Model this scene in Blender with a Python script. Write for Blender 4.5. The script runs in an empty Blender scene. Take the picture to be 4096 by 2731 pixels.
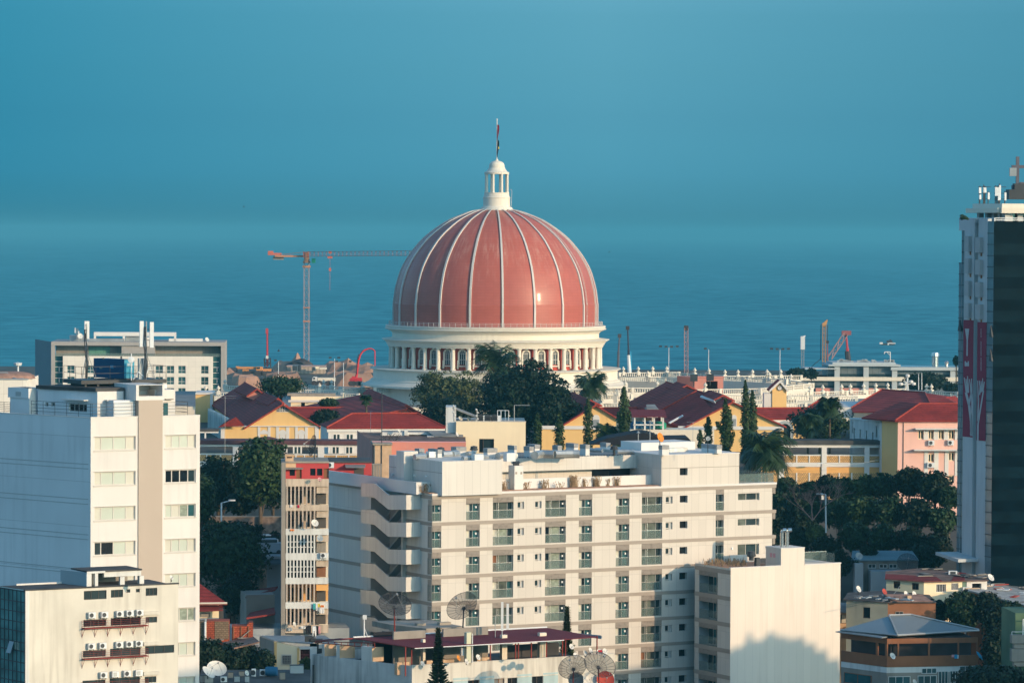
import bpy,bmesh,math,random
import numpy as np
from mathutils import Vector,Matrix,Euler
sc=bpy.context.scene
COL=sc.collection
R=math.radians
# ------------------------------------------------------------------ camera
FPX,CX,CY,CAMZ,HORIZ=14800.0,2048.0,1365.5,62.0,930.0
PITCH=math.atan((CY - HORIZ) / FPX)
ROT=Matrix.Rotation(math.pi/2 - PITCH,3,'X') @ Matrix.Rotation(0.0052,3,'Z')
cam_d=bpy.data.cameras.new('camera'); cam=bpy.data.objects.new('camera',cam_d); COL.objects.link(cam)
cam.location=(0,0,CAMZ); cam.rotation_euler=ROT.to_euler()
cam_d.sensor_width=36; cam_d.lens=36 * FPX / 4096
cam_d.clip_start=1; cam_d.clip_end=200000
sc.camera=cam
# ------------------------------------------------------------------ light
SUN_AZ,SUN_EL=R(51),R(12.5)
SD=Vector((math.sin(SUN_AZ)*math.cos(SUN_EL),-math.cos(SUN_AZ)*math.cos(SUN_EL),math.sin(SUN_EL)))
w=bpy.data.worlds.new('World'); sc.world=w; w.use_nodes=True
nt=w.node_tree; nt.nodes.clear()
o=nt.nodes.new('ShaderNodeOutputWorld'); bg=nt.nodes.new('ShaderNodeBackground')
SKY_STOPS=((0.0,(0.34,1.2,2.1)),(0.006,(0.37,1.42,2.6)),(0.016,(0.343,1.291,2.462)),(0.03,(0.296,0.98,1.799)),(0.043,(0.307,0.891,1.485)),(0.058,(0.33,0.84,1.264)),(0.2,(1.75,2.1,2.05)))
sky=nt.nodes.new('ShaderNodeTexSky'); sky.sky_type='NISHITA'; sky.sun_disc=False
sky.sun_elevation=SUN_EL; sky.sun_rotation=math.pi - SUN_AZ
sky.altitude=50; sky.air_density=1.0; sky.dust_density=1.5; sky.ozone_density=3.0
tint=nt.nodes.new('ShaderNodeMix'); tint.data_type='RGBA'; tint.blend_type='MULTIPLY'
# the air colours the low sky teal, the upper sky stays paler; lens vignetting is put into its colour, darker to the left and right of view
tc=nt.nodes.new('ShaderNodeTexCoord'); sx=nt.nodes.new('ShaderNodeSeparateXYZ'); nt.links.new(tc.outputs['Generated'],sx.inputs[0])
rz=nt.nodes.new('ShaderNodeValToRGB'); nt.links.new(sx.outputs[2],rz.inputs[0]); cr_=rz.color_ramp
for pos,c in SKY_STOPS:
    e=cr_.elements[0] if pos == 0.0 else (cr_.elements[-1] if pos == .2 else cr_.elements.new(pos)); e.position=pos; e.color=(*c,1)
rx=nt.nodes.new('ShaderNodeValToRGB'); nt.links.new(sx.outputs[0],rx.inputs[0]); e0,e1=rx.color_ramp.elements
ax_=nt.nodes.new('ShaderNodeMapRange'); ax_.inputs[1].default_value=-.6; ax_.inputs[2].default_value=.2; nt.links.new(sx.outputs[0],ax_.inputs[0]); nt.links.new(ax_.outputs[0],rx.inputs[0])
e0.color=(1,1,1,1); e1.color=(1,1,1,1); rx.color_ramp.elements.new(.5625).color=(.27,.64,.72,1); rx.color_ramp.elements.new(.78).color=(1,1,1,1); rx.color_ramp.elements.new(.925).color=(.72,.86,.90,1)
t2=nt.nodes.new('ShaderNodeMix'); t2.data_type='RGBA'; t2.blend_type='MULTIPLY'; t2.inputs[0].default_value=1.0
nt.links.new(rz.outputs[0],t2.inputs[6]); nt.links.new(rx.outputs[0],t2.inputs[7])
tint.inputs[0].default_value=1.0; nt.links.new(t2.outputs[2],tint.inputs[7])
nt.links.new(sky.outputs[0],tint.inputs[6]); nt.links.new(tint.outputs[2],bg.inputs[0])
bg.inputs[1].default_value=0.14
nt.links.new(bg.outputs[0],o.inputs[0])
sl=bpy.data.lights.new('sun','SUN'); sl.energy=3.6; sl.angle=R(0.5); sl.color=(1.0,0.70,0.44)
so=bpy.data.objects.new('sun',sl); COL.objects.link(so); so.location=(300,-200,300)
so.rotation_euler=SD.to_track_quat('Z','Y').to_euler()
sc.view_settings.view_transform='Standard'; sc.view_settings.look='None'
sc.view_settings.exposure=0; sc.view_settings.gamma=1
sc.render.engine='CYCLES'
sc.cycles.use_denoising=True
sc.cycles.max_bounces=6; sc.cycles.diffuse_bounces=2; sc.cycles.glossy_bounces=3
sc.cycles.transparent_max_bounces=16; sc.cycles.volume_bounces=0
sc.cycles.sample_clamp_indirect=5
# ------------------------------------------------------------------ picture geometry
def ray(px,py):
    return ROT @ Vector(((px-CX)/FPX,-(py-CY)/FPX,-1))
def P(px,py,D):
    v=ray(px,py); return Vector((0,0,CAMZ)) + v*(D/v.y)
def zhit(px,py,z):
    v=ray(px,py); return Vector((0,0,CAMZ)) + v*((z-CAMZ)/v.z)
def crop(x0,y0,s=2.851):
    return lambda x,y: (x0+x/s,y0+y/s)
cA=crop(0,1250); cB=crop(0,1780); cC=crop(0,2230,2.868); cD=crop(740,1250); cE=crop(740,1730); cF=crop(740,2181)
cG=crop(1500,1650); cH=crop(1500,2181); cI=crop(2260,1280); cJ=crop(2260,1730); cK=crop(2260,2181)
cL=crop(3040,1250); cM=crop(3040,1730); cN=crop(3276,2181)
cT1=crop(3756,640,2.376); cT2=crop(3756,1200,2.376); cT3=crop(3756,1750,2.412); cR=crop(1000,950)
cY=crop(1500,400,2.45); cX=crop(1500,1040,2.352); cW=crop(1540,800,2.6133)
z1=crop(800,1400,3.336); z2=crop(1200,2480,3.618); z3=crop(780,2480,4.523)
class Pl:
    """vertical wall plane; ang = direction of the wall seen from above"""
    def __init__(s,px,py,D,ang):
        p=P(px,py,D); s.a=R(ang); s.o=Vector((p.x,p.y,0))
        s.u=Vector((math.cos(s.a),math.sin(s.a),0)); s.n=Vector((math.sin(s.a),-math.cos(s.a),0))
    def off(s,d):
        q=Pl.__new__(Pl); q.a,q.u,q.n=s.a,s.u,s.n; q.o=s.o + s.n*d; return q
    def turn(s,t,ang,d=0):
        q=Pl.__new__(Pl); q.a=R(ang); q.o=s.pt(t,0,d)
        q.u=Vector((math.cos(q.a),math.sin(q.a),0)); q.n=Vector((math.sin(q.a),-math.cos(q.a),0)); return q
    def hit(s,px,py):
        v=ray(px,py); c=Vector((0,0,CAMZ)); k=(s.o - c).dot(s.n)/v.dot(s.n)
        q=c + v*k; return (q-s.o).dot(s.u),q.z
    def t(s,px,py=1800): return s.hit(px,py)[0]
    def z(s,px,py): return s.hit(px,py)[1]
    def pt(s,t,z,d=0): return s.o + s.u*t + s.n*d + Vector((0,0,z))
    def rect(s,q,x0,y0,x1,y1):
        """corner pixels (crop q) of a rectangle on the wall -> t0,t1,z0,z1"""
        a=s.hit(*q(x0,y0)); b=s.hit(*q(x1,y1)); return a[0],b[0],b[1],a[1]
# ------------------------------------------------------------------ mesh building
class MB:
    def __init__(s): s.v=[]; s.f=[]; s.m=[]
    def add(s,vs,fs,m=0):
        k=len(s.v); s.v.extend([Vector(v) for v in vs]); s.f.extend([[i+k for i in f] for f in fs]); s.m.extend([m]*len(fs)); return s
    def quad(s,a,b,c,d,m=0): return s.add([a,b,c,d],[[0,1,2,3]],m)
    def poly(s,pts,m=0): return s.add(pts,[list(range(len(pts)))],m)
    def hexa(s,p,m=0):
        return s.add(p,[[0,3,2,1],[4,5,6,7],[0,1,5,4],[1,2,6,5],[2,3,7,6],[3,0,4,7]],m)
    def box(s,c,sz,m=0,rot=0.0):
        cr,sr=math.cos(rot),math.sin(rot); x,y,z=sz[0]/2,sz[1]/2,sz[2]/2
        pts=[(-x,-y,-z),(x,-y,-z),(x,y,-z),(-x,y,-z),(-x,-y,z),(x,-y,z),(x,y,z),(-x,y,z)]
        return s.hexa([Vector((c[0]+a*cr-b*sr,c[1]+a*sr+b*cr,c[2]+d)) for a,b,d in pts],m)
    def pb(s,pl,t0,t1,zz0,zz1,d0,d1,m=0):
        """box on wall plane, d outward"""
        if t0 > t1: t0,t1=t1,t0
        if zz0 > zz1: zz0,zz1=zz1,zz0
        if d0 > d1: d0,d1=d1,d0
        return s.hexa([pl.pt(t0,zz0,d1),pl.pt(t1,zz0,d1),pl.pt(t1,zz0,d0),pl.pt(t0,zz0,d0),
                       pl.pt(t0,zz1,d1),pl.pt(t1,zz1,d1),pl.pt(t1,zz1,d0),pl.pt(t0,zz1,d0)],m)
    def prism(s,pts,dv,m=0,m2=None):
        """closed polygon pts swept by dv"""
        n=len(pts); dv=Vector(dv); a=[Vector(p) for p in pts]
        s.add(a + [p+dv for p in a],[[(i+1)%n,i,i+n,(i+1)%n+n] for i in range(n)],m)
        s.add(a,[list(range(n))],m if m2 is None else m2); s.add([p+dv for p in a],[list(range(n))[::-1]],m)
        return s
    def cyl(s,a,b,r0,r1=None,n=8,m=0,cap=True):
        a,b=Vector(a),Vector(b); r1=r0 if r1 is None else r1; ax=(b-a)
        if ax.length < 1e-6: return s
        ax.normalize(); x=ax.orthogonal().normalized(); y=ax.cross(x)
        vs=[a + (x*math.cos(2*math.pi*i/n)+y*math.sin(2*math.pi*i/n))*r0 for i in range(n)] + \
             [b + (x*math.cos(2*math.pi*i/n)+y*math.sin(2*math.pi*i/n))*r1 for i in range(n)]
        fs=[[i,(i+1)%n,(i+1)%n+n,i+n] for i in range(n)]
        if cap: fs+=[list(range(n))[::-1],list(range(n,2*n))]
        return s.add(vs,fs,m)
    def path(s,pts,r,n=5,m=0):
        for a,b in zip(pts[:-1],pts[1:]): s.cyl(a,b,r,r,n,m)
        return s
    def lathe(s,c,prof,n=24,m=0,a0=0.0,a1=2*math.pi,ax=None):
        c=Vector(c); full=abs(a1-a0-2*math.pi) < 1e-5; k=n if full else n+1
        ex,ey,ez=(Vector((1,0,0)),Vector((0,1,0)),Vector((0,0,1)))
        if ax is not None:
            ez=Vector(ax).normalized(); ex=ez.orthogonal().normalized(); ey=ez.cross(ex)
        vs=[]
        for (r,z) in prof:
            for i in range(k):
                a=a0+(a1-a0)*i/n; vs.append(c + ex*(r*math.cos(a)) + ey*(r*math.sin(a)) + ez*z)
        fs=[]
        for j in range(len(prof)-1):
            for i in range(n if full else n):
                i2=(i+1) % k
                fs.append([j*k+i,j*k+i2,(j+1)*k+i2,(j+1)*k+i])
        return s.add(vs,fs,m)
    def truss(s,a,b,w,step,r,m=0,up=Vector((0,0,1))):
        """square lattice boom from a to b"""
        a,b=Vector(a),Vector(b); ax=(b-a); L=ax.length; ax.normalize()
        x=ax.cross(up); x=ax.orthogonal() if x.length < 1e-3 else x; x.normalize(); y=ax.cross(x)
        cs=[(x+y)*(w/2),(x-y)*(w/2),(-x-y)*(w/2),(-x+y)*(w/2)]
        for c in cs: s.cyl(a+c,b+c,r,r,4,m)
        n=max(1,int(L/step))
        for i in range(n):
            p,q=a+ax*(L*i/n),a+ax*(L*(i+1)/n)
            for j in range(4):
                s.cyl(p+cs[j],q+cs[(j+1)%4],r*.6,r*.6,3,m); s.cyl(p+cs[j],p+cs[(j+1)%4],r*.6,r*.6,3,m)
        return s
def holed(mb,pl,T0,T1,Z0,Z1,holes,rec=0.2,m=0,mr=None,mf=None,d=0.0):
    """wall sheet with rectangular recessed holes [(t0,t1,z0,z1)]; mf(t,z)->material index"""
    mr=m if mr is None else mr
    holes=[(max(a,T0),min(b,T1),max(c,Z0),min(e,Z1)) for a,b,c,e in holes if a < T1 and b > T0 and c < Z1 and e > Z0]
    ts=sorted({T0,T1,*[h[0] for h in holes],*[h[1] for h in holes]}); zs=sorted({Z0,Z1,*[h[2] for h in holes],*[h[3] for h in holes]})
    for j in range(len(zs)-1):
        if zs[j+1]-zs[j] < 1e-4: continue
        zc=(zs[j]+zs[j+1])/2; run=None
        for i in range(len(ts)-1):
            if ts[i+1]-ts[i] < 1e-4: continue
            tc=(ts[i]+ts[i+1])/2
            inside=any(h[0] < tc < h[1] and h[2] < zc < h[3] for h in holes)
            if inside:
                if run is not None: mb.quad(pl.pt(run,zs[j],d),pl.pt(ts[i],zs[j],d),pl.pt(ts[i],zs[j+1],d),pl.pt(run,zs[j+1],d),m); run=None
            elif run is None: run=ts[i]
        if run is not None: mb.quad(pl.pt(run,zs[j],d),pl.pt(T1,zs[j],d),pl.pt(T1,zs[j+1],d),pl.pt(run,zs[j+1],d),m)
    for a,b,c,e in holes:
        r=d-rec
        mb.quad(pl.pt(a,c,d),pl.pt(a,c,r),pl.pt(a,e,r),pl.pt(a,e,d),mr); mb.quad(pl.pt(b,c,d),pl.pt(b,c,r),pl.pt(b,e,r),pl.pt(b,e,d),mr)
        mb.quad(pl.pt(a,c,d),pl.pt(b,c,d),pl.pt(b,c,r),pl.pt(a,c,r),mr); mb.quad(pl.pt(a,e,d),pl.pt(b,e,d),pl.pt(b,e,r),pl.pt(a,e,r),mr)
def prism_body(mb,foot,za,zb,m=0,mtop=0,skip=()):
    """walls over a footprint polygon with the listed edges skipped, plus a top"""
    n=len(foot)
    for i in range(n):
        if i in skip: continue
        a,b=foot[i],foot[(i+1)%n]
        mb.quad((a[0],a[1],za),(b[0],b[1],za),(b[0],b[1],zb),(a[0],a[1],zb),m)
    mb.poly([(p[0],p[1],zb) for p in foot],mtop)
# ------------------------------------------------------------------ objects
ORG={}
def lab(o,label=None,cat=None,group=None,kind=None):
    if label: o['label']=label
    if cat: o['category']=cat
    if group: o['group']=group
    if kind: o['kind']=kind
    return o
def thing(name,label,cat,loc,rotz=0.0,group=None):
    o=bpy.data.objects.new(name,None); COL.objects.link(o); o.location=loc; o.rotation_euler=(0,0,rotz)
    o.empty_display_size=0.5
    ORG[o.name]=Matrix.Translation(Vector(loc)) @ Matrix.Rotation(rotz,4,'Z'); return lab(o,label,cat,group)
def mkmesh(name,mb,mats,M=None):
    me=bpy.data.meshes.new(name); I=M.inverted() if M is not None else None
    me.from_pydata([tuple(I @ v) if I is not None else tuple(v) for v in mb.v],[],mb.f)
    for m in (mats if isinstance(mats,(list,tuple)) else [mats]): me.materials.append(MT(m))
    if any(mb.m): me.polygons.foreach_set('material_index',mb.m)
    me.update(); return me
def part(name,mb,mats,parent,label=None,smooth=False,kind=None):
    M=ORG[parent.name]; me=mkmesh(name,mb,mats,M)
    if smooth: me.polygons.foreach_set('use_smooth',[True]*len(me.polygons))
    o=bpy.data.objects.new(name,me); COL.objects.link(o); o.parent=parent; ORG[o.name]=M
    return lab(o,label,kind=kind)
def parts8(name,mb,mats,parent):
    """one part per box of a mesh made only of boxes"""
    for i in range(len(mb.v)//8):
        b=MB(); b.hexa(mb.v[8*i:8*i+8]); part(name,b,mats,parent)
def solo(name,mb,mats,label=None,cat=None,loc=None,rotz=0.0,group=None,kind=None,smooth=False):
    if loc is None:
        xs=[v.x for v in mb.v]; ys=[v.y for v in mb.v]; loc=(sum(xs)/len(xs),sum(ys)/len(ys),min(v.z for v in mb.v))
    M=Matrix.Translation(Vector(loc)) @ Matrix.Rotation(rotz,4,'Z'); me=mkmesh(name,mb,mats,M)
    if smooth: me.polygons.foreach_set('use_smooth',[True]*len(me.polygons))
    o=bpy.data.objects.new(name,me); COL.objects.link(o); o.location=loc; o.rotation_euler=(0,0,rotz); ORG[o.name]=M
    return lab(o,label,cat,group,kind)
# ------------------------------------------------------------------ materials
MATS={}; SPEC={}
def MT(n):
    if not isinstance(n,str): return n
    if n not in MATS: MATS[n]=make(n,**SPEC[n])
    return MATS[n]
def make(name,c,rough=.85,var=.10,sc_=.35,streak=0.0,metal=0.0,spec=.25,seam=None,tile=None,bump=0.0,alpha=1.0,brick=None,ribs=None,island=0.0,dirt=None,trans=0.0,coat=0):
    m=bpy.data.materials.new(name); m.use_nodes=True; t=m.node_tree; N,L=t.nodes,t.links
    b=N['Principled BSDF']; b.inputs['Roughness'].default_value=rough; b.inputs['Metallic'].default_value=metal
    b.inputs['Specular IOR Level'].default_value=spec
    if coat: b.inputs['Coat Weight'].default_value=coat; b.inputs['Coat Roughness'].default_value=.12
    tc=N.new('ShaderNodeTexCoord'); obj=tc.outputs['Object']
    def noise(scale,vec=None,det=4,stretch=None):
        n=N.new('ShaderNodeTexNoise'); n.inputs['Scale'].default_value=scale; n.inputs['Detail'].default_value=det
        v=vec or obj
        if stretch:
            mp=N.new('ShaderNodeMapping'); mp.inputs['Scale'].default_value=stretch; L.new(v,mp.inputs['Vector']); v=mp.outputs[0]
        L.new(v,n.inputs['Vector']); return n.outputs['Fac']
    def mixc(f,a,bb,blend='MIX'):
        x=N.new('ShaderNodeMix'); x.data_type='RGBA'; x.blend_type=blend
        for i,v in ((0,f),(6,a),(7,bb)):
            if isinstance(v,(int,float)): x.inputs[i].default_value=v
            elif isinstance(v,tuple): x.inputs[i].default_value=(*v[:3],1)
            else: L.new(v,x.inputs[i])
        return x.outputs[2]
    def ramp(f,a,bb):
        x=N.new('ShaderNodeMapRange'); x.inputs[1].default_value=a; x.inputs[2].default_value=bb; L.new(f,x.inputs[0]); return x.outputs[0]
    lo=tuple(max(0,x*(1-var)) for x in c); hi=tuple(min(1,x*(1+var)) for x in c)
    col=mixc(ramp(noise(sc_),.3,.7),lo,hi)
    def comb(sx=1.0,sy=1.0):
        s=N.new('ShaderNodeSeparateXYZ'); L.new(obj,s.inputs[0]); a=N.new('ShaderNodeMath'); a.operation='ADD'
        L.new(s.outputs[0],a.inputs[0]); L.new(s.outputs[1],a.inputs[1]); cb=N.new('ShaderNodeCombineXYZ')
        L.new(a.outputs[0],cb.inputs[0]); L.new(s.outputs[2],cb.inputs[1]); return cb.outputs[0],s
    height=None
    if streak:
        f=ramp(noise(1.0,stretch=(1.6,1.6,.12),det=5),.46,.72); g=ramp(noise(.13,det=2),.35,.65)
        mm=N.new('ShaderNodeMath'); mm.operation='MULTIPLY'; L.new(f,mm.inputs[0]); L.new(g,mm.inputs[1])
        m2=N.new('ShaderNodeMath'); m2.operation='MULTIPLY'; L.new(mm.outputs[0],m2.inputs[0]); m2.inputs[1].default_value=streak
        dc=dirt or tuple(x*.45 for x in c); col=mixc(m2.outputs[0],col,dc)
    if seam:
        v,_=comb(); bt=N.new('ShaderNodeTexBrick'); L.new(v,bt.inputs['Vector']); bt.offset=0
        bt.inputs['Scale'].default_value=1; bt.inputs['Brick Width'].default_value=seam[0]; bt.inputs['Row Height'].default_value=seam[1]
        bt.inputs['Mortar Size'].default_value=seam[2]; bt.inputs['Color1'].default_value=(1,1,1,1); bt.inputs['Color2'].default_value=(.93,.93,.93,1)
        bt.inputs['Mortar'].default_value=(.74,.74,.74,1); col=mixc(1.0,col,bt.outputs['Color'],'MULTIPLY')
    if brick:
        v,_=comb(); bt=N.new('ShaderNodeTexBrick'); L.new(v,bt.inputs['Vector'])
        bt.inputs['Scale'].default_value=1; bt.inputs['Brick Width'].default_value=brick[0]; bt.inputs['Row Height'].default_value=brick[1]
        bt.inputs['Mortar Size'].default_value=brick[2]; bt.inputs['Color1'].default_value=(1,1,1,1); bt.inputs['Color2'].default_value=(.7,.7,.7,1)
        bt.inputs['Mortar'].default_value=(.4,.4,.4,1); col=mixc(1.0,col,bt.outputs['Color'],'MULTIPLY')
    if tile:
        s=N.new('ShaderNodeSeparateXYZ'); L.new(obj,s.inputs[0])
        def saw(outp,freq,p):
            a=N.new('ShaderNodeMath'); a.operation='MULTIPLY'; L.new(outp,a.inputs[0]); a.inputs[1].default_value=freq
            f=N.new('ShaderNodeMath'); f.operation='FRACT'; L.new(a.outputs[0],f.inputs[0]); return ramp(f.outputs[0],p,1.0)
        r1=saw(s.outputs[2],1/tile,.55)
        col=mixc(r1,col,tuple(x*.55 for x in c))
        col=mixc(ramp(noise(2.2,det=6),.5,.75),col,tuple(x*.62 for x in c))
        height=r1
    if ribs:
        v,s=comb(); wv=N.new('ShaderNodeTexWave'); wv.bands_direction='X'; wv.inputs['Scale'].default_value=ribs; L.new(v,wv.inputs['Vector'])
        col=mixc(wv.outputs['Fac'],tuple(x*.8 for x in c),col); height=wv.outputs['Fac']
    if island:
        g=N.new('ShaderNodeNewGeometry'); hs=N.new('ShaderNodeHueSaturation')
        mr=N.new('ShaderNodeMapRange'); mr.inputs[3].default_value=1-island; mr.inputs[4].default_value=1+island
        L.new(g.outputs['Random Per Island'],mr.inputs[0]); L.new(mr.outputs[0],hs.inputs['Value'])
        hs.inputs['Hue'].default_value=.5; L.new(col,hs.inputs['Color']); col=hs.outputs[0]
    L.new(col,b.inputs['Base Color'])
    if bump or height is not None:
        bp=N.new('ShaderNodeBump'); bp.inputs['Strength'].default_value=bump or .4; bp.inputs['Distance'].default_value=.05
        L.new(height if height is not None else noise(3.0,det=6),bp.inputs['Height']); L.new(bp.outputs[0],b.inputs['Normal'])
    if alpha < 1: b.inputs['Alpha'].default_value=alpha
    return m
S=lambda n,*c,**k: SPEC.__setitem__(n,dict(c=c,**k))
S('white_wall',.73,.69,.64,var=.05,sc_=.15,streak=.3)
S('white_plain',.74,.71,.66,var=.03)
S('white_trim',.72,.69,.64,var=.04)
S('tower_side',.74,.76,.76,var=.05,sc_=.2,streak=.25,seam=(60,4.1,.03))
S('beige_strip',.58,.48,.39,var=.05,ribs=3.0,sc_=.2)
S('panel',.68,.625,.545,var=.03,sc_=.15,seam=(1.06,3.2,.018))
S('gable_blank',.80,.72,.62,var=.04,sc_=.12,streak=.25,seam=(1.06,30,.012),dirt=(.55,.45,.34))
S('shabby',.62,.50,.38,var=.12,sc_=.4,streak=.8,dirt=(.2,.15,.11))
S('shabby_fin',.52,.42,.34,var=.15,sc_=.8,streak=.6)
S('panel_blank',.72,.68,.61,var=.05,sc_=.12,streak=.25,seam=(1.06,30,.02))
S('band',.38,.325,.27,var=.05,sc_=.4)
S('louvre',.34,.295,.25,var=.04,tile=.16,bump=.5)
S('frame',.62,.58,.52,var=.03)
S('frame_grey',.45,.46,.45,var=.03)
S('frame_dark',.10,.09,.08,var=.03)
S('blind',.48,.53,.45,rough=.3,var=.05,spec=.5)
S('blind_cream',.53,.52,.44,rough=.4,var=.06,spec=.5)
S('glass',.025,.045,.05,rough=.06,var=.4,sc_=.5,spec=.6)
S('glass_dark',.008,.012,.016,rough=.08,var=.4,sc_=.5,spec=.5)
S('glass_green',.11,.13,.11,rough=.1,var=.5,sc_=.7,spec=.6)
S('glass_teal',.03,.10,.11,rough=.06,var=.35,sc_=.6,spec=.6)
S('glass_rail',.20,.27,.24,rough=.08,var=.1,alpha=.3,spec=.7)
S('curtain',.62,.60,.50,var=.2,sc_=2)
S('lamp_white',.85,.85,.82)
S('roof_grey',.25,.25,.24,var=.25,sc_=.4)
S('roof_dark',.075,.072,.07,var=.35,sc_=.4)
S('gravel_red',.42,.24,.16,var=.3,sc_=1.5)
S('gravel',.4,.37,.32,var=.25,sc_=1.5)
S('metal_white',.72,.74,.73,rough=.45,var=.05)
S('metal_grey',.36,.38,.38,rough=.45,var=.15,metal=.3)
S('metal_dark',.05,.055,.06,rough=.5,var=.2)
S('steel',.62,.62,.60,rough=.25,metal=.9,var=.05)
S('duct',.48,.49,.47,rough=.35,metal=.6,var=.2,sc_=1.5)
S('concrete',.36,.31,.25,var=.15,sc_=.5,streak=.7,dirt=(.09,.08,.07))
S('dirty_cream',.66,.62,.53,var=.09,sc_=.3,streak=.7,dirt=(.30,.26,.21))
S('dirty_white',.70,.70,.66,var=.06,sc_=.3,streak=.6,dirt=(.2,.2,.19))
S('cream',.78,.69,.55,var=.05,sc_=.2,streak=.12)
S('cream_stone',.78,.71,.59,var=.04,sc_=.2,streak=.15)
S('dome_red',.46,.125,.085,rough=.42,var=.06,sc_=.25,spec=.35,coat=.12)
S('wall_red',.46,.07,.045,var=.05)
S('rib_white',.62,.58,.53,rough=.5,var=.05)
S('yellow_wall',.86,.55,.22,var=.05,sc_=.25,streak=.2)
S('yellow_pale',.95,.79,.53,var=.04,sc_=.3,streak=.12)
S('orange_wall',.82,.44,.15,var=.06,sc_=.25)
S('lattice',.80,.48,.20,var=.1,brick=(.34,.24,.035))
S('pink_wall',.88,.52,.42,var=.04,sc_=.25,streak=.18)
S('salmon',.66,.26,.20,var=.07,sc_=.3,streak=.35,dirt=(.5,.32,.26))
S('crimson',.52,.07,.07,var=.06,sc_=.4)
S('crimson_tile',.30,.036,.028,var=.32,sc_=.3,tile=.28,bump=.8)
S('dark_tile',.34,.042,.034,var=.35,sc_=.25,tile=.30,bump=.8)
S('bright_tile',.31,.036,.028,var=.25,sc_=.3,tile=.26,bump=.8)
S('tile_edge',.38,.06,.04,var=.2,sc_=2)
S('maroon',.20,.035,.045,var=.12,sc_=.3,ribs=5.0)
S('red_steel',.25,.045,.035,var=.2)
S('brick_red',.45,.10,.05,var=.15,sc_=.6,brick=(.4,.2,.03))
S('brick_grey',.28,.20,.13,var=.15,sc_=.6,brick=(.4,.2,.03))
S('brown_wall',.27,.12,.06,var=.15,sc_=.4,streak=.4)
S('taupe',.30,.27,.23,var=.1,sc_=.4,streak=.5)
S('metal_roof',.33,.34,.33,rough=.4,var=.12,sc_=.3,ribs=4.0,metal=.2)
S('rust_roof',.20,.12,.09,var=.6,sc_=.8,bump=.8)
S('red_sheet',.26,.04,.035,var=.25,sc_=.6,ribs=4.0)
S('blue_dark',.012,.075,.16,rough=.5,var=.08)
S('blue_sunlit',.03,.30,.44,rough=.5,var=.05)  # generator blue brightened, sunlight painted into the colour
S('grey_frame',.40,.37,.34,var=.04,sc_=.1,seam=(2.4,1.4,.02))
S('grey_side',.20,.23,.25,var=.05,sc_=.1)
S('hotel_cream',.86,.79,.68,var=.03,seam=(2.2,1.6,.02))
S('tower_white',.52,.54,.54,var=.05,sc_=.15,streak=.35)
S('banner',.24,.03,.06,var=.1)
S('banner_mark',.45,.45,.45)
S('tower_glass',.001,.006,.011,rough=.25,var=.5,sc_=.3,spec=.06,seam=(1.5,1.2,.02))
S('tower_glass_light',.16,.21,.23,rough=.08,var=.2,sc_=.5,spec=.6)
S('tower_glass_mid',.002,.010,.016,rough=.25,var=.4,sc_=.4,spec=.08)
S('leaf',.018,.042,.016,rough=.6,var=.3,sc_=.5,island=.45,spec=.25)
S('leaf_dark',.008,.021,.010,rough=.6,var=.3,sc_=.5,island=.4,spec=.25)
S('leaf_light',.07,.10,.03,rough=.6,var=.3,sc_=.5,island=.4,spec=.25)
S('leaf_mid',.030,.058,.018,rough=.6,var=.3,sc_=.5,island=.45,spec=.25)
S('leaf_dry',.30,.20,.11,rough=.8,var=.3,sc_=2,island=.3)
S('leaf_palm',.028,.055,.018,rough=.45,var=.2,sc_=1,island=.3,spec=.4)
S('bark',.12,.09,.06,var=.3,sc_=2)
S('bark_pink',.34,.20,.17,var=.2,sc_=2)
S('stone_wall',.20,.15,.12,var=.5,sc_=1.2,bump=1.0)
S('ground',.10,.085,.065,var=.35,sc_=.08)
S('asphalt',.05,.05,.052,var=.2,sc_=.3)
S('dirt',.40,.22,.14,var=.28,sc_=.06,bump=1.0)
S('rock',.33,.24,.19,var=.4,sc_=.3,bump=1.0)
S('plaza',.38,.33,.28,var=.15,sc_=.05)
S('crane_orange',.55,.24,.12,var=.1)
S('crane_grey',.42,.30,.27,var=.1)
S('crane_yellow',.62,.36,.10,var=.15)
S('crane_red',.50,.05,.06,var=.1)
S('machine_dark',.06,.05,.05,var=.3)
S('red_paint',.60,.04,.05,var=.1)
S('flag_red',.50,.02,.05)
S('flag_black',.02,.02,.02)
S('flag_yellow',.75,.55,.08)
S('orange_dish',.75,.27,.04)
S('red_dish',.45,.07,.05)
S('dish_white',.70,.68,.62,rough=.5,var=.06)
S('dish_grey',.35,.40,.42,rough=.5,var=.06)
S('dish_mesh',.03,.03,.035,rough=.7,spec=.1,alpha=.5)
S('tank_blue',.02,.12,.24,rough=.5)
S('tank_green',.02,.24,.14,rough=.5)
S('cloth_teal',.08,.42,.42); S('cloth_yellow',.7,.55,.08); S('cloth_white',.75,.74,.72); S('cloth_pink',.7,.35,.36); S('cloth_red',.55,.03,.07); S('cloth_orange',.75,.22,.05)
S('tarp_blue',.05,.35,.55)
S('fabric_black',.02,.02,.025)
S('louvre_grey',.40,.40,.39,var=.04,tile=.1,bump=.4)
S('glass_wall',.10,.26,.25,rough=.1,var=.45,sc_=.5,spec=.6)
S('curtain_g',.26,.30,.24,var=.3,sc_=3)
S('hotel_glazing',.14,.34,.27,rough=.15,seam=(2.2,9,.08))
S('roof_maroon',.12,.055,.06,var=.25,sc_=.5)
S('orange_plaster',.62,.42,.26,var=.12,sc_=1.2)
S('band_grey',.42,.42,.41,var=.06)
S('wf_glass',.16,.19,.20,rough=.2,var=.25,sc_=.2,spec=.5,seam=(1.9,3.0,.12))
S('wf_band',.46,.50,.50,var=.06,sc_=.1)
S('pale_blue',.42,.55,.55,var=.08,streak=.3)
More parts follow.
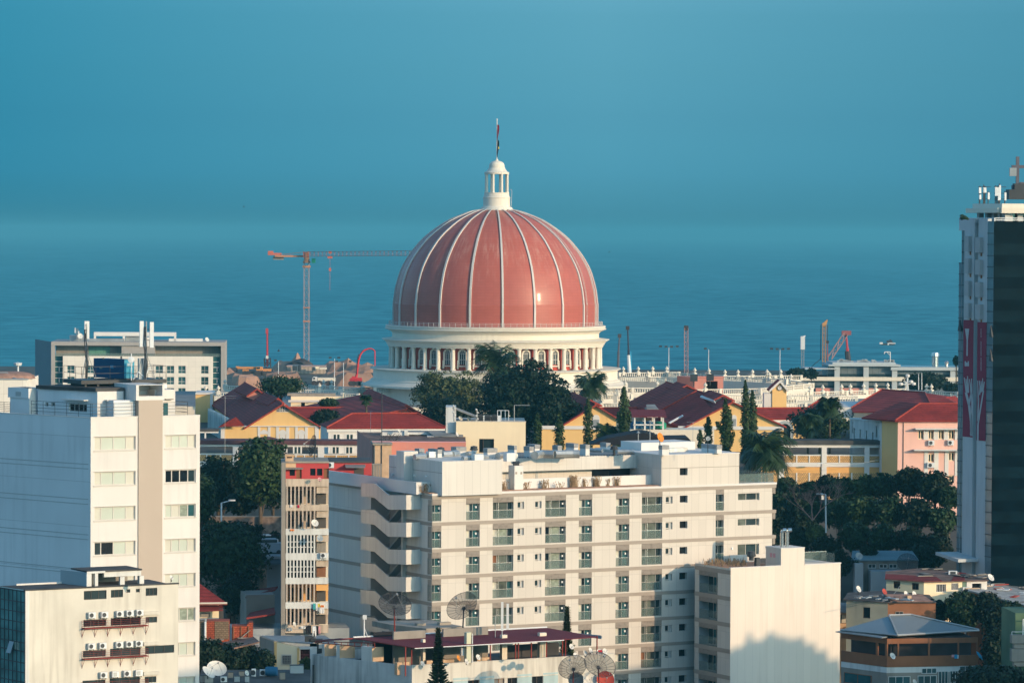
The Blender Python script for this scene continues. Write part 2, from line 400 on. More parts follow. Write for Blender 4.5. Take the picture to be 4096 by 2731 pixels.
S('side_stain',.62,.64,.62,var=.12,sc_=.5,streak=1.0,dirt=(.18,.2,.2))
S('pale_green',.62,.62,.45,var=.06)
S('shutter_red',.25,.06,.06,var=.5,sc_=2,brick=(1.2,.3,.06))
S('brown_wall2',.30,.125,.06,var=.12,sc_=.5,streak=.3)
S('metal_roof2',.30,.34,.35,rough=.35,var=.15,sc_=.15,ribs=3.0,metal=.2,bump=.4)
S('tank_green_dull',.15,.22,.17,var=.2)
S('pale_green_dull',.34,.34,.27,var=.15,streak=.6)
S('rust_dark',.09,.08,.075,var=.6,sc_=.9)
S('rust_pink',.34,.2,.15,var=.3,sc_=1)
S('blue_roof',.20,.30,.33,var=.2,ribs=4.0)
S('tin',.42,.42,.40,var=.45,sc_=.7,ribs=2.0)
S('green_wall',.10,.17,.10,var=.2)
S('leaf_col',.030,.055,.014,rough=.6,var=.3,sc_=.5,island=.45,spec=.25)
S('leaf_willow',.080,.098,.036,rough=.6,var=.3,sc_=.5,island=.35,spec=.25)
S('leaf_pine',.065,.095,.04,rough=.6,var=.3,sc_=2,spec=.2)
S('crane_red2',.55,.14,.09,var=.1)
S('plywood',.48,.38,.29,var=.2,sc_=.1,ribs=.2)
S('cont_blue',.16,.22,.26)
S('crane_yel2',.62,.27,.09,var=.12)
S('boom_dark',.13,.12,.14)
S('boom_black',.05,.05,.07)
S('crane_pinkgrey',.40,.24,.22)
S('crane_yellow2',.50,.27,.11)
S('crane_redgrey',.30,.10,.10)
S('crane_red3',.50,.06,.07)
# ================================================================== setting
def sstep(a,b,x):
    t=max(0,min(1,(x-a)/(b-a))); return t*t*(3-2*t)
def ground_z(x,y):
    z=1 + 15*sstep(455,520,y) + 8*sstep(560,640,y) - 19.5*sstep(745,900,y)
    if y > 1530: z-=12*sstep(1560,1640,y)
    return z
mb=MB(); xs=[-3000,-1500,-800,-400,-250,-150,-75,0,75,150,250,400,800,1500,3000]; ys=[-300,0,150,300,400,440,455,470,485,500,515,530,560,580,600,620,640,700,745,775,800,830,860,900,1000,1200,1400,1530,1560,1580,1600,1620,1640,1700]
k=0
for y in ys:
    for x in xs: mb.v.append(Vector((x,y,ground_z(x,y))))
for j in range(len(ys)-1):
    for i in range(len(xs)-1):
        a=j*len(xs)+i; mb.f.append([a,a+1,a+1+len(xs),a+len(xs)]); mb.m.append(0)
solo('ground',mb,'ground',kind='structure',loc=(0,0,0),smooth=True)
# sea
def sea_mat():
    m=bpy.data.materials.new('sea'); m.use_nodes=True; t=m.node_tree; N,L=t.nodes,t.links; b=N['Principled BSDF']
    b.inputs['Roughness'].default_value=.6; b.inputs['Specular IOR Level'].default_value=.12; b.inputs['IOR'].default_value=1.33
    tc=N.new('ShaderNodeTexCoord')
    def nz(scale,st,det=6):
        mp=N.new('ShaderNodeMapping'); mp.inputs['Scale'].default_value=st; L.new(tc.outputs['Object'],mp.inputs['Vector'])
        n=N.new('ShaderNodeTexNoise'); n.inputs['Scale'].default_value=scale; n.inputs['Detail'].default_value=det; n.inputs['Roughness'].default_value=.6; L.new(mp.outputs[0],n.inputs['Vector']); return n.outputs['Fac']
    def rg(f,a,c,lo=0.,hi=1.):
        x=N.new('ShaderNodeMapRange'); x.inputs[1].default_value=a; x.inputs[2].default_value=c; x.inputs[3].default_value=lo; x.inputs[4].default_value=hi; L.new(f,x.inputs[0]); return x.outputs[0]
    def mix(f,a,c):
        x=N.new('ShaderNodeMix'); x.data_type='RGBA'; L.new(f,x.inputs[0])
        for i,v in ((6,a),(7,c)):
            if isinstance(v,tuple): x.inputs[i].default_value=(*v,1)
            else: L.new(v,x.inputs[i])
        return x.outputs[2]
    c1=mix(rg(nz(.055,(.7,.8,1),6),.40,.60),(.006,.125,.165),(.065,.34,.41))
    c2=mix(rg(nz(.005,(1,.16,1),5),.38,.62),(.02,.20,.255),(.06,.31,.37))
    c3=mix(rg(nz(.004,(1,.3,1),3),.3,.7,.15,.75),c1,c2)
    L.new(c3,b.inputs['Base Color'])
    bp=N.new('ShaderNodeBump'); bp.inputs['Strength'].default_value=.25; bp.inputs['Distance'].default_value=3.0
    L.new(nz(.06,(1,.6,1),8),bp.inputs['Height']); L.new(bp.outputs[0],b.inputs['Normal']); return m
mb=MB(); mb.quad((-9000,1500,0),(9000,1500,0),(9000,40000,0),(-9000,40000,0))
solo('sea',mb,sea_mat(),kind='structure',loc=(0,1500,0))
# reclaimed shore: a bumpy dirt sheet with mounds, and the rock revetment
random.seed(4)
def dirt_z(x,y):
    z=3.6
    for (mx,my,r,h) in MOUNDS:
        d=math.hypot((x-mx)/r[0],(y-my)/r[1])
        if d < 1: z+=h*min(1.0,1.7*(1-d*d))
    z+=.45*math.sin(x*.31+y*.2)+.3*math.sin(x*.83-y*.37) + .25*math.sin(x*1.9+y)
    return z
MOUNDS=[]
for (a,b,yt,dd) in [(cD(1000,0)[0],cD(1330,0)[0],cD(0,568)[1],1540),(cD(1240,0)[0],cD(1360,0)[0],cD(0,555)[1],1530),(cD(1560,0)[0],cD(1940,0)[0],cD(0,566)[1],1545),(cD(1800,0)[0],cD(2230,0)[0],cD(0,606)[1],1530),
                       (cD(470,0)[0],cD(900,0)[0],cD(0,720)[1],1290),(cD(860,0)[0],cD(1350,0)[0],cD(0,690)[1],1350),(cD(1500,0)[0],cD(2200,0)[0],cD(0,690)[1],1370),(cD(420,0)[0],cD(560,0)[0],cD(0,650)[1],1500)]:
    xa,xb=P(a,1450,dd).x,P(b,1450,dd).x; zt=P((a+b)/2,yt,dd).z
    MOUNDS.append(((xa+xb)/2,dd,((xb-xa)/1.7,26),max(1.2,zt-3.6)) if False else ((xa+xb)/2,dd,((xb-xa)/1.8,24),max(1.0,zt-3.6)))
mb=MB(); X0,X1,Y0,Y1,st=-170,60,1180,1592,2.6
nx,ny=int((X1-X0)/st),int((Y1-Y0)/(st*1.6))
for j in range(ny+1):
    for i in range(nx+1):
        x,y=X0+(X1-X0)*i/nx,Y0+(Y1-Y0)*j/ny
        z=dirt_z(x,y)+random.uniform(-.25,.25)
        z-=9*sstep(1566,1592,y+4*math.sin(x*.1))
        mb.v.append(Vector((x,y,z)))
for j in range(ny):
    for i in range(nx):
        a=j*(nx+1)+i; mb.f.append([a,a+1,a+nx+2,a+nx+1]); mb.m.append(0)
solo('dirt_terrain',mb,'dirt',kind='structure',loc=(0,1400,0))
mb=MB()
def rockpile(mb,x,y,z,r,seed):
    rnd=random.Random(seed); n1,n2=6,3
    vs=[Vector((x,y,z+r*.9*rnd.uniform(.8,1.1)))]
    for j in range(1,n2+1):
        for i in range(n1):
            a=2*math.pi*(i+.3*j)/n1; rr=r*(j/n2)*rnd.uniform(.8,1.25)*1.7
            vs.append(Vector((x+rr*math.cos(a),y+rr*math.sin(a),z+r*.9*(1-(j/n2)**1.4)+rnd.uniform(-.1,.1)*r)))
    fs=[[0,1+i,1+(i+1)%n1] for i in range(n1)]
    for j in range(n2-1):
        for i in range(n1):
            a=1+j*n1+i; b=1+j*n1+(i+1)%n1; fs.append([a,b,b+n1,a+n1])
    mb.add(vs,fs)
for i in range(42):
    a=P(2480+i*20+random.uniform(-6,6),1484,1520); rockpile(mb,a.x,a.y+random.uniform(-10,10),2.0,random.uniform(1.6,3.6),i)
solo('shore_rocks',mb,'rock','heap of brown boulders along the shore behind the balustrades','rocks',kind='stuff')
mb=MB(); mb.quad((-170,1592-12,1.2),(700,1592-12,1.2),(700,1000,3.65),(-170,1000,3.65)); solo('shore_pavement',mb,'plaza',kind='structure',loc=(0,1000,3.6))
# haze : one closed box of pale even air
def haze():
    mb=MB(); mb.box((0,19500,43.5),(26000,44000,117)); m=bpy.data.materials.new('haze'); m.use_nodes=True; t=m.node_tree; t.nodes.clear()
    out=t.nodes.new('ShaderNodeOutputMaterial'); v=t.nodes.new('ShaderNodeVolumePrincipled')
    v.inputs['Color'].default_value=(.14,.56,.72,1); v.inputs['Density'].default_value=.00010; v.inputs['Anisotropy'].default_value=0.0
    t.links.new(v.outputs[0],out.inputs['Volume'])
    solo('haze',mb,m,kind='stuff',loc=(0,0,0))
haze()
# ================================================================== domed parliament
DC=P(1982.6,1297.5,814); DZ=DC.z; M_=814/FPX      # metres per photo pixel at the dome
par=thing('domed_parliament','huge parliament with a salmon red ribbed dome, cream columned drum and balustraded terraces','parliament',(DC.x,DC.y,4))
C0=Vector((DC.x,DC.y,0))
def dz(py): return P(1982.6,py,814).z
prof=[(22.4,DZ-.3),(22.4,DZ+4.62)]
pts=[(22.35,4.74),(22.15,6.4),(21.8,8.42),(20.75,11.9),(19.25,14.7),(17.7,16.8),(15.75,18.95),(13.1,21.05),(9.8,23.05),(5.6,24.65),(2.5,25.3)]
def smooth(pts,n=5):
    out=[]
    for i in range(len(pts)-1):
        p0=pts[max(0,i-1)]; p1=pts[i]; p2=pts[i+1]; p3=pts[min(len(pts)-1,i+2)]
        for k in range(n):
            t=k/n; out.append(tuple(.5*((2*p1[j])+(-p0[j]+p2[j])*t+(2*p0[j]-5*p1[j]+4*p2[j]-p3[j])*t*t+(-p0[j]+3*p1[j]-3*p2[j]+p3[j])*t**3) for j in (0,1)))
    return out + [pts[-1]]
sp=smooth(pts)
def dome_mat():
    m=make('dome_red',c=(.47,.122,.088),rough=.42,var=.07,sc_=.2,spec=.28,coat=.06)
    t=m.node_tree; N,L=t.nodes,t.links; b=N['Principled BSDF']; old=b.inputs['Base Color'].links[0].from_socket
    tc=N.new('ShaderNodeTexCoord'); s=N.new('ShaderNodeSeparateXYZ'); L.new(tc.outputs['Object'],s.inputs[0])
    a=N.new('ShaderNodeMath'); a.operation='ARCTAN2'; L.new(s.outputs[1],a.inputs[0]); L.new(s.outputs[0],a.inputs[1])
    cb=N.new('ShaderNodeCombineXYZ'); q=N.new('ShaderNodeMath'); q.operation='MULTIPLY'; q.inputs[1].default_value=22; L.new(a.outputs[0],q.inputs[0]); L.new(q.outputs[0],cb.inputs[0]); L.new(s.outputs[2],cb.inputs[1])
    def nz(sx,sy,sc,lo,hi):
        mp=N.new('ShaderNodeMapping'); mp.inputs['Scale'].default_value=(sx,sy,1); L.new(cb.outputs[0],mp.inputs[0])
        n=N.new('ShaderNodeTexNoise'); n.inputs['Scale'].default_value=sc; n.inputs['Detail'].default_value=8; n.inputs['Roughness'].default_value=.7; L.new(mp.outputs[0],n.inputs['Vector'])
        r=N.new('ShaderNodeMapRange'); r.inputs[1].default_value=lo; r.inputs[2].default_value=hi; L.new(n.outputs['Fac'],r.inputs[0]); return r.outputs[0]
    f=nz(1.2,.3,.9,.46,.68); g=nz(1,1,.12,.42,.58); zr=N.new('ShaderNodeMapRange'); zr.inputs[1].default_value=DZ-4+6; zr.inputs[2].default_value=DZ-4+17; L.new(s.outputs[2],zr.inputs[0])
    mm=N.new('ShaderNodeMath'); mm.operation='MULTIPLY'; L.new(f,mm.inputs[0]); L.new(g,mm.inputs[1])
    m2=N.new('ShaderNodeMath'); m2.operation='MULTIPLY'; L.new(mm.outputs[0],m2.inputs[0]); L.new(zr.outputs[0],m2.inputs[1])
    x=N.new('ShaderNodeMix'); x.data_type='RGBA'; L.new(m2.outputs[0],x.inputs[0]); L.new(old,x.inputs[6]); x.inputs[7].default_value=(.58,.27,.21,1);
    bt=N.new('ShaderNodeTexBrick'); L.new(cb.outputs[0],bt.inputs['Vector']); bt.inputs['Scale'].default_value=1; bt.inputs['Brick Width'].default_value=1.75; bt.inputs['Row Height'].default_value=.6; bt.inputs['Mortar Size'].default_value=.03; bt.offset=0
    for k_,c_ in (('Color1',(1,1,1,1)),('Color2',(.93,.93,.93,1)),('Mortar',(.82,.8,.8,1))): bt.inputs[k_].default_value=c_
    y=N.new('ShaderNodeMix'); y.data_type='RGBA'; y.blend_type='MULTIPLY'; y.inputs[0].default_value=.8; L.new(x.outputs[2],y.inputs[6]); L.new(bt.outputs[0],y.inputs[7])
    L.new(y.outputs[2],b.inputs['Base Color']); return m
mb=MB(); mb.lathe(C0,prof+[(r,DZ+h) for r,h in sp],120)
MATS['dome_red']=dome_mat()
dome=part('dome',mb,'dome_red',par,smooth=False)
for p in dome.data.polygons: p.use_smooth=True
dome.data.set_sharp_from_angle(angle=R(7)) if hasattr(dome.data,'set_sharp_from_angle') else None
# ribs
path=[(22.4,DZ-.3),(22.4,DZ+4.68)]+[(r,DZ+h) for r,h in sp]
for k in range(20):
    a=R(-90+4.1+18*k); ca,sa=math.cos(a),math.sin(a); w_=.21; mb=MB(); vs=[]; fs=[]
    for i,(r,z) in enumerate(path):
        ww=w_*(.45+.55*min(1,r/18)); rr=r+.30 if i < len(path)-4 else r+.2; tx,ty=-sa*ww,ca*ww
        zz=z + (.22*(1-r/22.4) if z > DZ+5 else 0)
        vs+=[C0+Vector((ca*(r-.1)-tx,sa*(r-.1)-ty,zz)),C0+Vector((ca*rr-tx,sa*rr-ty,zz)),C0+Vector((ca*rr+tx,sa*rr+ty,zz)),C0+Vector((ca*(r-.1)+tx,sa*(r-.1)+ty,zz))]
        if i:
            b=4*(i-1)
            for q in range(3): fs.append([b+q,b+q+1,b+q+5,b+q+4])
    mb.add(vs,fs); part('rib',mb,'rib_white',par)
# maintenance ladder beside the right hand rib
a=R(-90+61); ca,sa=math.cos(a),math.sin(a); mb=MB(); L0=[]; L1=[]
for i,(r,z) in enumerate(path):
    for q,Lk in ((-.22,L0),(.22,L1)): Lk.append(C0+Vector((ca*(r+.35)-sa*q,sa*(r+.35)+ca*q,z)))
mb.path(L0,.035,4); mb.path(L1,.035,4)
for i in range(0,len(path)-1):
    for f in (0,.5):
        p,q=L0[i].lerp(L0[i+1],f),L1[i].lerp(L1[i+1],f); mb.cyl(p,q,.03,.03,3)
part('ladder',mb,'rib_white',par)
# gallery, cornices, drum, plinth
def ring(name,prof,mat,n=120): return part(name,MB().lathe(C0,prof,n),mat,par,smooth=False)
za=dz(1299);
gal=ring('gallery',[(22.3,za-.05),(24.2,za-.05),(24.2,dz(1306)),(24.0,dz(1308)),(24.35,dz(1311)),(24.35,dz(1314)),(23.7,dz(1319)),(23.3,dz(1322)),(23.2,dz(1324))],'cream_stone')
mb=MB()
for zz in (za+.15,za+.5,za+.82):
    pts_=[C0+Vector((23.5*math.cos(2*math.pi*i/110),23.5*math.sin(2*math.pi*i/110),zz)) for i in range(111)]; mb.path(pts_,.035,4)
for i in range(110):
    v=Vector((23.5*math.cos(2*math.pi*i/110),23.5*math.sin(2*math.pi*i/110),0)); mb.cyl(C0+v+Vector((0,0,za)),C0+v+Vector((0,0,za+.84)),.045,.045,4)
part('railing',mb,'rib_white',gal)
ring('attic',[(23.2,dz(1323)),(22.9,dz(1328)),(22.75,dz(1331)),(22.75,dz(1347)),(23.0,dz(1350)),(24.2,dz(1353.5))],'cream_stone')
ring('cornice',[(23.5,dz(1352)),(25.0,dz(1353.8)),(25.05,dz(1356)),(24.7,dz(1358.5)),(24.65,dz(1361)),(24.3,dz(1363)),(24.2,dz(1368)),(24.0,dz(1370)),(24.0,dz(1375)),(23.75,dz(1377)),(23.75,dz(1382)),(21.8,dz(1382.2))],'cream_stone')
zc0,zc1=dz(1468.5),dz(1382)
ring('drum_wall',[(21.9,zc0-.1),(21.9,zc1+.1)],'wall_red')
for k in range(40):
    a=R(-90+4+9*k); v=Vector((23.05*math.cos(a),23.05*math.sin(a),0)); c=C0+v+Vector((0,0,zc0)); h=zc1-zc0
    part('column',MB().lathe(c,[(.62,0),(.62,.16),(.54,.2),(.54,.32),(.47,.38),(.46,h*.4),(.41,h-.42),(.41,h-.36),(.5,h-.26),(.58,h-.16),(.58,h)],14),'cream_stone',par,smooth=False)
def arch_window(center_a,r0,zb,W_,H_,parent,C=C0):
    """arched window with white surround on a round wall"""
    ca,sa=math.cos(center_a),math.sin(center_a); e=Vector((ca,sa,0)); u=Vector((-sa,ca,0)); o_=C+e*r0
    def pt(x,z,d): return o_+u*x+e*d+Vector((0,0,zb+z))
    hs=H_-W_/2; out=[]; inn=[]
    ob=[(-W_/2,0)]+[(W_/2*math.cos(math.pi-math.pi*i/12),hs+W_/2*math.sin(math.pi*i/12)) for i in range(13)]+[(W_/2,0)]
    W2=W_/2+.30; o2=[(-W2,-.25)]+[(W2*math.cos(math.pi-math.pi*i/12),hs+W2*math.sin(math.pi*i/12)) for i in range(13)]+[(W2,-.25)]
    mb=MB(); n=len(ob)
    for i in range(n-1):
        mb.hexa([pt(*ob[i],.02),pt(*ob[i+1],.02),pt(*o2[i+1],.02),pt(*o2[i],.02),pt(*ob[i],.38),pt(*ob[i+1],.38),pt(*o2[i+1],.38),pt(*o2[i],.38)])
    mb.hexa([pt(-.16,H_+.05,.05),pt(.16,H_+.05,.05),pt(.22,H_+.62,.05),pt(-.22,H_+.62,.05),pt(-.16,H_+.05,.5),pt(.16,H_+.05,.5),pt(.22,H_+.62,.5),pt(-.22,H_+.62,.5)])
    for s_ in (-1,1): mb.hexa([pt(s_*W2-.12,-.9,.05),pt(s_*W2+.12,-.9,.05),pt(s_*W2+.12,.9,.05),pt(s_*W2-.12,.9,.05),pt(s_*W2-.12,-.9,.45),pt(s_*W2+.12,-.9,.45),pt(s_*W2+.12,.9,.45),pt(s_*W2-.12,.9,.45)])
    mb.hexa([pt(-W2-.1,-.42,.05),pt(W2+.1,-.42,.05),pt(W2+.1,-.22,.05),pt(-W2-.1,-.22,.05),pt(-W2-.1,-.42,.5),pt(W2+.1,-.42,.5),pt(W2+.1,-.22,.5),pt(-W2-.1,-.22,.5)])
    f=part('window',mb,'cream_stone',parent)
    part('pane',MB().poly([pt(x,z,.10) for x,z in ob]),'glass',f)
    mb=MB()
    def bar(x0,z0,x1,z1,w=.05):
        d=Vector((x1-x0,z1-z0,0)).normalized(); nx,nz=-d.y*w,d.x*w
        mb.hexa([pt(x0-nx,z0-nz,.11),pt(x0+nx,z0+nz,.11),pt(x1+nx,z1+nz,.11),pt(x1-nx,z1-nz,.11),pt(x0-nx,z0-nz,.18),pt(x0+nx,z0+nz,.18),pt(x1+nx,z1+nz,.18),pt(x1-nx,z1-nz,.18)])
    for i in range(n-1): bar(*ob[i],*ob[i+1],.06)
    for x in (-W_/6,W_/6): bar(x,0,x,hs)
    for z in (hs*.45,hs): bar(-W_/2,z,W_/2,z)
    for an in (45,90,135): bar(W_/6*math.cos(R(an)),hs+W_/6*math.sin(R(an)),W_/2*math.cos(R(an)),hs+W_/2*math.sin(R(an)))
    part('muntins',mb,'rib_white',f)
for k in range(-9,10): arch_window(R(-90-.5+9*k),21.9,zc0+1.25,1.35,3.05,par)
ring('plinth',[(21.9,dz(1468.3)),(27.6,dz(1470)),(27.6,dz(1473)),(27.3,dz(1475)),(26.9,dz(1477)),(26.9,dz(1511)),(27.1,dz(1513)),(27.5,dz(1516)),(27.5,dz(1519)),(27.9,dz(1523)),(28.6,dz(1530)),(29.2,dz(1533)),(29.2,dz(1541)),(28.3,dz(1543)),(26.5,dz(1545)),(26.5,dz(1545)-6)],'cream_stone')
# lantern
def lz(py): return P(1987,py,814).z
LC=Vector((P(1986.5,800,814).x,DC.y,0))
lan=part('lantern',MB().lathe(LC,[(3.75,lz(846)),(3.75,lz(838)),(3.55,lz(835)),(3.4,lz(830)),(3.05,lz(827)),(2.95,lz(822)),(2.95,lz(795)),(3.05,lz(791)),(2.85,lz(786)),(2.8,lz(781)),(2.75,lz(778)),(2.75,lz(771)),(0,lz(771))],40),'cream_stone',par)
for k in range(8):
    a=R(-90-18+45*k); c=LC+Vector((2.45*math.cos(a),2.45*math.sin(a),lz(771))); h=lz(696)-lz(771)
    part('lantern_column',MB().lathe(c,[(.38,0),(.38,.12),(.29,.2),(.26,h-.2),(.36,h-.1),(.36,h)],10),'cream_stone',lan)
part('cupola',MB().lathe(LC,[(0,lz(697)),(2.7,lz(697)),(2.75,lz(690)),(2.55,lz(689)),(2.2,lz(684)),(1.95,lz(677)),(1.75,lz(672)),(1.72,lz(667)),(1.68,lz(660)),(1.5,lz(653)),(1.15,lz(647.5)),(.7,lz(644.5)),(.35,lz(643.5)),(.3,lz(638)),(.12,lz(636)),(0,lz(635))],32),'cream_stone',lan,smooth=False)
mb=MB()
for q in (-.16,.16): mb.path([LC+Vector((3.25,-.6+q,lz(825))),LC+Vector((3.35,-.6+q,lz(763))),LC+Vector((3.2,-.6+q,lz(758))),LC+Vector((2.9,-.6+q,lz(758)))],.05,4)
for i in range(14): mb.cyl(LC+Vector((3.27,-.76,lz(825)+i*.26)),LC+Vector((3.27,-.44,lz(825)+i*.26)),.03,.03,3)
part('lantern_ladder',mb,'rib_white',lan)
mb=MB(); mb.cyl(LC+Vector((0,0,lz(637))),LC+Vector((0,0,lz(480))),.13,.09,8); mb.lathe(LC+Vector((0,0,lz(481))),[(0,0),(.16,.08),(.16,.22),(0,.34)],8)
part('flagpole',mb,'white_plain',lan)
# the limp flag hangs from the pole: a thing of its own
flag=thing('flag','limp red and black flag with a yellow emblem hanging from the pole over the dome','flag',(LC.x+.1,LC.y-.1,lz(500)))
def cloth(za_,zb_,ph=0.0):
    mb=MB(); n=10; m_=12; vs=[]
    for j in range(m_+1):
        z=za_+(zb_-za_)*j/m_
        for i in range(n+1):
            x=.08+.42*(i/n)*(.55+.45*math.sin(j*.3+.8)); y=-.1+.14*math.sin(i*1.6+j*.35+ph); vs.append(LC+Vector((x,y,z)))
    fs=[[j*(n+1)+i,j*(n+1)+i+1,(j+1)*(n+1)+i+1,(j+1)*(n+1)+i] for j in range(m_) for i in range(n)]
    return mb.add(vs,fs)
part('red_half',cloth(lz(500),lz(562)),'flag_red',flag); part('black_half',cloth(lz(562),lz(630)),'flag_black',flag)
mb=MB(); mb.box(LC+Vector((.40,-.30,lz(592))),(.18,.03,.5)); part('emblem',mb,'flag_yellow',flag)
# terraces with balusters
def bal(par_,a,b,D0,h=1.15,urns=(),drop=0.0,wallh=0.0,sp_=.52,mat='cream_stone',name='balustrade',piers=6.0):
    """balustrade between pixel a and pixel b (top rail); z is constant; optional wall under it"""
    p=P(a[0],a[1],D0); q=zhit(b[0],b[1],p.z); dv=q-p; Ln=dv.length; dv.normalize(); nn=Vector((dv.y,-dv.x,0)); z=p.z; rot=math.atan2(dv.y,dv.x); mb=MB()
    c=(p+q)/2; mb.box((c.x,c.y,z-.09),(Ln,.42,.18),rot=rot); mb.box((c.x,c.y,z-h+.08),(Ln,.42,.22),rot=rot)
    if wallh: mb.box((c.x,c.y,z-h-wallh/2),(Ln,.5,wallh),rot=rot)
    n=int(Ln/sp_)
    for i in range(n):
        g=p+dv*((i+.5)*Ln/n); mb.lathe((g.x,g.y,z-h+.15),[(.10,0),(.07,.08),(.17,h*.28),(.15,h*.40),(.06,h*.62),(.10,h-.26)],5)
    k=max(1,int(Ln/piers))
    for i in range(k+1):
        g=p+dv*(i*Ln/k); mb.box((g.x,g.y,z-h/2+.02),(.62,.62,h+.1),rot=rot)
    o_=part(name,mb,mat,par_)
    for ux in urns:
        r_=ray(ux,a[1]); pl=Pl.__new__(Pl); pl.o=Vector((p.x,p.y,0)); pl.u=dv; pl.n=nn; t=pl.t(ux,a[1]); g=p+dv*t
        part('urn',MB().box((g.x,g.y,z-.2),(.75,.75,.8),rot=rot).lathe((g.x,g.y,z+.15),[(.42,0),(.42,.12),(.16,.2),(.16,.34),(.42,.62),(.40,.85),(.16,1.05),(.20,1.15),(0,1.35)],8),mat,par_)
    return p,q
def slab(par_,name,pts,z,mat,th=.4): part(name,MB().prism([(p.x,p.y,z) for p in pts],(0,0,-th)),mat,par_)
def walls(par_,name,p,q,z0,z1,mat,th=.5):
    dv=(q-p); Ln=dv.length; dv.normalize(); c=(p+q)/2; part(name,MB().box((c.x,c.y,(z0+z1)/2),(Ln,th,z1-z0),rot=math.atan2(dv.y,dv.x)),mat,par_)
# main block under the plinth
zt=dz(1545)-3.4
mb=MB(); mb.box((DC.x-2,DC.y+8,(zt+4)/2),(190,74,zt-4)); part('main_block',mb,'cream',par)
mb=MB(); mb.box((DC.x-2,DC.y+8,zt+.06),(188,72,.1)); part('terrace_deck',mb,'roof_grey',par)
# far balustrades, right hand side
bal(par,cI(620,600),cI(1300,592),880,urns=[cI(x,0)[0] for x in (665,835,1000,1160)],wallh=1.2)
bal(par,cI(1170,598),cI(1810,628),884,urns=[cI(x,0)[0] for x in (1480,1643)],wallh=2.0)
bal(par,cI(1800,635),cL(470,715),872,urns=[cI(x,0)[0] for x in (1825,1973,2138,2305)]+[cL(x,0)[0] for x in (80,238)],wallh=2.0)
bal(par,cI(620,642),cI(1310,662),846,wallh=1.6,urns=[cI(945,0)[0]])
bal(par,cI(1800,640),cL(300,760),846,wallh=2.2,urns=[cL(108,0)[0]])
bal(par,cL(300,765),cL(560,800),842,wallh=2.0,urns=[cL(355,0)[0]])
bal(par,cI(420,772),cI(1120,770),792,wallh=1.0,urns=[cI(690,0)[0],cI(1052,0)[0]])
bal(par,cI(1480,790),cI(2338,775),786,wallh=1.6,urns=[cI(1600,0)[0]])
bal(par,cL(0,862),cL(600,805),790,wallh=1.6)
bal(par,cL(300,915),cL(1650,868),776,urns=[cL(x,0)[0] for x in (570,715,930,1030,1180,1320,1455,1662)],wallh=.6)
bal(par,cL(1640,880),cL(2250,905),782,urns=[cL(1900,0)[0],cL(1955,0)[0]],wallh=2.0)
bal(par,cI(1800,852),cL(1100,955),770,wallh=.5,piers=4.5)
bal(par,cI(1900,905),cL(420,985),764,wallh=.5,piers=4.5)
bal(par,cI(2100,950),cL(520,1030),760,wallh=5.0,piers=4.5)
bal(par,cI(420,850),cI(760,845),780,wallh=.8); bal(par,cI(420,945),cI(640,945),768,wallh=3)
bal(par,cI(80,790),cI(600,800),784,wallh=4)
# left hand side
bal(par,z1(335,470),z1(520,478),860,urns=[z1(335,0)[0]],wallh=2.5)
bal(par,z1(165,560),z1(520,562),800,urns=[z1(245,0)[0],z1(75,0)[0]],wallh=1.0)
bal(par,z1(165,605),z1(430,610),790,wallh=.8); bal(par,z1(165,655),z1(330,655),782,wallh=5)
bal(par,z1(1340,462),z1(2150,500),862,urns=[z1(1755,0)[0],z1(1650,0)[0],z1(2170,0)[0]],wallh=1.6)
bal(par,z1(1330,525),z1(1860,528),812,urns=[z1(1595,0)[0]],wallh=2.4)
bal(par,z1(1900,520),z1(2335,490),806,wallh=.8); bal(par,z1(1900,575),z1(2110,580),798,wallh=5)
bal(par,cX(0,1200),cX(330,1200),800,urns=[cX(212,0)[0]],wallh=5)
# terracotta lift housing on the roof terrace
pl=Pl(cI(1478,0)[0],1540,815,2); ta=pl.t(cI(1800,0)[0]); z0_,z1_=pl.z(*cI(1478,790))-3,pl.z(*cI(1478,655))
mb=MB(); op=pl.rect(cI,1608,697,1740,860); holed(mb,pl,0,ta,z0_,z1_,[op],1.5)
w2_=pl.turn(0,74); tl=(pl.t(cI(1310,0)[0]))
prism_body(mb,[pl.pt(0,0),pl.pt(ta,0),pl.pt(ta,0,-9),pl.pt(tl,0,-9)],z0_,z1_,skip=(0,))
lift=part('lift_housing',mb,'salmon',par)
part('ledge',MB().pb(pl,-.2,ta+.2,z1_,z1_+.25,-3,.2),'salmon',lift)
for q in (cI(1470,625),cI(1655,620)):
    p=P(q[0],q[1]+8,806); part('floodlight',MB().box(p+Vector((0,0,-.2)),(1.6,.8,1.5)).cyl(p+Vector((0,0,-2)),p,.1),'metal_dark',lift)
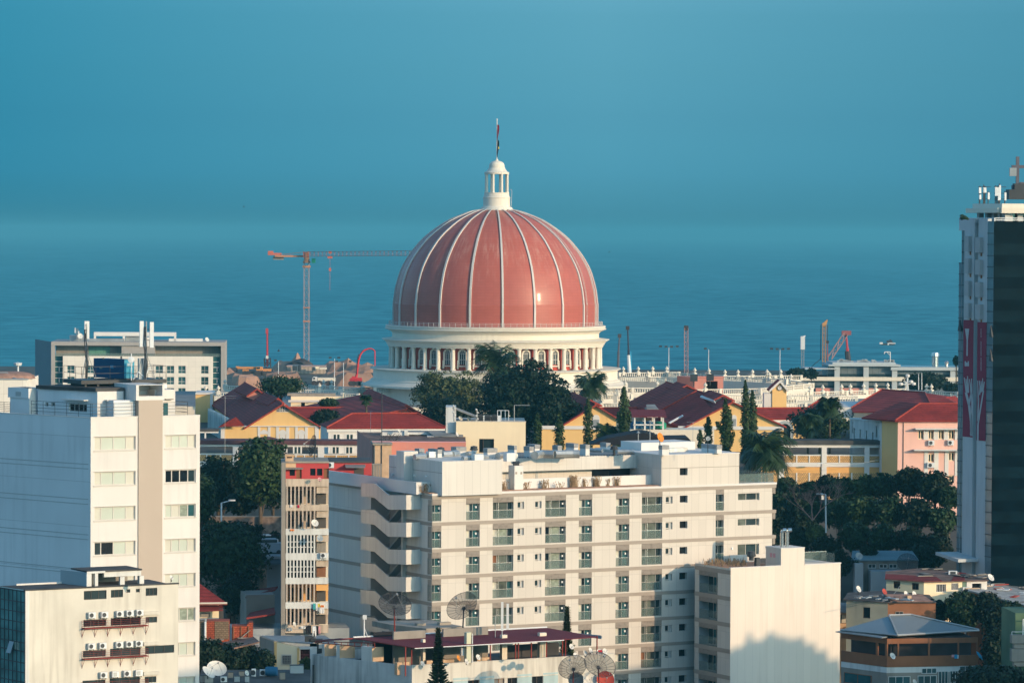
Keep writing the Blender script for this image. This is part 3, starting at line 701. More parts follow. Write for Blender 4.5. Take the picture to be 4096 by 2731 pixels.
# ================================================================== shared builders
def win(par_,pl,r,d=-.2,nx=2,ny=1,fm='frame',gm='glass',fw=.06,name='window',label=None,split=None,sill=0):
    t0,t1,a,b=r; mb=MB()
    mb.pb(pl,t0,t1,a,a+fw,d-.02,d+.05); mb.pb(pl,t0,t1,b-fw,b,d-.02,d+.05); mb.pb(pl,t0,t0+fw,a+fw,b-fw,d-.02,d+.05); mb.pb(pl,t1-fw,t1,a+fw,b-fw,d-.02,d+.05)
    xs_=split if split else [i/nx for i in range(1,nx)]
    for x in xs_: c=t0+(t1-t0)*x; mb.pb(pl,c-fw/2,c+fw/2,a+fw,b-fw,d-.02,d+.04)
    for j in range(1,ny): c=a+(b-a)*j/ny; mb.pb(pl,t0+fw,t1-fw,c-fw/2,c+fw/2,d-.02,d+.035)
    if sill: mb.pb(pl,t0-.05,t1+.05,a-.06,a,-.01,sill)
    f=part(name,mb,fm,par_,label)
    if isinstance(gm,(list,tuple)):
        e=[0]+list(xs_)+[1]
        for i in range(len(e)-1):
            g=gm[i % len(gm)]; part('pane',MB().quad(pl.pt(t0+(t1-t0)*e[i],a,d),pl.pt(t0+(t1-t0)*e[i+1],a,d),pl.pt(t0+(t1-t0)*e[i+1],b,d),pl.pt(t0+(t1-t0)*e[i],b,d)),g,f)
    else: part('pane',MB().quad(pl.pt(t0,a,d),pl.pt(t1,a,d),pl.pt(t1,b,d),pl.pt(t0,b,d)),gm,f)
    return f
def rail_run(mb,pts,h=1.0,n=3,r=.03,post=1.5):
    for a,b in zip(pts[:-1],pts[1:]):
        for j in range(n): z=Vector((0,0,h*(j+1)/n)); mb.cyl(a+z,b+z,r,r,4)
        k=max(1,int((b-a).length/post))
        for i in range(k+1): p=a.lerp(b,i/k); mb.cyl(p,p+Vector((0,0,h)),r,r,4)
def ac_unit(pl,t,z,label,w_=.8,h=.58,dep=.32,d=.08,grille=False,group=None,side=1):
    c=pl.pt(t,z,d); o_=thing('air_conditioner',label,'air conditioner',c,pl.a,group)
    part('casing',MB().pb(pl,t-w_/2,t+w_/2,z,z+h,d,d+dep),'metal_white',o_)
    cc=pl.pt(t-w_*.12*side,z+h/2,d+dep)
    if grille: part('fan_grille',MB().pb(pl,t-w_*.35,t+w_*.15,z+.08,z+h-.08,d+dep,d+dep+.03),'metal_grey',o_)
    else:
        part('fan_grille',MB().lathe(cc,[(0,.012),(h*.38,.012),(h*.38,-.01)],14,ax=pl.n),'metal_dark',o_)
        part('fan_ring',MB().lathe(cc,[(h*.38,-.01),(h*.38,.03),(h*.44,.03),(h*.44,-.01)],14,ax=pl.n),'metal_white',o_)
    if d > 0:
        mb=MB()
        for s_ in (-1,1): mb.pb(pl,t+s_*w_*.3-.02,t+s_*w_*.3+.02,z-.06,z,0,d+dep); mb.cyl(pl.pt(t+s_*w_*.3,z-.05,d+dep),pl.pt(t+s_*w_*.3,z-.32,0),.018,.018,4)
        part('bracket',mb,'metal_dark',o_)
    return o_
def dish(px,py,D,r,label,az=0,el=35,mat='dish_white',post=.5,group=None,mesh=False,name='satellite_dish',postmat=None,face='front'):
    """az: direction the dish opens (deg, 0 = toward the camera, + to the right)"""
    r*=.52; post*=.75; az=abs(az) if not mesh else az
    c=P(px,py,D); ax=Vector((math.sin(R(az))*math.cos(R(el)),-math.cos(R(az))*math.cos(R(el)),math.sin(R(el))))
    base=Vector((c.x,c.y,c.z-post)); o_=thing(name,label,'satellite dish',base,0,group)
    dep=r*.28; prof_=[(r*k/6,dep*(k/6)**2-dep*.5) for k in range(7)]; prof_[0]=(.001,prof_[0][1])
    if mesh:
        part('reflector',MB().lathe(c,prof_,24,ax=ax),'dish_mesh',o_)
        ex=ax.orthogonal().normalized(); ey=ax.cross(ex); mb=MB()
        for i in range(20):
            v=ex*math.cos(2*math.pi*i/20)+ey*math.sin(2*math.pi*i/20); mb.path([c+v*q[0]+ax*q[1] for q in prof_[::2]],.022,4)
        for q in (3,6): mb.path([c+(ex*math.cos(2*math.pi*i/28)+ey*math.sin(2*math.pi*i/28))*prof_[q][0]+ax*prof_[q][1] for i in range(29)],.028 if q == 6 else .018,4)
        part('ribs',mb,'metal_dark',o_)
    else: part('reflector',MB().lathe(c,prof_,20,ax=ax),mat,o_)
    ft=c+ax*r*.95; mb=MB(); mb.cyl(ft-ax*.1,ft+ax*.06,r*.07,r*.07,8); ex=ax.orthogonal().normalized(); ey=ax.cross(ex)
    if mesh or r > .9:
        for i in range(3): v=ex*math.cos(2.1*i+.5)+ey*math.sin(2.1*i+.5); mb.cyl(c+v*r*.9+ax*dep*.35,ft,.02,.02,4)
    else: mb.cyl(c-Vector((0,0,r*.8))+ax*0,ft,.02,.02,4)
    part('feed_arm',mb,'metal_grey',o_)
    mb=MB(); mb.cyl(base,c-ax*dep*.6,.04+.02*r,.04+.02*r,6); mb.lathe(c,[(.0,-dep*.75),(r*.12,-dep*.7),(r*.12,-dep*.45)],8,ax=ax)
    part('mast',mb,postmat or 'metal_dark',o_); return o_
def antenna_tv(px,py,D,h,label,w_=.8):
    c=P(px,py,D); o_=thing('roof_antenna',label,'antenna',c-Vector((0,0,h)))
    part('mast',MB().cyl(c-Vector((0,0,h)),c,.03,.025,5),'metal_grey',o_)
    mb=MB();
    for k,z in enumerate((0,.35)):
        mb.cyl(c+Vector((-w_,0,-z)),c+Vector((w_,0,-z)),.02,.02,4)
        for i in range(5): x=-w_+2*w_*i/4; mb.cyl(c+Vector((x,-.25,-z)),c+Vector((x,.25,-z)),.012,.012,3)
    part('elements',mb,'metal_grey',o_); return o_
random.seed(11)
# ================================================================== main white apartment block
FP=Pl(1729.8,1974.5,437,29); FE=FP.turn(0,-61)
main=thing('apartment_block','long white apartment block with grey floor bands, glass balcony windows and an outside zigzag stair','apartment block',(FP.o.x,FP.o.y,-2),R(29))
ZB=FP.z(*cG(655,948)); FH=(ZB-FP.z(*cG(655,1250)))*1.0
FH=(ZB - FP.z(*cH(655,345)))/4.985*1.0 if False else 3.2
zs5=FP.z(*cH(655,345)); nfl=round((ZB-zs5)/3.2); FH=(ZB-zs5)/nfl
TR=FP.t(*cM(140,800)); TL=FE.t(*cE(1600,800))     # right end, rear-left corner
ztop=FP.z(*cG(655,926))
def tf(q,x,y=1000): return FP.t(*q(x,y))
cols=[('corner',tf(cG,655),tf(cG,757)),('door',tf(cG,1040),tf(cG,1196)),('wide',tf(cG,1345),tf(cG,1580)),('small',tf(cG,1627),tf(cG,1700)),('small',tf(cG,1827),tf(cG,1900)),
        ('wide',tf(cG,1943),tf(cG,2178)),('door',tf(cJ,160,800),tf(cJ,310,800)),('door',tf(cJ,583,800),tf(cJ,735,800)),('wide',tf(cJ,877,800),tf(cJ,1110,800)),
        ('small',tf(cJ,1150,760),tf(cJ,1227,760)),('dark',tf(cJ,1310,750),tf(cJ,1398,750)),('tall',tf(cJ,1720,800),tf(cJ,1812,800)),('low',tf(cJ,1973,730),tf(cJ,2217,730))]
def zrel(q,x,y): return ZB-FP.z(*q(x,y))
BH=zrel(cG,1400,983+0)  # placeholder, recomputed below
zb_={'corner': (zrel(cG,700,1052),zrel(cG,700,1238)),'door': (zrel(cG,1120,1037),zrel(cG,1120,1222)),'wide': (zrel(cG,1460,1021),zrel(cG,1460,1207)),
       'small': (zrel(cG,1660,1014),zrel(cG,1660,1095)),'dark': (zrel(cJ,1350,716),zrel(cJ,1350,797)),'tall': (zrel(cJ,1765,703),zrel(cJ,1765,887)),'low': (zrel(cJ,2090,690),zrel(cJ,2090,770))}
band_h=zrel(cG,700,986)
NF=10; zbot=ZB-NF*FH
KT=FE.t(*cK(1480,700))  # unused
wingT=FP.t(*cK(1480,700)); DJ=444.7
mb=MB(); holes=[]
rows=[]
for k in range(NF):
    for (kd,a,b) in cols:
        lo,hi=zb_[kd]; z1_,z0_=ZB-k*FH-lo,ZB-k*FH-hi
        if k >= 3 and a > wingT-.2: continue
        if kd == 'low' and k == 2: z0_-=.55
        if kd == 'low' and k > 2: continue
        if kd == 'tall' and k == 2: z0_-=.1
        rows.append((k,kd,a,b,z0_,z1_)); holes.append((a,b,z0_,z1_))
holes=[h for h in holes]
holed(mb,FP,0,TR,zbot,ztop,holes,.55,0)
part('front_wall',mb,'panel',main)
# bands and louvre panels proud of the wall
for k in range(NF):
    z=ZB-k*FH; part('floor_band',MB().pb(FP,-.05,(TR+.55 if k < 4 else wingT),z-band_h,z,-.02,.06),'band',main)
for (k,kd,a,b,z0_,z1_) in rows:
    if kd in ('corner','door','wide','tall') and ZB-k*FH-band_h-z1_ > .05:
        part('louvre_panel',MB().pb(FP,a,b,z1_,ZB-k*FH-band_h,-.01,.03),'louvre',main)
part('roof_edge',MB().pb(FP,-.1,TR+.6,ZB+.004,ztop+.02,-1.1,.1),'white_trim',main)
vr=random.Random(5)
for (k,kd,a,b,z0_,z1_) in rows:
    w_=b-a; h=z1_-z0_
    if kd == 'small':
        f=win(main,FP,(a,a+w_*.66,z0_+.06,z1_),-.25,1,1,'frame','glass',.09); part('reveal',MB().pb(FP,a+w_*.66,b,z0_,z1_,-.5,-.22),'frame_grey',f)
    elif kd == 'dark': win(main,FP,(a,b,z0_,z1_),-.45,1,1,'frame_grey','glass_dark',.03)
    elif kd == 'low': win(main,FP,(a,b,z0_,z1_),-.3,2,1,'frame',['glass_green','glass'],.06,split=[.42,.9])
    else:
        nm='balcony_window'
        if kd == 'door' or kd == 'corner':
            e=[0,.14,.36,.60,1] if kd == 'door' else [0,.45,1]; gm=['glass_green',vr.choice(['curtain','curtain','blind_cream']),vr.choice(['glass_dark','glass','glass']),'glass_teal'] if kd == 'door' else ['glass','glass_teal']
            f=win(main,FP,(a,b,z0_,z1_),-.5,1,1,'frame_grey',gm,.05,nm,split=e[1:-1])
            rt=a+w_*.92
        else:
            gm=['glass_green','glass_green','glass'] if kd == 'wide' else ['glass','glass']
            if kd == 'wide' and vr.random() < .35: gm=vr.choice([['curtain','glass_green','glass_teal'],['curtain','curtain_g','glass'],['brown_wall','glass_green','glass'],['glass_dark','curtain_g','glass']])
            f=win(main,FP,(a,b,z0_,z1_),-.5,1,1,'frame_grey',gm,.05,nm,split=[.28,.78] if kd == 'wide' else [.5]); rt=a+w_*.96
        zr=z0_+h*.52
        part('glass_railing',MB().pb(FP,a+.02,rt,z0_+.02,zr,-.06,-.03),'glass_rail',f)
        mb=MB().pb(FP,a,rt,zr,zr+.05,-.08,-.01)
        if kd == 'wide': mb.pb(FP,a+w_*.27,a+w_*.29,z0_,z1_,-.1,-.05)
        part('handrail',mb,'steel',f)
        if kd in ('door','wide','corner') and (kd != 'wide' or abs(a-cols[5][1]) < .1): part('lamp',MB().pb(FP,b-w_*(.19 if kd == 'door' else .10)-.09,b-w_*(.19 if kd == 'door' else .10)+.09,z1_-.55,z1_-.32,-.5,-.3),'lamp_white',f)
for (x,y) in (cJ(1903,1318),cJ(2295,1304)): t_,z_=FP.hit(x,y); part('wall_lamp',MB().pb(FP,t_-.1,t_+.1,z_-.12,z_+.12,0,.12),'lamp_white',main)
# end wall with bands; stair well opening
t_sw0,t_sw1=FE.t(*cE(2120,900)),FE.t(*cG(342,1200))
mb=MB(); holed(mb,FE,TL,0,zbot,ztop,[(t_sw0,t_sw1,zbot,ZB-.9)],2.6,0,1)
mb.quad(FE.pt(t_sw0,zbot,-2.6),FE.pt(t_sw1,zbot,-2.6),FE.pt(t_sw1,ztop,-2.6),FE.pt(t_sw0,ztop,-2.6),1)
part('end_wall',mb,['panel_blank','frame_grey'],main)
for k in range(NF):
    z=ZB-k*FH
    for a,b in ((TL-.9,t_sw0-.1),(t_sw1+.15,.05)): part('floor_band',MB().pb(FE,a,b,z-band_h,z,-.02,.06),'band',main)
part('roof_edge',MB().pb(FE,TL-.3,t_sw0,ZB+.004,ztop+.02,-.6,.1),'white_trim',main)
# body: rear, right end and roof deck
bk=FP.pt(TR,0,TL); foot=[FP.pt(0,0),FP.pt(TR,0),FP.pt(TR,0,TL),FP.pt(0,0,TL)]
mb=MB(); prism_body(mb,foot,zbot,ZB+.02,0,1,skip=(0,3)); part('rear_walls',mb,['panel_blank','gravel_red'],main)
# left corner balcony returns
for k in range(NF):
    z=ZB-k*FH; lo,hi=zb_['corner']; a,b=FE.t(*cG(612,1100)),-.02
    mb=MB().pb(FE,a,b,z-hi,z-lo,.004,.06); f=part('balcony_screen',mb,'glass_rail',main)
    part('screen_frame',MB().pb(FE,a-.05,a+.05,z-hi,z-lo,.06,.1).pb(FE,a,b,z-lo-.04,z-lo+.6,.061,.09),'band',f)
# right end balconies
for k in range(4):
    z=ZB-k*FH; pe=FP.turn(TR,119); part('balcony_slab',MB().pb(FP,TR,TR+.56,z-band_h-.004,z-.004,-4,.02),'band',main)
    part('louvre_panel',MB().pb(FP,TR+.1,TR+.5,z-band_h-.75,z-band_h,-3,-.05),'louvre',main)
    part('glass_railing',MB().pb(FP,TR+.02,TR+.08,z-FH,z-FH+1.0,-3,-.3),'glass_rail',main)
# outside stair: zigzag parapets
sd=1.95; pe=FE.off(sd)
pitch=(pe.z(*cE(2020,880)) - pe.z(*cE(2020,1490)))/2
def flight(k):
    z=lambda x,y,q: pe.z(*q(x,y))-k*pitch
    tt=lambda x,y,q: pe.t(*q(x,y))
    up=[(tt(2005,880,cE),z(2005,875,cE)),(tt(2165,880,cE),z(2165,883,cE)),(tt(150,1248,cG),z(150,1248,cG)),(tt(355,1250,cG),z(355,1252,cG))]
    lo=[(tt(355,1418,cG),z(355,1418,cG)),(tt(150,1412,cG),z(150,1412,cG)),(tt(2150,1040,cE),z(2150,1040,cE)),(tt(2005,1030,cE),z(2005,1030,cE))]
    pts_=up+lo; mb=MB(); prof_=[pe.pt(a,b,0) for a,b in pts_]
    mb.prism(prof_,FE.n*-.14)
    mb.pb(pe,lo[0][0]-.14,lo[0][0],lo[0][1],up[3][1],-sd,-.14)          # end return at the landing
    mb.pb(pe,lo[3][0],lo[3][0]+.14,lo[3][1],up[0][1],-sd,-.14)
    # floor of landings and flight
    mb.pb(pe,up[2][0],up[3][0]-.14,lo[0][1]+.02,lo[0][1]+.2,-sd-2.4,-.14); mb.pb(pe,up[0][0]+.14,up[1][0],lo[3][1]+.02,lo[3][1]+.2,-sd-2.4,-.14)
    a,b=pe.pt(lo[2][0],lo[2][1]+.02,-.14),pe.pt(lo[1][0],lo[1][1]+.02,-.14)
    mb.prism([a,b,b+Vector((0,0,.18)),a+Vector((0,0,.18))],FE.n*-1.2)
    s_=part('stair_flight',mb,'panel_blank',main)
    # inner return flight going down to the lower left landing
    a,b=pe.pt(up[2][0]+.3,lo[0][1]+.1,-1.5),pe.pt(up[1][0],lo[3][1]+.1-pitch,-1.5)
    part('inner_flight',MB().prism([a,b,b+Vector((0,0,-.22)),a+Vector((0,0,-.22))],FE.n*-1.15).prism([a+Vector((0,0,.9)),b+Vector((0,0,.9)),b+Vector((0,0,.84)),a+Vector((0,0,.84))],FE.n*-.05),'frame_grey',s_)
    part('coping',MB().prism([pe.pt(up[1][0]+1.1,up[1][1]-1.05*.72+.02,0),pe.pt(up[2][0],up[2][1]+.02,0),pe.pt(up[2][0],up[2][1]+.1,0),pe.pt(up[1][0]+1.1,up[1][1]-1.05*.72+.1,0)],FE.n*-.15),'white_trim',s_)
for k in range(-1,8): flight(k)
# side wall beside the stair (pale strip) down the building
part('stair_jamb',MB().pb(FE,t_sw1,t_sw1+.35,zbot,ZB-1.5,0,.5),'panel_blank',main)
# penthouse storey
SB=5.9
pp=FP.off(-SB); tA=pp.t(*cG(795,600)); tB=FP.t(*cJ(1100,500)); tC=FP.t(*cJ(1985,500))
zf1=pp.z(*cG(795,543)); zf0=pp.z(*cG(795,697));
mb=MB(); mb.pb(pp,tA,tB,zf0,zf1,-10,0); ph=part('penthouse_fascia',mb,'panel_blank',main)
part('penthouse_roof',MB().pb(pp,tA+.1,tB,zf1,zf1+.03,-10,-.3),'roof_grey',ph)
mb=MB(); mb.pb(pp,pp.t(*cG(690,730)),tB,ZB,zf0,-9,-1.6); pw=part('penthouse_wall',mb,'panel',main)
for x in (900,1215,1510,1850): a=pp.off(-1.6).t(*cG(x,730)); part('terrace_door',MB().pb(pp,a-.25,a+.1,ZB,zf0,-1.62,-1.57),'frame_grey',pw)
part('terrace_door',MB().pb(pp,tB-5.5,tB-.05,ZB+1,zf0,-1.62,-1.55),'glass_dark',pw)
zk1=FP.z(*cJ(1100,262)); okh=FP.rect(cJ,1310,400,1398,483)
mb=MB(); holed(mb,FP,tB,tC,ztop+.02,zk1,[okh],.45); prism_body(mb,[FP.pt(tB,0),FP.pt(tC,0),FP.pt(tC,0,-16),FP.pt(tB,0,-16)],ztop,zk1,skip=(0,))
tw=part('penthouse_tower',mb,'panel',main); part('window',MB().quad(FP.pt(okh[0],okh[2],-.45),FP.pt(okh[1],okh[2],-.45),FP.pt(okh[1],okh[3],-.45),FP.pt(okh[0],okh[3],-.45)),'glass_dark',tw)
part('coping',MB().pb(FP,tB-.05,tC+.05,zk1,zk1+.12,-16,.05),'white_trim',tw); part('seam',MB().pb(FP,tB,tC,FP.z(*cJ(1200,405))-.03,FP.z(*cJ(1200,405))+.03,0,.012),'band',tw)
part('corner_post',MB().pb(FP,tC,tC+.8,ZB,FP.z(*cJ(1960,178)),-6.5,-5.5),'panel_blank',tw)
part('terrace_glass',MB().pb(FP,tC+.3,TR+.5,ztop+.05,ztop+1.15,-.5,-.45),'glass_rail',main)
part('terrace_glass',MB().pb(FP,TR+.42,TR+.48,ztop+.05,ztop+1.15,-12,-.5),'glass_rail',main)
# terrace parapet wall, lit white
zt1=zhit(*cG(470,915),ztop); tq=Pl.__new__(Pl); tq.a,tq.u,tq.n,tq.o=FP.a,FP.u,FP.n,Vector((zt1.x,zt1.y,0))
setb=(tq.o-FP.o).dot(FP.n); zq=tq.z(*cG(470,793)); t0q=(tq.o-FP.o).dot(FP.u)
mb=MB().pb(FP,t0q,tB-.02,ZB+.03,zq,setb-.25,setb); part('terrace_parapet',mb,'white_plain',main)
part('terrace_parapet',MB().pb(FE,TL+2,-abs(setb)-.3,ZB+.03,zq,-t0q-.3 if t0q < 0 else -t0q-.25,-t0q),'white_plain',main)
part('roof_planter',MB().pb(FP,-.3,tB-.05,ztop+.02,ztop+.10,setb,-.35),'gravel_red',main)
# tower over the stair head on the left
pl_=FE; a0,a1=FE.t(*cG(85,600)),FE.t(*cG(355,600));
zh=FE.z(*cG(355,530)); mb=MB();
mb.pb(FE,a0,pp.t(0) if False else FE.t(*cG(690,600)),ZB,FE.z(*cG(500,535)),-9,-.9); sh=part('stair_head',mb,'panel_blank',main)
part('chimney',MB().pb(FE,FE.t(*cG(268,600)),a1,ZB,FE.z(*cG(355,442)),-1.6,.3),'panel_blank',main)
part('seam',MB().pb(FE,a0,FE.t(*cG(690,600)),FE.z(*cG(500,668))-.03,FE.z(*cG(500,668))+.03,-.9,-.88),'band',sh)
for x,y in ((455,713),(590,722),(203,703)): t_,z_=FE.off(-.9).hit(*cG(x,y)); part('wall_lamp',MB().pb(FE,t_-.16,t_+.16,z_-.1,z_+.1,-.9,-.75),'lamp_white',sh)
# flue stack on the terrace
q=FP.off(-1.0); a,b=q.t(*cG(1590,880)),q.t(*cG(1690,880)); mb=MB().pb(q,a,b,ztop,q.z(*cG(1640,605)),-1.5,0); fl=part('flue_stack',mb,'white_plain',main)
mb=MB()
for i in range(4): x=a+.3+i*(b-a-.6)/3; mb.lathe(q.pt(x,q.z(*cG(1640,605)),-.7),[(.12,0),(.12,.25),(.36,.28),(.1,.5),(0,.55)],8)
part('flue_cowls',mb,'metal_dark',fl)
mb=MB()
for x in (1610,1668): t_,z_=q.hit(*cG(x,688)); mb.pb(q,t_-.12,t_+.12,z_-.14,z_+.14,0,.03)
part('vent_grilles',mb,'band',fl)
# roof machinery
zr_=zf1+.03
def hood(q,x0,xc,x1,y0,y1,lh=.5,back=0,label=None):
    """white duct housing: left face x0..xc shaded, front xc..x1"""
    pb_=zhit(*q(xc,y1),zr_+back); pl0=Pl.__new__(Pl); pl0.a,pl0.u,pl0.n,pl0.o=FP.a,FP.u,FP.n,Vector((pb_.x,pb_.y,0))
    w_=pl0.t(*q(x1,y1)); dep=max(.5,abs((q(xc,0)[0]-q(x0,0)[0]))/17.4); zt_=pl0.z(*q(xc,y0))
    h_=part('duct_housing',MB().pb(pl0,0,w_,zr_,zt_-lh,-dep,0),'white_plain',main)
    part('louvre_cap',MB().pb(pl0,-.03,w_+.03,zt_-lh,zt_,-dep-.03,.03),'louvre_grey',h_)
for a in ((cG,448,505,560,412,498),(cG,592,716,762,420,540),(cG,862,928,1040,393,500),(cG,1232,1283,1393,408,525),(cG,1507,1588,1615,378,490),(cG,1692,1762,1808,388,512),(cG,1735,1822,1880,365,460),(cG,2018,2085,2130,377,450),(cG,2172,2270,2316,353,440),
          (cI,0,103,150,1410,1500),(cI,165,235,280,1420,1545),(cI,395,470,515,1400,1490),(cI,745,805,860,1412,1500)): hood(*a)
for a in ((cI,1067,1068+40,1185,1428,1540),(cI,1553,1733,1788,1425,1520)):
    zr_s,zr_=zr_,zk1+.12; hood(*a); zr_=zr_s
def duct(q,pts_,r=.35,zz=None):
    ps=[zhit(*q(x,y),(zz or zr_)+.5) for x,y in pts_]; part('air_duct',MB().path(ps,r,8),'duct',main)
duct(cG,[(450,505),(560,500),(560,490)]); duct(cG,[(770,480),(870,478),(935,470)],.5); duct(cG,[(1000,520),(1130,515),(1280,500)],.3); duct(cG,[(1400,490),(1500,480),(1600,490)],.4)
duct(cG,[(1820,485),(1900,470),(2050,475),(2250,470),(2330,470)],.5); duct(cI,[(0,1520),(90,1515)],.5); duct(cI,[(290,1480),(430,1488)],.25); duct(cI,[(600,1500),(790,1500)],.3); duct(cG,[(1050,470),(1110,465),(1135,440)],.3)
for q,x,y,s_ in ((cG,1167,520,1.0),(cG,1533,505,1.0),(cG,640,490,.8)):
    p=zhit(*q(x,y),zr_+.5); part('condenser',MB().box(p,(1.2*s_,.9,1.0),rot=R(29)),'metal_white',main)
for q,x,y in ((cG,752,415),(cG,1128,400),(cI,560,1450)):
    p=zhit(*q(x,y+40),zr_+.6); part('exhaust_cowl',MB().lathe(p,[(.16,-.6),(.16,.1),(.5,.14),(.5,.3),(.42,.34),(.42,.6),(0,.7)],10),'metal_dark',main)
part('roof_room',MB().pb(FP.off(-8),FP.off(-8).t(*cI(870,1450)),FP.off(-8).t(*cI(1485,1450)),zr_,zk1+1.1,-5,0),'white_plain',main)
part('duct_tray',MB().pb(FP.off(-4),FP.off(-4).t(*cI(1190,1500)),FP.off(-4).t(*cI(1400,1500)),zk1+.12,zk1+.62,-1,0),'duct',main)
rf=MB()
for i in range(70): rf.pb(FP,tB*i/70+tA*(1-i/70),tB*i/70+tA*(1-i/70)+.12,zf1,zf1+.1,-SB-.3,-SB-.15)
part('roof_clips',rf,'metal_dark',ph)
dish(*cI(1085,1338),452,1.15,'orange satellite dish on the roof of the long white block',az=-50,el=20,mat='orange_dish',post=1.6)
dish(*cI(1630,1348),450,.55,'grey drum antenna on a mast above the right end of the long white block',az=20,el=0,mat='dish_grey',post=2.4)
# dry grass tufts in the planter
def tuft(px,py,h,n,seed,label=None):
    p=zhit(px,py,ztop+.1); rnd=random.Random(seed); mb=MB()
    for i in range(n):
        a=rnd.uniform(0,6.28); r=rnd.uniform(0,.5); b=p+Vector((math.cos(a)*r,math.sin(a)*r*.5,0)); t_=b+Vector((rnd.uniform(-.35,.35),rnd.uniform(-.2,.2),h*rnd.uniform(.5,1)))
        d=Vector((.03,.01,0)); mb.quad(b-d,b+d,t_+d*.4,t_-d*.4); mb.quad(t_-d*1.5,t_+d*1.5,t_+d*1.5+Vector((0,0,.12)),t_-d*1.5+Vector((0,0,.12)))
    return mb
mbs=MB();
for i,(q,x,y,h,n) in enumerate([(cG,560,905,.9,26),(cG,680,900,1.2,60),(cG,800,900,.8,22),(cG,1010,890,.9,40),(cG,1060,890,1.0,40),(cG,1330,880,.9,30),(cG,1460,880,1.0,40),(cG,1720,872,.9,26),(cG,1940,862,1.0,36),(cG,2110,858,.7,14),(cG,2265,850,1.4,50),
                          (cJ,100,620,1.3,50),(cJ,220,615,.9,20),(cJ,365,612,1.2,50),(cJ,480,605,.9,30),(cJ,585,603,1.0,30)]):
    m2=tuft(*q(x,y),h,n,i); mbs.add(m2.v,m2.f)
solo('dry_grass',mbs,'leaf_dry','thin dry grass sprouting along the gravel roof edge of the long white block','grass',kind='stuff')
# ================================================================== front wing (separate gable block on the right)
WP=Pl(*cK(1890,262),DJ,29); WE=WP.turn(0,-61)
wing=thing('apartment_wing','blank cream end block with dusky glazed balconies on its left side','apartment block',(WP.o.x,WP.o.y,-2),R(29))
wT=WP.t(*cN(245,400)); wL=WE.t(*cK(1480,700)); wz=WP.z(*cK(1890,262));
mb=MB(); foot=[WP.pt(0,0),WP.pt(wT,0),WP.pt(wT,0,wL-6),WP.pt(0,0,wL)]
mb.quad(WP.pt(0,-2),WP.pt(wT,-2),WP.pt(wT,wz),WP.pt(0,wz)); mb.quad(WP.pt(wT,-2),WP.pt(wT,-2,wL-2),WP.pt(wT,wz,wL-2),WP.pt(wT,wz)); mb.quad(WP.pt(0,wz-.25),WP.pt(wT,wz-.25),WP.pt(wT,wz-.25,wL-1),WP.pt(0,wz-.25,wL-1),1)
part('front_wall',mb,['gable_blank','gravel_red'],wing)
part('coping',MB().pb(WP,-.06,WP.t(*cM(235,1540)),wz,wz+.12,-.3,.05).pb(WP,WP.t(*cM(510,1500)),wT+.06,WP.z(*cM(520,1500))-.1,WP.z(*cM(520,1500))+.05,-.3,.05),'white_trim',wing)
# raised box on the wing roof
a,b=WP.t(*cM(240,1400)),WP.t(*cM(508,1400)); zbx=WP.z(*cM(300,1322)); bx=part('roof_box',MB().pb(WP,a,b,wz-.3,zbx,-3.4,.004),'gable_blank',wing)
part('coping',MB().pb(WP,a-.04,b+.04,zbx,zbx+.1,-3.45,.03),'white_trim',bx)
part('vent_grilles',MB().box(WP.pt(a-.01,zbx-.9,-1.5),(.04,.5,.5),rot=R(29)).box(WP.pt(a-.01,zbx-.9,-2.2),(.04,.5,.5),rot=R(29)),'cloth_pink',bx)
for i in range(2):
    c=WP.pt(a+.9+i*.75,zbx,-1.2); part('flue',MB().path([c,c+Vector((0,0,1.9)),c+Vector((.12,0,2.15)),c+Vector((.55,0,2.2))],.24,10),'steel',bx)
c0,c1=WP.t(*cM(510,1400)),WP.t(*cM(865,1400)); zg=WP.z(*cM(520,1500))
part('glass_screen',MB().pb(WP,b+.05,wT,zg+.05,zg+1.15,-3.2,-3.16).pb(WP,c1-.04,c1,zg+.05,zg+1.15,-3.16,-.3),'glass_rail',wing); part('screen_rail',MB().pb(WP,b,wT,zg+1.15,zg+1.2,-3.22,-3.14),'steel',wing)
part('raised_parapet',MB().pb(WP,b,wT,wz-.2,zg-.1,-8,.002),'gable_blank',wing)
rws=[]
wcol=(WE.t(*cK(1530,500)),WE.t(*cK(1740,500))); bz=[WE.z(*cK(1740,y)) for y in (360,568)]; bw0=WE.z(*cK(1850,262))-.15; hz=[]
zrow0=WE.z(*cK(1850,275)); PW=(WE.z(*cK(1850,600))-WE.z(*cK(1850,1500)))/3
for k in range(8): hz.append((wcol[0],wcol[1],WE.z(*cK(1740,565))-k*PW,WE.z(*cK(1740,362))-k*PW))
mb=MB(); holed(mb,WE,wL,0,-2,wz,hz,1.4,0,1); part('side_wall',mb,['panel','frame_grey'],wing)
for k in range(9):
    zt_=WE.z(*cK(1850,578))-(k-1)*PW; part('floor_band',MB().pb(WE,wL,.04,zt_-.5,zt_,-.01,.06),'band',wing)
    if k < 8: part('louvre_panel',MB().pb(WE,wcol[0],wcol[1],hz[k][3],zt_-.5,-.01,.03),'louvre',wing)
for k in range(8):
    a,b,lo,hi=hz[k]; f=win(wing,WE,(a+.02,b-.02,lo,hi),-1.35,1,1,'frame',['glass','glass_teal','glass_green','curtain','glass'],.06,'balcony_window',split=[.28,.45,.62,.86])
    part('glass_railing',MB().pb(WE,a+.03,b,lo+.02,lo+(hi-lo)*.55,-.08,-.04),'glass_rail',f)
c=WP.pt(WP.t(*cM(2150/2.851,1400)) if False else 0,0)
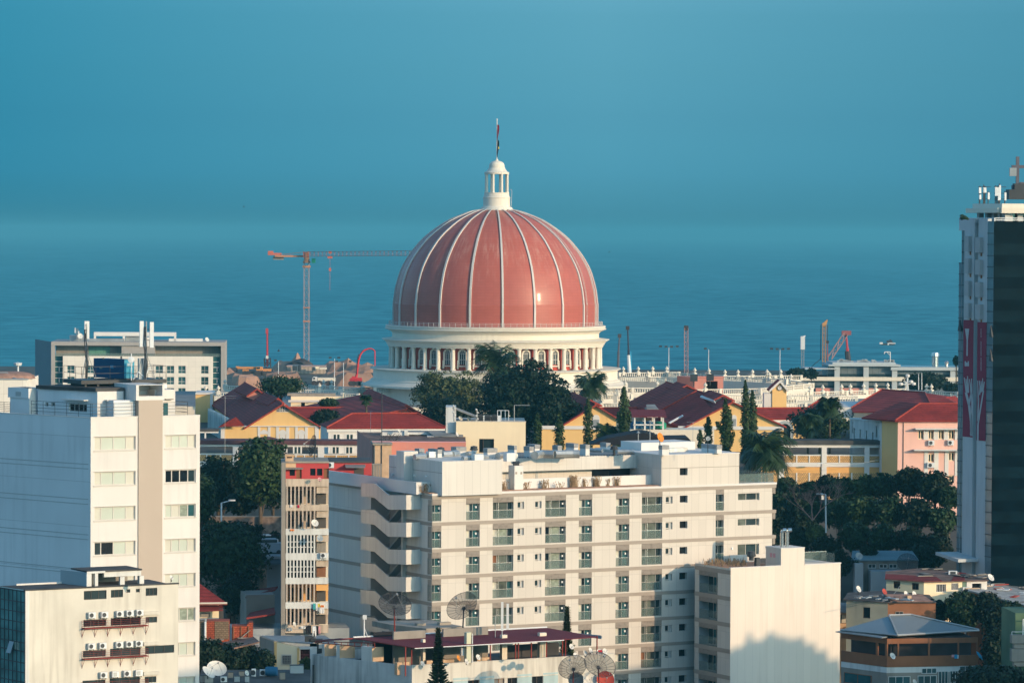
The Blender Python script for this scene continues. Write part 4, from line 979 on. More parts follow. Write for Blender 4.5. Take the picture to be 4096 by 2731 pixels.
p=zhit(*cK(2190,235),wz); part('exhaust_cowl',MB().box(p+Vector((0,0,.5)),(.5,.5,1.1),rot=R(29)).lathe(p+Vector((-.7,0,.9)),[(.3,-.2),(.3,.2),(.55,.3),(.55,.5),(.4,.9),(0,1.0)],10),'metal_dark',wing)
for i in range(5): p=zhit(*cK(2240+i*22,200),wz); part('roof_vent',MB().lathe(p,[(.25,0),(.25,.5),(.32,.5),(.32,.6),(0,.6)],8),'steel',wing)
part('low_wall',MB().pb(FP,FP.t(*cJ(1812,1400)),TR-.2,wz-.4,FP.z(*cJ(1850,1385)),1.2,1.4),'panel_blank',wing)
mbs=MB(); rnd=random.Random(3)
for i in range(160):
    p=zhit(*cK(rnd.uniform(1590,2080),rnd.uniform(190,240)),wz-.2); h=rnd.uniform(.2,.7); d=Vector((.05,0,0)); t_=p+Vector((rnd.uniform(-.2,.2),0,h)); mbs.quad(p-d,p+d,t_+d*.6,t_-d*.6)
solo('dry_weeds',mbs,'leaf_dry','brown weeds growing on the gravel roof of the cream end block','weeds',kind='stuff')
# ================================================================== left white tower
AP=Pl(363,1660,338,29); AE=AP.turn(0,-42)
tow=thing('office_tower','tall white office tower with a blank side wall and a vertical beige strip','tower',(AP.o.x,AP.o.y,-2),R(29))
aR=AP.t(799.5,1800); aL=AE.t(-60,1800); azl,azr=AP.z(*cA(1045,1203)),AP.z(*cA(2280,1170)); s0,s1=AP.t(*cA(1575,1400)),AP.t(*cA(1848,1400))
azt=azl
pane_sets={(1,'R'): ['glass_dark','glass_dark','glass_dark','glass'],(3,'L'): ['glass','glass_dark','blind','blind_cream'],(2,'R'): ['blind','blind_cream','curtain_g','glass_teal'],(5,'R'): ['blind','blind','curtain_g','curtain_g'],(8,'R'): ['glass_teal']}
holes=[]; ws=[]
pitA=(AP.z(*cB(1545,450)) - AP.z(*cB(1515,1245)))/2
for k in range(-1,9):
    zl1=AP.z(*cB(1300,300))-(k-1)*pitA; zl0=AP.z(*cB(1300,455))-(k-1)*pitA; r=(AP.t(*cB(1078,400)),AP.t(*cB(1545,400)),zl0,zl1)
    zr1=AP.z(*cB(2050,278))-(k-1)*pitA; zr0=AP.z(*cB(2050,428))-(k-1)*pitA; r2=(AP.t(*cB(1885,350)),AP.t(*cB(2232,350)),zr0,zr1)
    if k >= 0: ws+=[(k,'L',r),(k,'R',r2)]; holes+=[r,r2]
mb=MB(); holed(mb,AP,0,aR,-2,azt,holes,.25);
part('front_wall',mb,'white_wall',tow)
for k,sd_,r in ws:
    if r[2] < 10: continue
    f=win(tow,AP,r,-.2,4,1,'frame',pane_sets.get((k,sd_),['blind_cream','blind','blind','blind_cream']),.09,split=[.17,.475,.78] if sd_ == 'L' else [.23,.49,.76])
    part('surround',MB().pb(AP,r[0]-.1,r[1]+.1,r[2]-.1,r[2],-.01,.06).pb(AP,r[0]-.1,r[1]+.1,r[3],r[3]+.06,-.01,.05),'frame',f)
mb=MB(); mb.quad(AE.pt(aL,-2),AE.pt(0,-2),AE.pt(0,azt),AE.pt(aL,azt)); part('side_wall',mb,'tower_side',tow)
g=MB()
for (y0,y1) in ((165,200),(215,253),(555,598),(608,657),(955,997),(1005,1055),(1345,1395),(1395,1440)):
    z=AE.z(*cB(500,(y0+y1)/2)); g.pb(AE,aL,-.3,z-.035,z+.035,0,.02)
part('joint_lines',g,'frame_grey',tow)
mb=MB(); cr=AP.pt(aR,0); cb=AP.pt(aR,0,-16); cl=AE.pt(aL,0); cbl=cl+(AP.n*-22)
prism_body(mb,[AP.pt(0,0),cr,cb,cbl,cl],-2,azt-1.0,0,1,skip=(0,4)); part('rear_walls',mb,['white_wall','roof_grey'],tow)
part('parapet_cap',MB().pb(AP,0,s0,azt,azt+.1,-.3,.04).pb(AP,s1,aR,azt,azt+.1,-.3,.04).pb(AE,aL,0,azt,azt+.06,-.3,.03),'white_trim',tow)
# beige shaft with white head frame
zs1=AP.z(*cA(1710,998)); part('beige_shaft',MB().pb(AP,s0,s1,-2,zs1,-.5,.12),'beige_strip',tow)
zh0,zh1=zs1,AP.z(*cA(1700,822)); xa,xb=AP.t(*cA(1545,900)),AP.t(*cA(1868,900)); op=(s0,AP.t(*cA(1845,900)),AP.z(*cA(1700,952)),zh1-.05)
mb=MB(); holed(mb,AP,xa,xb,zh0,zh1,[op],3.2,0,1,d=.14); mb.quad(AP.pt(op[0],op[2],-3.0),AP.pt(op[1],op[2],-3.0),AP.pt(op[1],op[3],-3.0),AP.pt(op[0],op[3],-3.0),1)
prism_body(mb,[AP.pt(xa,0,.14),AP.pt(xb,0,.14),AP.pt(xb,0,-5),AP.pt(xa,0,-5)],zh0,zh1,skip=(0,)); mb.quad(AP.pt(xa,zh0,.14),AP.pt(xb,zh0,.14),AP.pt(xb,zh0,-5),AP.pt(xa,zh0,-5))
part('shaft_head',mb,['white_plain','tower_side'],tow)
part('shaft_side',MB().pb(AP,s0-2.2,s0,azt-1,zh0,-3,-.6),'tower_side',tow)
# penthouse (set back) : lit front + shaded side
q=AP.off(-2.2); b0,b1=q.t(*cA(1110,1000)),q.t(*cA(1408,1000)); zp=q.z(*cA(1250,898)); w1=q.rect(cA,1215,1048,1332,1132)
mb=MB(); holed(mb,q,b0,b1,azt-1,zp,[w1],.2); prism_body(mb,[q.pt(b0,0),q.pt(b1,0),q.pt(b1,0,-8),q.pt(b0,0,-8)],azt-1,zp,skip=(0,3))
pent=part('penthouse',mb,'white_wall',tow)
qe=q.turn(b0,-42); e0=qe.t(*cA(430,1000)); hs_=[qe.rect(cA,515,1022,550,1070),qe.rect(cA,580,1022,622,1070),qe.rect(cA,785,1035,990,1135)]
mb=MB(); holed(mb,qe,e0,0,azt-1,zp+.3,hs_,.25); mb.quad(qe.pt(e0,azt-1),qe.pt(e0+.6,azt-1,-6),qe.pt(e0+.6,zp+.3,-6),qe.pt(e0,zp+.3))
part('penthouse_side',mb,'tower_side',tow)
def win2(par_,pl,r,*a,**k): return win(par_,pl,r,*a,**k)
win(tow,q,w1,-.15,2,1,'frame','blind_cream',.07); win(tow,qe,hs_[0],-.2,1,1,'frame_grey','glass'); win(tow,qe,hs_[1],-.2,1,1,'frame_grey','glass_teal'); win(tow,qe,hs_[2],-.2,4,1,'frame_grey','glass_dark',.07)
part('canopy',MB().pb(q,q.t(*cA(1195,1000)),q.t(*cA(1370,1000)),q.z(*cA(1250,1004)),q.z(*cA(1250,992)),0,.6).pb(qe,qe.t(*cA(750,985)),qe.t(*cA(1010,985)),qe.z(*cA(900,1000)),qe.z(*cA(900,988)),0,.6),'white_trim',tow)
part('penthouse_roof',MB().prism([q.pt(b0-.2,zp),q.pt(b1+.1,zp),q.pt(b1+.1,zp,-5),qe.pt(e0+1.0,zp,-4.5),qe.pt(e0-.1,zp,.15),qe.pt(0,zp,.2)],(0,0,.33)),'roof_dark',tow)
# pale slab behind under the generator deck
q3=AP.off(-6); q3e=q3.turn(q3.t(*cA(1545,850)),-42); part('plant_room',MB().pb(q3e,q3e.t(*cA(885,830)),0,azt-1,q3e.z(*cA(1200,812)),-4,0),'tower_side',tow)
# left stair box
q4=Pl(*cA(333,1000),AE.pt(AE.t(*cA(333,1000)),0).y+2.6,29); c0_,c1_=q4.t(*cA(333,1000)),q4.t(*cA(412,1000)); zq4=q4.z(*cA(370,862)); part('stair_box',MB().pb(q4,c0_,c1_,azt-1,zq4,-2.8,0),'white_wall',tow)
q4e=q4.turn(c0_,-42); part('stair_box',MB().pb(q4e,q4e.t(*cA(115,1000)),0,azt-1,zq4-.05,-2,0).pb(q4e,q4e.t(*cA(100,900)),.02,q4e.z(*cA(200,970)),zq4,-2,.1),'tower_side',tow)
part('wall_vent',MB().pb(q4e,q4e.t(*cA(190,900)),q4e.t(*cA(250,900)),q4e.z(*cA(200,950)),q4e.z(*cA(200,900)),.1,.13),'frame_grey',tow)
# right white room and door
q5=AP.off(-1.2); part('roof_room',MB().pb(q5,s1-.2,q5.t(*cA(1998,1000)),azt-1,q5.z(*cA(1900,878)),-5,0),'white_wall',tow)
part('roof_door',MB().pb(q5,q5.t(*cA(1862,1100)),q5.t(*cA(1915,1100)),azt-1,q5.z(*cA(1890,1030)),-.02,.03),'glass_teal',tow)
part('canopy',MB().pb(q5,q5.t(*cA(1870,985)),q5.t(*cA(1962,985)),q5.z(*cA(1900,990)),q5.z(*cA(1900,980)),0,.4),'band',tow)
# deck railings
mb=MB(); rail_run(mb,[AE.pt(AE.t(*cA(345,1100)),azt+.05,-.15),AE.pt(-.2,azt+.05,-.15),AP.pt(.2,azt+.05,-.15),AP.pt(s0-.2,azt+.05,-.15)],1.25,4,.025,1.6)
rail_run(mb,[AP.pt(s1+.1,azt+.05,-.15),AP.pt(aR-1.2,azt+.05,-.15),AP.pt(aR-1.2,azt+.05,-3)],1.25,4,.025,1.6); rail_run(mb,[AE.pt(aL,azt+.05,-.15),AE.pt(AE.t(*cA(100,1100)),azt+.05,-.15)],1.0,6,.025,.8)
part('railing',mb,'metal_dark',tow)
# generator platform with railing, ladder
dk0,dk1=q3.t(*cA(1545,780)),q3.t(*cA(1858,780)); zd=q3.z(*cA(1700,757)); dl=q3.t(*cA(885,780))
mb=MB().pb(q3,dl,dk1,zd-.35,zd,-3.6,.9)
for i in range(7): x=dl+(dk1-dl)*(i+.5)/7; mb.pb(q3,x-.1,x+.1,zd-.7,zd-.35,-3,.5)
dkp=part('equipment_deck',mb,'metal_dark',tow)
mb=MB(); rail_run(mb,[q3.pt(dl+.05,zd,-3.5),q3.pt(dl+.05,zd,.85),q3.pt(dk1-.05,zd,.85),q3.pt(dk1-.05,zd,-3.5)],1.25,2,.028,1.3); part('deck_railing',mb,'metal_dark',dkp)
mb=MB(); lx=q3.t(*cA(1470,900)); zz0,zz1=azt-1,zd+1.2
for s_ in (-.24,.24): mb.cyl(q3.pt(lx+s_,zz0,1.1),q3.pt(lx+s_,zz1,1.1),.03,.03,4)
for i in range(int((zz1-zz0)/.3)): mb.cyl(q3.pt(lx-.24,zz0+.3*i,1.1),q3.pt(lx+.24,zz0+.3*i,1.1),.02,.02,3)
part('ladder',mb,'metal_dark',dkp)
# blue generator (a thing standing on the deck)
ga,gb,gc=q3.t(*cA(1068,640)),q3.t(*cA(1400,640)),q3.t(*cA(1518,640)); gz0,gz1=zd+.08,q3.z(*cA(1400,532))
gen=thing('generator','big dark blue generator container standing on the tower roof deck','generator',q3.pt(ga,gz0,.3),R(29))
q8=q3.turn(gb,-42,.3); gl0=q8.t(*cA(1068,640)); part('canopy_body',MB().prism([q8.pt(gl0,gz0),q8.pt(0,gz0),q3.pt(gc,gz0,.3),q3.pt(gc,gz0,.3)+(q8.pt(gl0,0)-q8.pt(0,0))],(0,0,gz1-gz0)),'blue_dark',gen); e_=part('sunlit_end',MB().pb(q3,gb+.02,gc-.02,gz0+.05,gz1-.05,.3,.32),'blue_sunlit',gen)  # sunlit end painted lighter than the shaded long side
mb=MB()
for j in range(2):
    for i in range(5): x=q3.t(*cA(1438,580))+i*.105; z_=q3.z(*cA(1438,582+j*18)); mb.pb(q3,x,x+.075,z_-.045,z_+.045,.32,.335)
part('lettering',mb,'white_plain',e_); mb=MB()
for j in range(2):
    for i in range(6): x=q8.t(*cA(1258,604))+i*.075; z_=q8.z(*cA(1258,606+j*20)); mb.pb(q8,x,x+.055,z_-.05,z_+.05,0,.015)
part('lettering',mb,'tarp_blue',gen); part('plate',MB().pb(q8,q8.t(*cA(1135,630)),q8.t(*cA(1168,630)),q8.z(*cA(1150,640)),q8.z(*cA(1150,626)),0,.015),'curtain_g',gen)
part('base_frame',MB().pb(q3,gb-1,gc+.1,zd,gz0,-1.9,.4),'metal_dark',gen)
part('exhaust',MB().cyl(q3.pt(gb+.1,gz1,-.6),q3.pt(gb+.1,gz1+.25,-.6),.08).cyl(q3.pt(gb-1.6,gz1,-.9),q3.pt(gb-1.6,gz1+.12,-.9),.1),'metal_dark',gen)
# antenna masts
def panel_mast(name,label,px_,ytop,ybot,panels,D,legs=True,foot=None):
    b_=P(px_[0],ybot,D); t_=P(px_[1],ytop,D); o_=thing(name,label,'antenna mast',b_)
    mb=MB().cyl(b_,t_,.09,.07,6)
    if legs:
        h=(t_-b_).length*.5
        for a in (0,2.1,4.2): mb.cyl(b_+Vector((math.cos(a)*.9,math.sin(a)*.6,0)),b_+Vector((0,0,h)),.035,.03,4)
    part('mast',mb,'metal_grey',o_); mb=MB(); rnd=random.Random(7)
    for i in range(5): mb.path([b_+Vector((rnd.uniform(-.15,.15),-.1,0)),b_.lerp(t_,.3)+Vector((rnd.uniform(-.2,.2),-.12,0)),b_.lerp(t_,.6)+Vector((rnd.uniform(-.22,.22),-.12,0)),t_+Vector((rnd.uniform(-.2,.2),-.1,-.5))],.035,4)
    part('cables',mb,'metal_dark',o_)
    for (xa,xb,ya,yb,dd) in panels:
        p0=P(xa,ya,D+dd); p1=P(xb,yb,D+dd); c=(p0+p1)/2; part('panel_antenna',MB().box(c,(abs(p1.x-p0.x),.22,abs(p0.z-p1.z)),rot=.25),'metal_white',o_);
        part('panel_bracket',MB().cyl(Vector((c.x,c.y+.1,c.z+.5)),Vector((t_.x,t_.y,c.z+.5)),.03).cyl(Vector((c.x,c.y+.1,c.z-.5)),Vector((t_.x,t_.y,c.z-.5)),.03),'metal_dark',o_)
    return o_
DM=343.5
panel_mast('antenna_mast','antenna mast wrapped in black cables left of the blue generator',(cA(990,0)[0],cA(985,0)[0]),cA(0,130)[1],cA(0,755)[1],[(cA(962,0)[0],cA(1017,0)[0],cA(0,97)[1],cA(0,300)[1],.5)],DM)
mm=panel_mast('antenna_mast','antenna mast with two tall white panels right of the blue generator',(cA(1660,0)[0],cA(1668,0)[0]),cA(0,100)[1],cA(0,760)[1],[(cA(1592,0)[0],cA(1638,0)[0],cA(0,97)[1],cA(0,390)[1],0),(cA(1708,0)[0],cA(1752,0)[0],cA(0,108)[1],cA(0,400)[1],0),(cA(1645,0)[0],cA(1700,0)[0],cA(0,280)[1],cA(0,385)[1],.8)],DM)
p=P(*cA(1620,590),DM+.4);
eq=thing('telecom_cabinet','grey telecom cabinet with small drums beside the blue generator','cabinet',(p.x,p.y,zd)); part('cabinet',MB().box((p.x,p.y,zd+1.1),(.7,.6,1.9),rot=.3),'metal_grey',eq)
part('drum',MB().lathe((p.x-1.0,p.y,zd+1.9),[(0,0),(.3,.05),(.3,.3),(0,.35)],10,ax=(0,-1,.1)).cyl((p.x-1.0,p.y+.1,zd),(p.x-1.0,p.y+.1,zd+2.5),.05),'metal_white',eq); part('cables',MB().path([Vector((p.x-.8,p.y,zd+.1)),Vector((p.x-.3,p.y-.4,zd+.8)),Vector((p.x+.3,p.y-.3,zd+.3)),Vector((p.x+.7,p.y-.2,zd+1.2))],.06),'metal_white',eq)
# neighbouring pale block far left, behind the tower
q=Pl(-60,1560,420,2); nb=thing('office_block','pale grey flat block with a rounded rooftop behind the left edge of the white tower','building',q.pt(0,5)); b1=q.t(*cA(308,0)); z1_=q.z(*cA(100,768))
mb=MB(); prism_body(mb,[q.pt(0,0),q.pt(b1,0),q.pt(b1,0,-14),q.pt(0,0,-14)],5,z1_,0,1); part('walls',mb,['hotel_cream','roof_grey'],nb); part('coping',MB().pb(q,-.1,b1+.1,z1_,z1_+.15,-.4,.05),'metal_grey',nb)
mb=MB(); cc=q.pt(q.t(*cA(30,0)),z1_,-5); mb.lathe(cc,[(3.3,0),(3.1,.35),(2.6,.6),(1.8,.75),(0,.8)],20); part('rounded_roof',mb,'rust_pink',nb); part('roof_rim',MB().path([P(*cA(0,690),423),P(*cA(80,688),423),P(*cA(135,745),422.5),P(*cA(200,760),421),P(*cA(265,758),420.5)],.12,6),'metal_grey',nb)
# ================================================================== stained cream building, bottom left
BP=Pl(*cC(290,378),310,29); BE=BP.turn(0,-52)
ob=thing('stained_building','stained cream building with rows of air conditioners, maroon catwalks and a teal glass side','building',(BP.o.x,BP.o.y,-2),R(29))
bR=BP.t(*cC(2045,600)); bz1=BP.z(*cC(300,378));
bw=[BP.rect(cC,*r) for r in ((962,380,1222,470),(1272,368,1412,450),(1450,360,1495,397),(1560,355,1604,393),(1672,347,1804,430),(957,712,1218,778),(1270,690,1615,762),(1672,678,1802,738),(952,1065,1213,1128),(1262,1042,1612,1112),(1665,1012,1998,1085),(947,1408,1208,1470),(1257,1380,1605,1460),(1660,1362,1793,1425))]
bw=[(a,b,min(c,e),max(c,e)) for a,b,c,e in bw]
mb=MB(); holed(mb,BP,0,bR,-2,bz1,bw,.18); prism_body(mb,[BP.pt(0,0),BP.pt(bR,0),BP.pt(bR,0,-6.5),BP.pt(0,0,-6.5)],-2,bz1-.15,0,1,skip=(0,))
part('walls',mb,['dirty_cream','roof_dark'],ob)
for i,r in enumerate(bw): win(ob,BP,r,-.12,1 if i in (2,3) else 3,1,'frame_dark','glass_dark' if i in (5,6) else 'glass',.04,split=None)
part('roof_edge',MB().pb(BP,-.05,bR+.05,bz1,bz1+.1,-.25,.06),'roof_dark',ob)
part('corner_trim',MB().pb(BP,0,.35,-2,bz1,0,.05),'dirty_white',ob)
# glass side
bl=BE.t(-30,2500); zg_=bz1
gl=part('glass_wall',MB().pb(BE,bl,-.02,-2,zg_,-.3,0),'glass_wall',ob); mb=MB()
for i in range(9): x=bl*i/8; mb.pb(BE,x-.03,x+.03,-2,zg_,0,.05)
for y in (365,490,605,720,825,950,1050,1180,1290,1400): z=BE.z(*cC(150,y)); mb.pb(BE,bl,0,z-.035,z+.035,0,.06)
part('mullions',mb,'metal_dark',gl); t_,z_=BE.hit(*cC(140,950)); a=BE.pt(t_-.4,z_,.03); b=BE.pt(t_+.35,z_,.03); part('open_pane',MB().quad(a,b,b+Vector((0,0,-1.0))+BE.n*.35,a+Vector((0,0,-1.0))+BE.n*.35),'dish_grey',gl)
part('curtain_pane',MB().pb(BE,BE.t(*cC(170,1000)),BE.t(*cC(220,1000)),BE.z(*cC(200,1052)),BE.z(*cC(200,952)),0,.03),'curtain_g',gl)
# catwalks
for j,(yl,yr,yb) in enumerate(((745,700,800),(1095,1058,1150),(1450,1395,1505))):
    x0,x1=BP.t(*cC(940,yb)),BP.t(*cC(1672,yb)); zb=BP.z(*cC(1000,yb+(0))); cw=part('catwalk',MB().pb(BP,x0,x1,zb-.06,zb+.02,.02,.62),'red_steel',ob)
    mb=MB(); rail_run(mb,[BP.pt(x0,zb,.02),BP.pt(x0,zb,.6),BP.pt(x1,zb,.6),BP.pt(x1,zb,.02)],.62,4,.014,.8)
    for i in range(6): x=x0+(x1-x0)*i/5; mb.cyl(BP.pt(x,zb-.05,.6),BP.pt(x,zb-.75,.02),.022,.022,4); mb.cyl(BP.pt(x,zb-.05,.02),BP.pt(x,zb-.85,.02),.022,.022,4)
    part('catwalk_railing',mb,'red_steel',cw)
    zc_=BP.z(*cC(1650,(640,988,1330)[j])); part('duct_ledge',MB().pb(BP,BP.t(*cC(1640,650)),BP.t(*cC(1825,650)),zc_-.1,zc_+.18,.0,.25),'dirty_cream',ob)
rn=('top','middle','bottom')
pos=[[(1040,655,'first'),(1185,650,'second'),(1360,640,'third'),(1475,632,'fourth'),(1590,625,'fifth')],[(1035,1010,'first'),(1165,1003,'second'),(1355,992,'third'),(1470,985,'fourth'),(1580,978,'fifth')],[(1175,1340,'first'),(1310,1330,'second'),(1445,1322,'third'),(1580,1316,'fourth')]]
for j,rw in enumerate(pos):
    for i,(x,y,nth) in enumerate(rw):
        t_,z_=BP.hit(*cC(x,y)); gr=j == 2 and i in (1,3)
        ac_unit(BP,t_,z_-.24,f'white air conditioner, {nth} from the left in the {rn[j]} row on the stained cream wall',.62,.5,.3,grille=gr,group='air conditioners on the stained cream wall')
# roof structures
q=BP.off(-3); r0,r1=q.t(*cC(1195,200)),q.t(*cC(1620,200)); zt_=q.z(*cC(1400,150)); zl_=bz1-.15
mb=MB().pb(q,r0,r1,q.z(*cC(1400,212)),zt_,-.3,0)
for x in (1378,1600): t_=q.t(*cC(x,250)); mb.pb(q,t_,t_+.42,zl_,zt_-.5,-.3,.01)
pg=part('roof_shelter',mb,'dirty_white',ob); part('shelter_back',MB().pb(q,r0-2,r1,zl_,zt_-.3,-3.4,-3),'taupe',pg)
part('shelter_roof',MB().prism([q.pt(q.t(*cC(985,160)),zt_,.2),q.pt(r1+.05,zt_,.1),q.pt(r1+.05,zt_,-3.4),q.pt(q.t(*cC(985,160)),zt_,-3.4)],(0,0,.12)),'roof_dark',pg)
mb=MB().pb(q,q.t(*cC(985,250)),q.t(*cC(1040,250)),zl_,q.z(*cC(1000,180)),-1,.2).pb(q,q.t(*cC(1080,250)),q.t(*cC(1115,250)),zl_,q.z(*cC(1000,180)),-1,.2).pb(q,q.t(*cC(985,170)),q.t(*cC(1195,170)),q.z(*cC(1000,178)),q.z(*cC(1000,155)),-2,.25); part('lift_hut',mb,'dirty_white',ob)
part('plastic_sheet',MB().pb(q.turn(q.t(*cC(985,200)),-45),-3.5,0,zl_,zt_,-.1,0),'dish_grey',ob)
q=BP.off(-6.2); part('rear_wall',MB().pb(q,q.t(*cC(190,320)),q.t(*cC(895,320)),zl_,q.z(*cC(500,285)),-.3,0),'white_plain',ob)
dish(*cC(1965,225),311,.42,'small cream dish on the roof edge at the right end of the stained cream building',az=60,el=30,post=.5)
# ================================================================== far hotel on the left
HP=Pl(*cA(583,332),1080,3); HE=HP.turn(0,-84)
hot=thing('hotel','long cream hotel inside a thick grey portal frame, behind the white office tower','hotel',HP.pt(0,3),R(3))
hR=HP.t(*cD(455,600)); hz=HP.z(*cA(583,332)); zf=HP.z(*cA(1000,376)); h0=HP.t(*cA(625,600)); h1=HP.t(*cD(410,600))
mb=MB(); holed(mb,HP,0,hR,3,hz,[(h0,h1,3,zf)],2.2); prism_body(mb,[HP.pt(0,0),HP.pt(hR,0),HP.pt(hR,0,-24),HP.pt(0,0,-24)],3,hz,0,0,skip=(0,3)); part('portal_frame',mb,'grey_frame',hot)
e0=HP.t(*cA(400,600));
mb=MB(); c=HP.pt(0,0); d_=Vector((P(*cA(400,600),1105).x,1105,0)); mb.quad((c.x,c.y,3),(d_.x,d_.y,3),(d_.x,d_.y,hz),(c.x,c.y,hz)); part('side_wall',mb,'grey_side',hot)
mb=MB(); zt1_=HP.z(*cA(1000,495)); mb.pb(HP,h0,h1,zt1_,zf,-6,-5); part('top_storey_wall',mb,'taupe',hot)
part('terrace_glazing',MB().pb(HP,HP.t(*cA(1000,430)),HP.t(*cA(1245,430)),zt1_,HP.z(*cA(1000,395)),-5,-4.9),'hotel_glazing',hot); part('terrace_wall',MB().pb(HP,HP.t(*cA(1385,430)),HP.t(*cA(1765,430)),zt1_,zf,-5,-.6),'grey_frame',hot)
part('terrace_balustrade',MB().pb(HP,h0,h1,zt1_-.1,HP.z(*cA(1000,463)),-.5,-.4),'glass_rail',hot)
g0,g1=HP.t(*cA(718,600)),HP.t(*cD(318,600)); hh=[]; qh=HP.off(.3)
xsw=[qh.t(*cA(x,600)) for x in (808,1030,1815,1943,2074,2335)]+[qh.t(*cD(225,600))]
for k in range(5):
    for x in xsw: hh.append((x-1.1,x+1.1,qh.z(*cA(800,690))-k*qh_p if k else qh.z(*cA(800,690)),(qh.z(*cA(800,602))-k*qh_p) if k else qh.z(*cA(800,602)))) if k else hh.append((x-1.1,x+1.1,qh.z(*cA(800,690)),qh.z(*cA(800,602))))
    if k == 0: qh_p=qh.z(*cA(800,602))-qh.z(*cA(800,729))
mb=MB(); holed(mb,qh,g0,g1,3,zt1_-.02,hh,.4); mb.quad(qh.pt(g0,zt1_-.02),qh.pt(g1,zt1_-.02),qh.pt(g1,zt1_-.02,-5),qh.pt(g0,zt1_-.02,-5)); mb.quad(qh.pt(g0,3),qh.pt(g0,3,-5),qh.pt(g0,zt1_,-5),qh.pt(g0,zt1_)); mb.quad(qh.pt(g1,3),qh.pt(g1,3,-5),qh.pt(g1,zt1_,-5),qh.pt(g1,zt1_)); part('front_wall',mb,'hotel_cream',hot)
for r in hh:
    f=win(hot,qh,r,-.3,2,1,'white_trim','glass_teal',.09); part('transom',MB().pb(qh,r[0],r[1],r[2]+(r[3]-r[2])*.38-.06,r[2]+(r[3]-r[2])*.38+.06,-.3,-.24),'white_trim',f)
for (a,b) in ((h0,g0),(g1,h1)):
    part('glazed_bay',MB().pb(HP,a,b,3,zt1_,-1.6,-1.4),'glass_teal',hot)
    mb=MB()
    for k in range(9): z=zt1_-k*qh_p/2; mb.pb(HP,a,b-(.0 if a < g0 else (h1-g1)*.3),z-.07,z+.07,-1.4,-1.2)
    for k in range(4): z=zt1_-3.6-k*qh_p; mb.pb(HP,(a+b)/2-.1,(a+b)/2+.1,z-.9,z+.5,-1.4,-1.2)
    part('bay_frames',mb,'white_trim',hot)
rp=HP.off(-8);
mb=MB().pb(rp,rp.t(*cA(1070,280)),rp.t(*cA(2003,280)),hz+1.5,hz+2.6,-5,0)
for x in (1070,1400,1700,1985): mb.pb(rp,rp.t(*cA(x,280)),rp.t(*cA(x,280))+.6,hz,hz+1.6,-1,0)
part('roof_pergola',mb,'white_plain',hot); part('roof_plant',MB().pb(rp,rp.t(*cA(795,300)),rp.t(*cA(950,300)),hz-.3,hz+1.6,-6,.5).pb(rp,rp.t(*cA(1430,300)),rp.t(*cA(1600,300)),hz,hz+1.6,-7,-1).pb(rp,rp.t(*cA(1010,300)),rp.t(*cA(1420,320)),hz,hz+.7,-4,1),'metal_grey',hot)
part('roof_slab_edge',MB().pb(rp,rp.t(*cA(1925,320)),rp.t(*cD(200,320)),hz,hz+.8,-2,0),'white_plain',hot)
dish(*cD(252,308),1085,1.3,'white satellite dish on the roof of the grey framed hotel',az=40,el=30,post=1.2); dish(*cA(915,268),1086,1.6,'pale round dish beside the lattice mast on the grey framed hotel roof',az=20,el=20,post=1.6)
p=P(*cA(878,180),1086); am=thing('antenna_mast','thin lattice mast on the left part of the grey framed hotel roof','antenna mast',(p.x,p.y,hz)); part('mast',MB().truss((p.x,p.y,hz),p,.5,.8,.06),'metal_grey',am); part('panel_antenna',MB().box(p+Vector((-.5,0,-.6)),(.35,.3,1.5)).box(p+Vector((.5,0,-1.4)),(.35,.3,1.2)),'metal_white',am)
# ================================================================== roof helpers
def gable_hall(name,label,cat,q,apex,eL,eR,D,back_px,base_y,over=.6,ang=None,wall='yellow_wall',roof='dark_tile',backdir=None,monitors=(),eave_drop=None,th=.3):
    """hall with a gable facing the camera: apex/eaves given as pixels on the gable plane; ridge runs back to back_px (pixel of the far ridge end)"""
    A=P(*q(*apex),D); pl=Pl.__new__(Pl); pl.a=0.0; pl.o=Vector((A.x,A.y,0)); pl.u=Vector((1,0,0)); pl.n=Vector((0,-1,0))
    l=pl.hit(*q(*eL)); r=pl.hit(*q(*eR)); az=A.z; B=zhit(*q(*back_px),az); dv=B-Vector((A.x,A.y,az)); Ln=dv.length; dv.normalize()
    bs=pl.z(*q(apex[0],base_y)); root=thing(name,label,cat,(A.x,A.y,bs))
    mb=MB(); pts_=[pl.pt(l[0],bs),pl.pt(r[0],bs),pl.pt(r[0],r[1]),pl.pt(0,az),pl.pt(l[0],l[1])]; mb.poly(pts_); n=len(pts_)
    far=[p+dv*Ln for p in pts_]; mb.poly(far[::-1]); mb.quad(pts_[0],far[0],far[4],pts_[4]); mb.quad(pts_[1],far[1],far[2],pts_[2]); part('walls',mb,wall,root)
    f=-dv*over; sl=Vector((0,0,.06))
    a0=pl.pt(0,az+.12)+f; a1=a0+dv*(Ln+over);
    def ev(t,z): s_=(az-z)/max(.1,abs(t)); k=1+over/abs(t); return pl.pt(t*k,az-(az-z)*k+.12)+f
    b0=ev(*l); b1=b0+dv*(Ln+over); c0=ev(*r); c1=c0+dv*(Ln+over)
    rf=part('roof',MB().prism([a0,b0,b1,a1],(0,0,-th),0).prism([a0,a1,c1,c0],(0,0,-th),0),roof,root)
    e=MB(); e.prism([b0,a0,a0+Vector((0,0,-.35)),b0+Vector((0,0,-.24))],-dv*.12); e.prism([a0,c0,c0+Vector((0,0,-.24)),a0+Vector((0,0,-.24))],-dv*.12); e.cyl(a0+Vector((0,0,.06)),a1+Vector((0,0,.06)),.14,.14,6); part('verge',e,'tile_edge',rf)
    return root,pl,dv,Ln,az,l,r
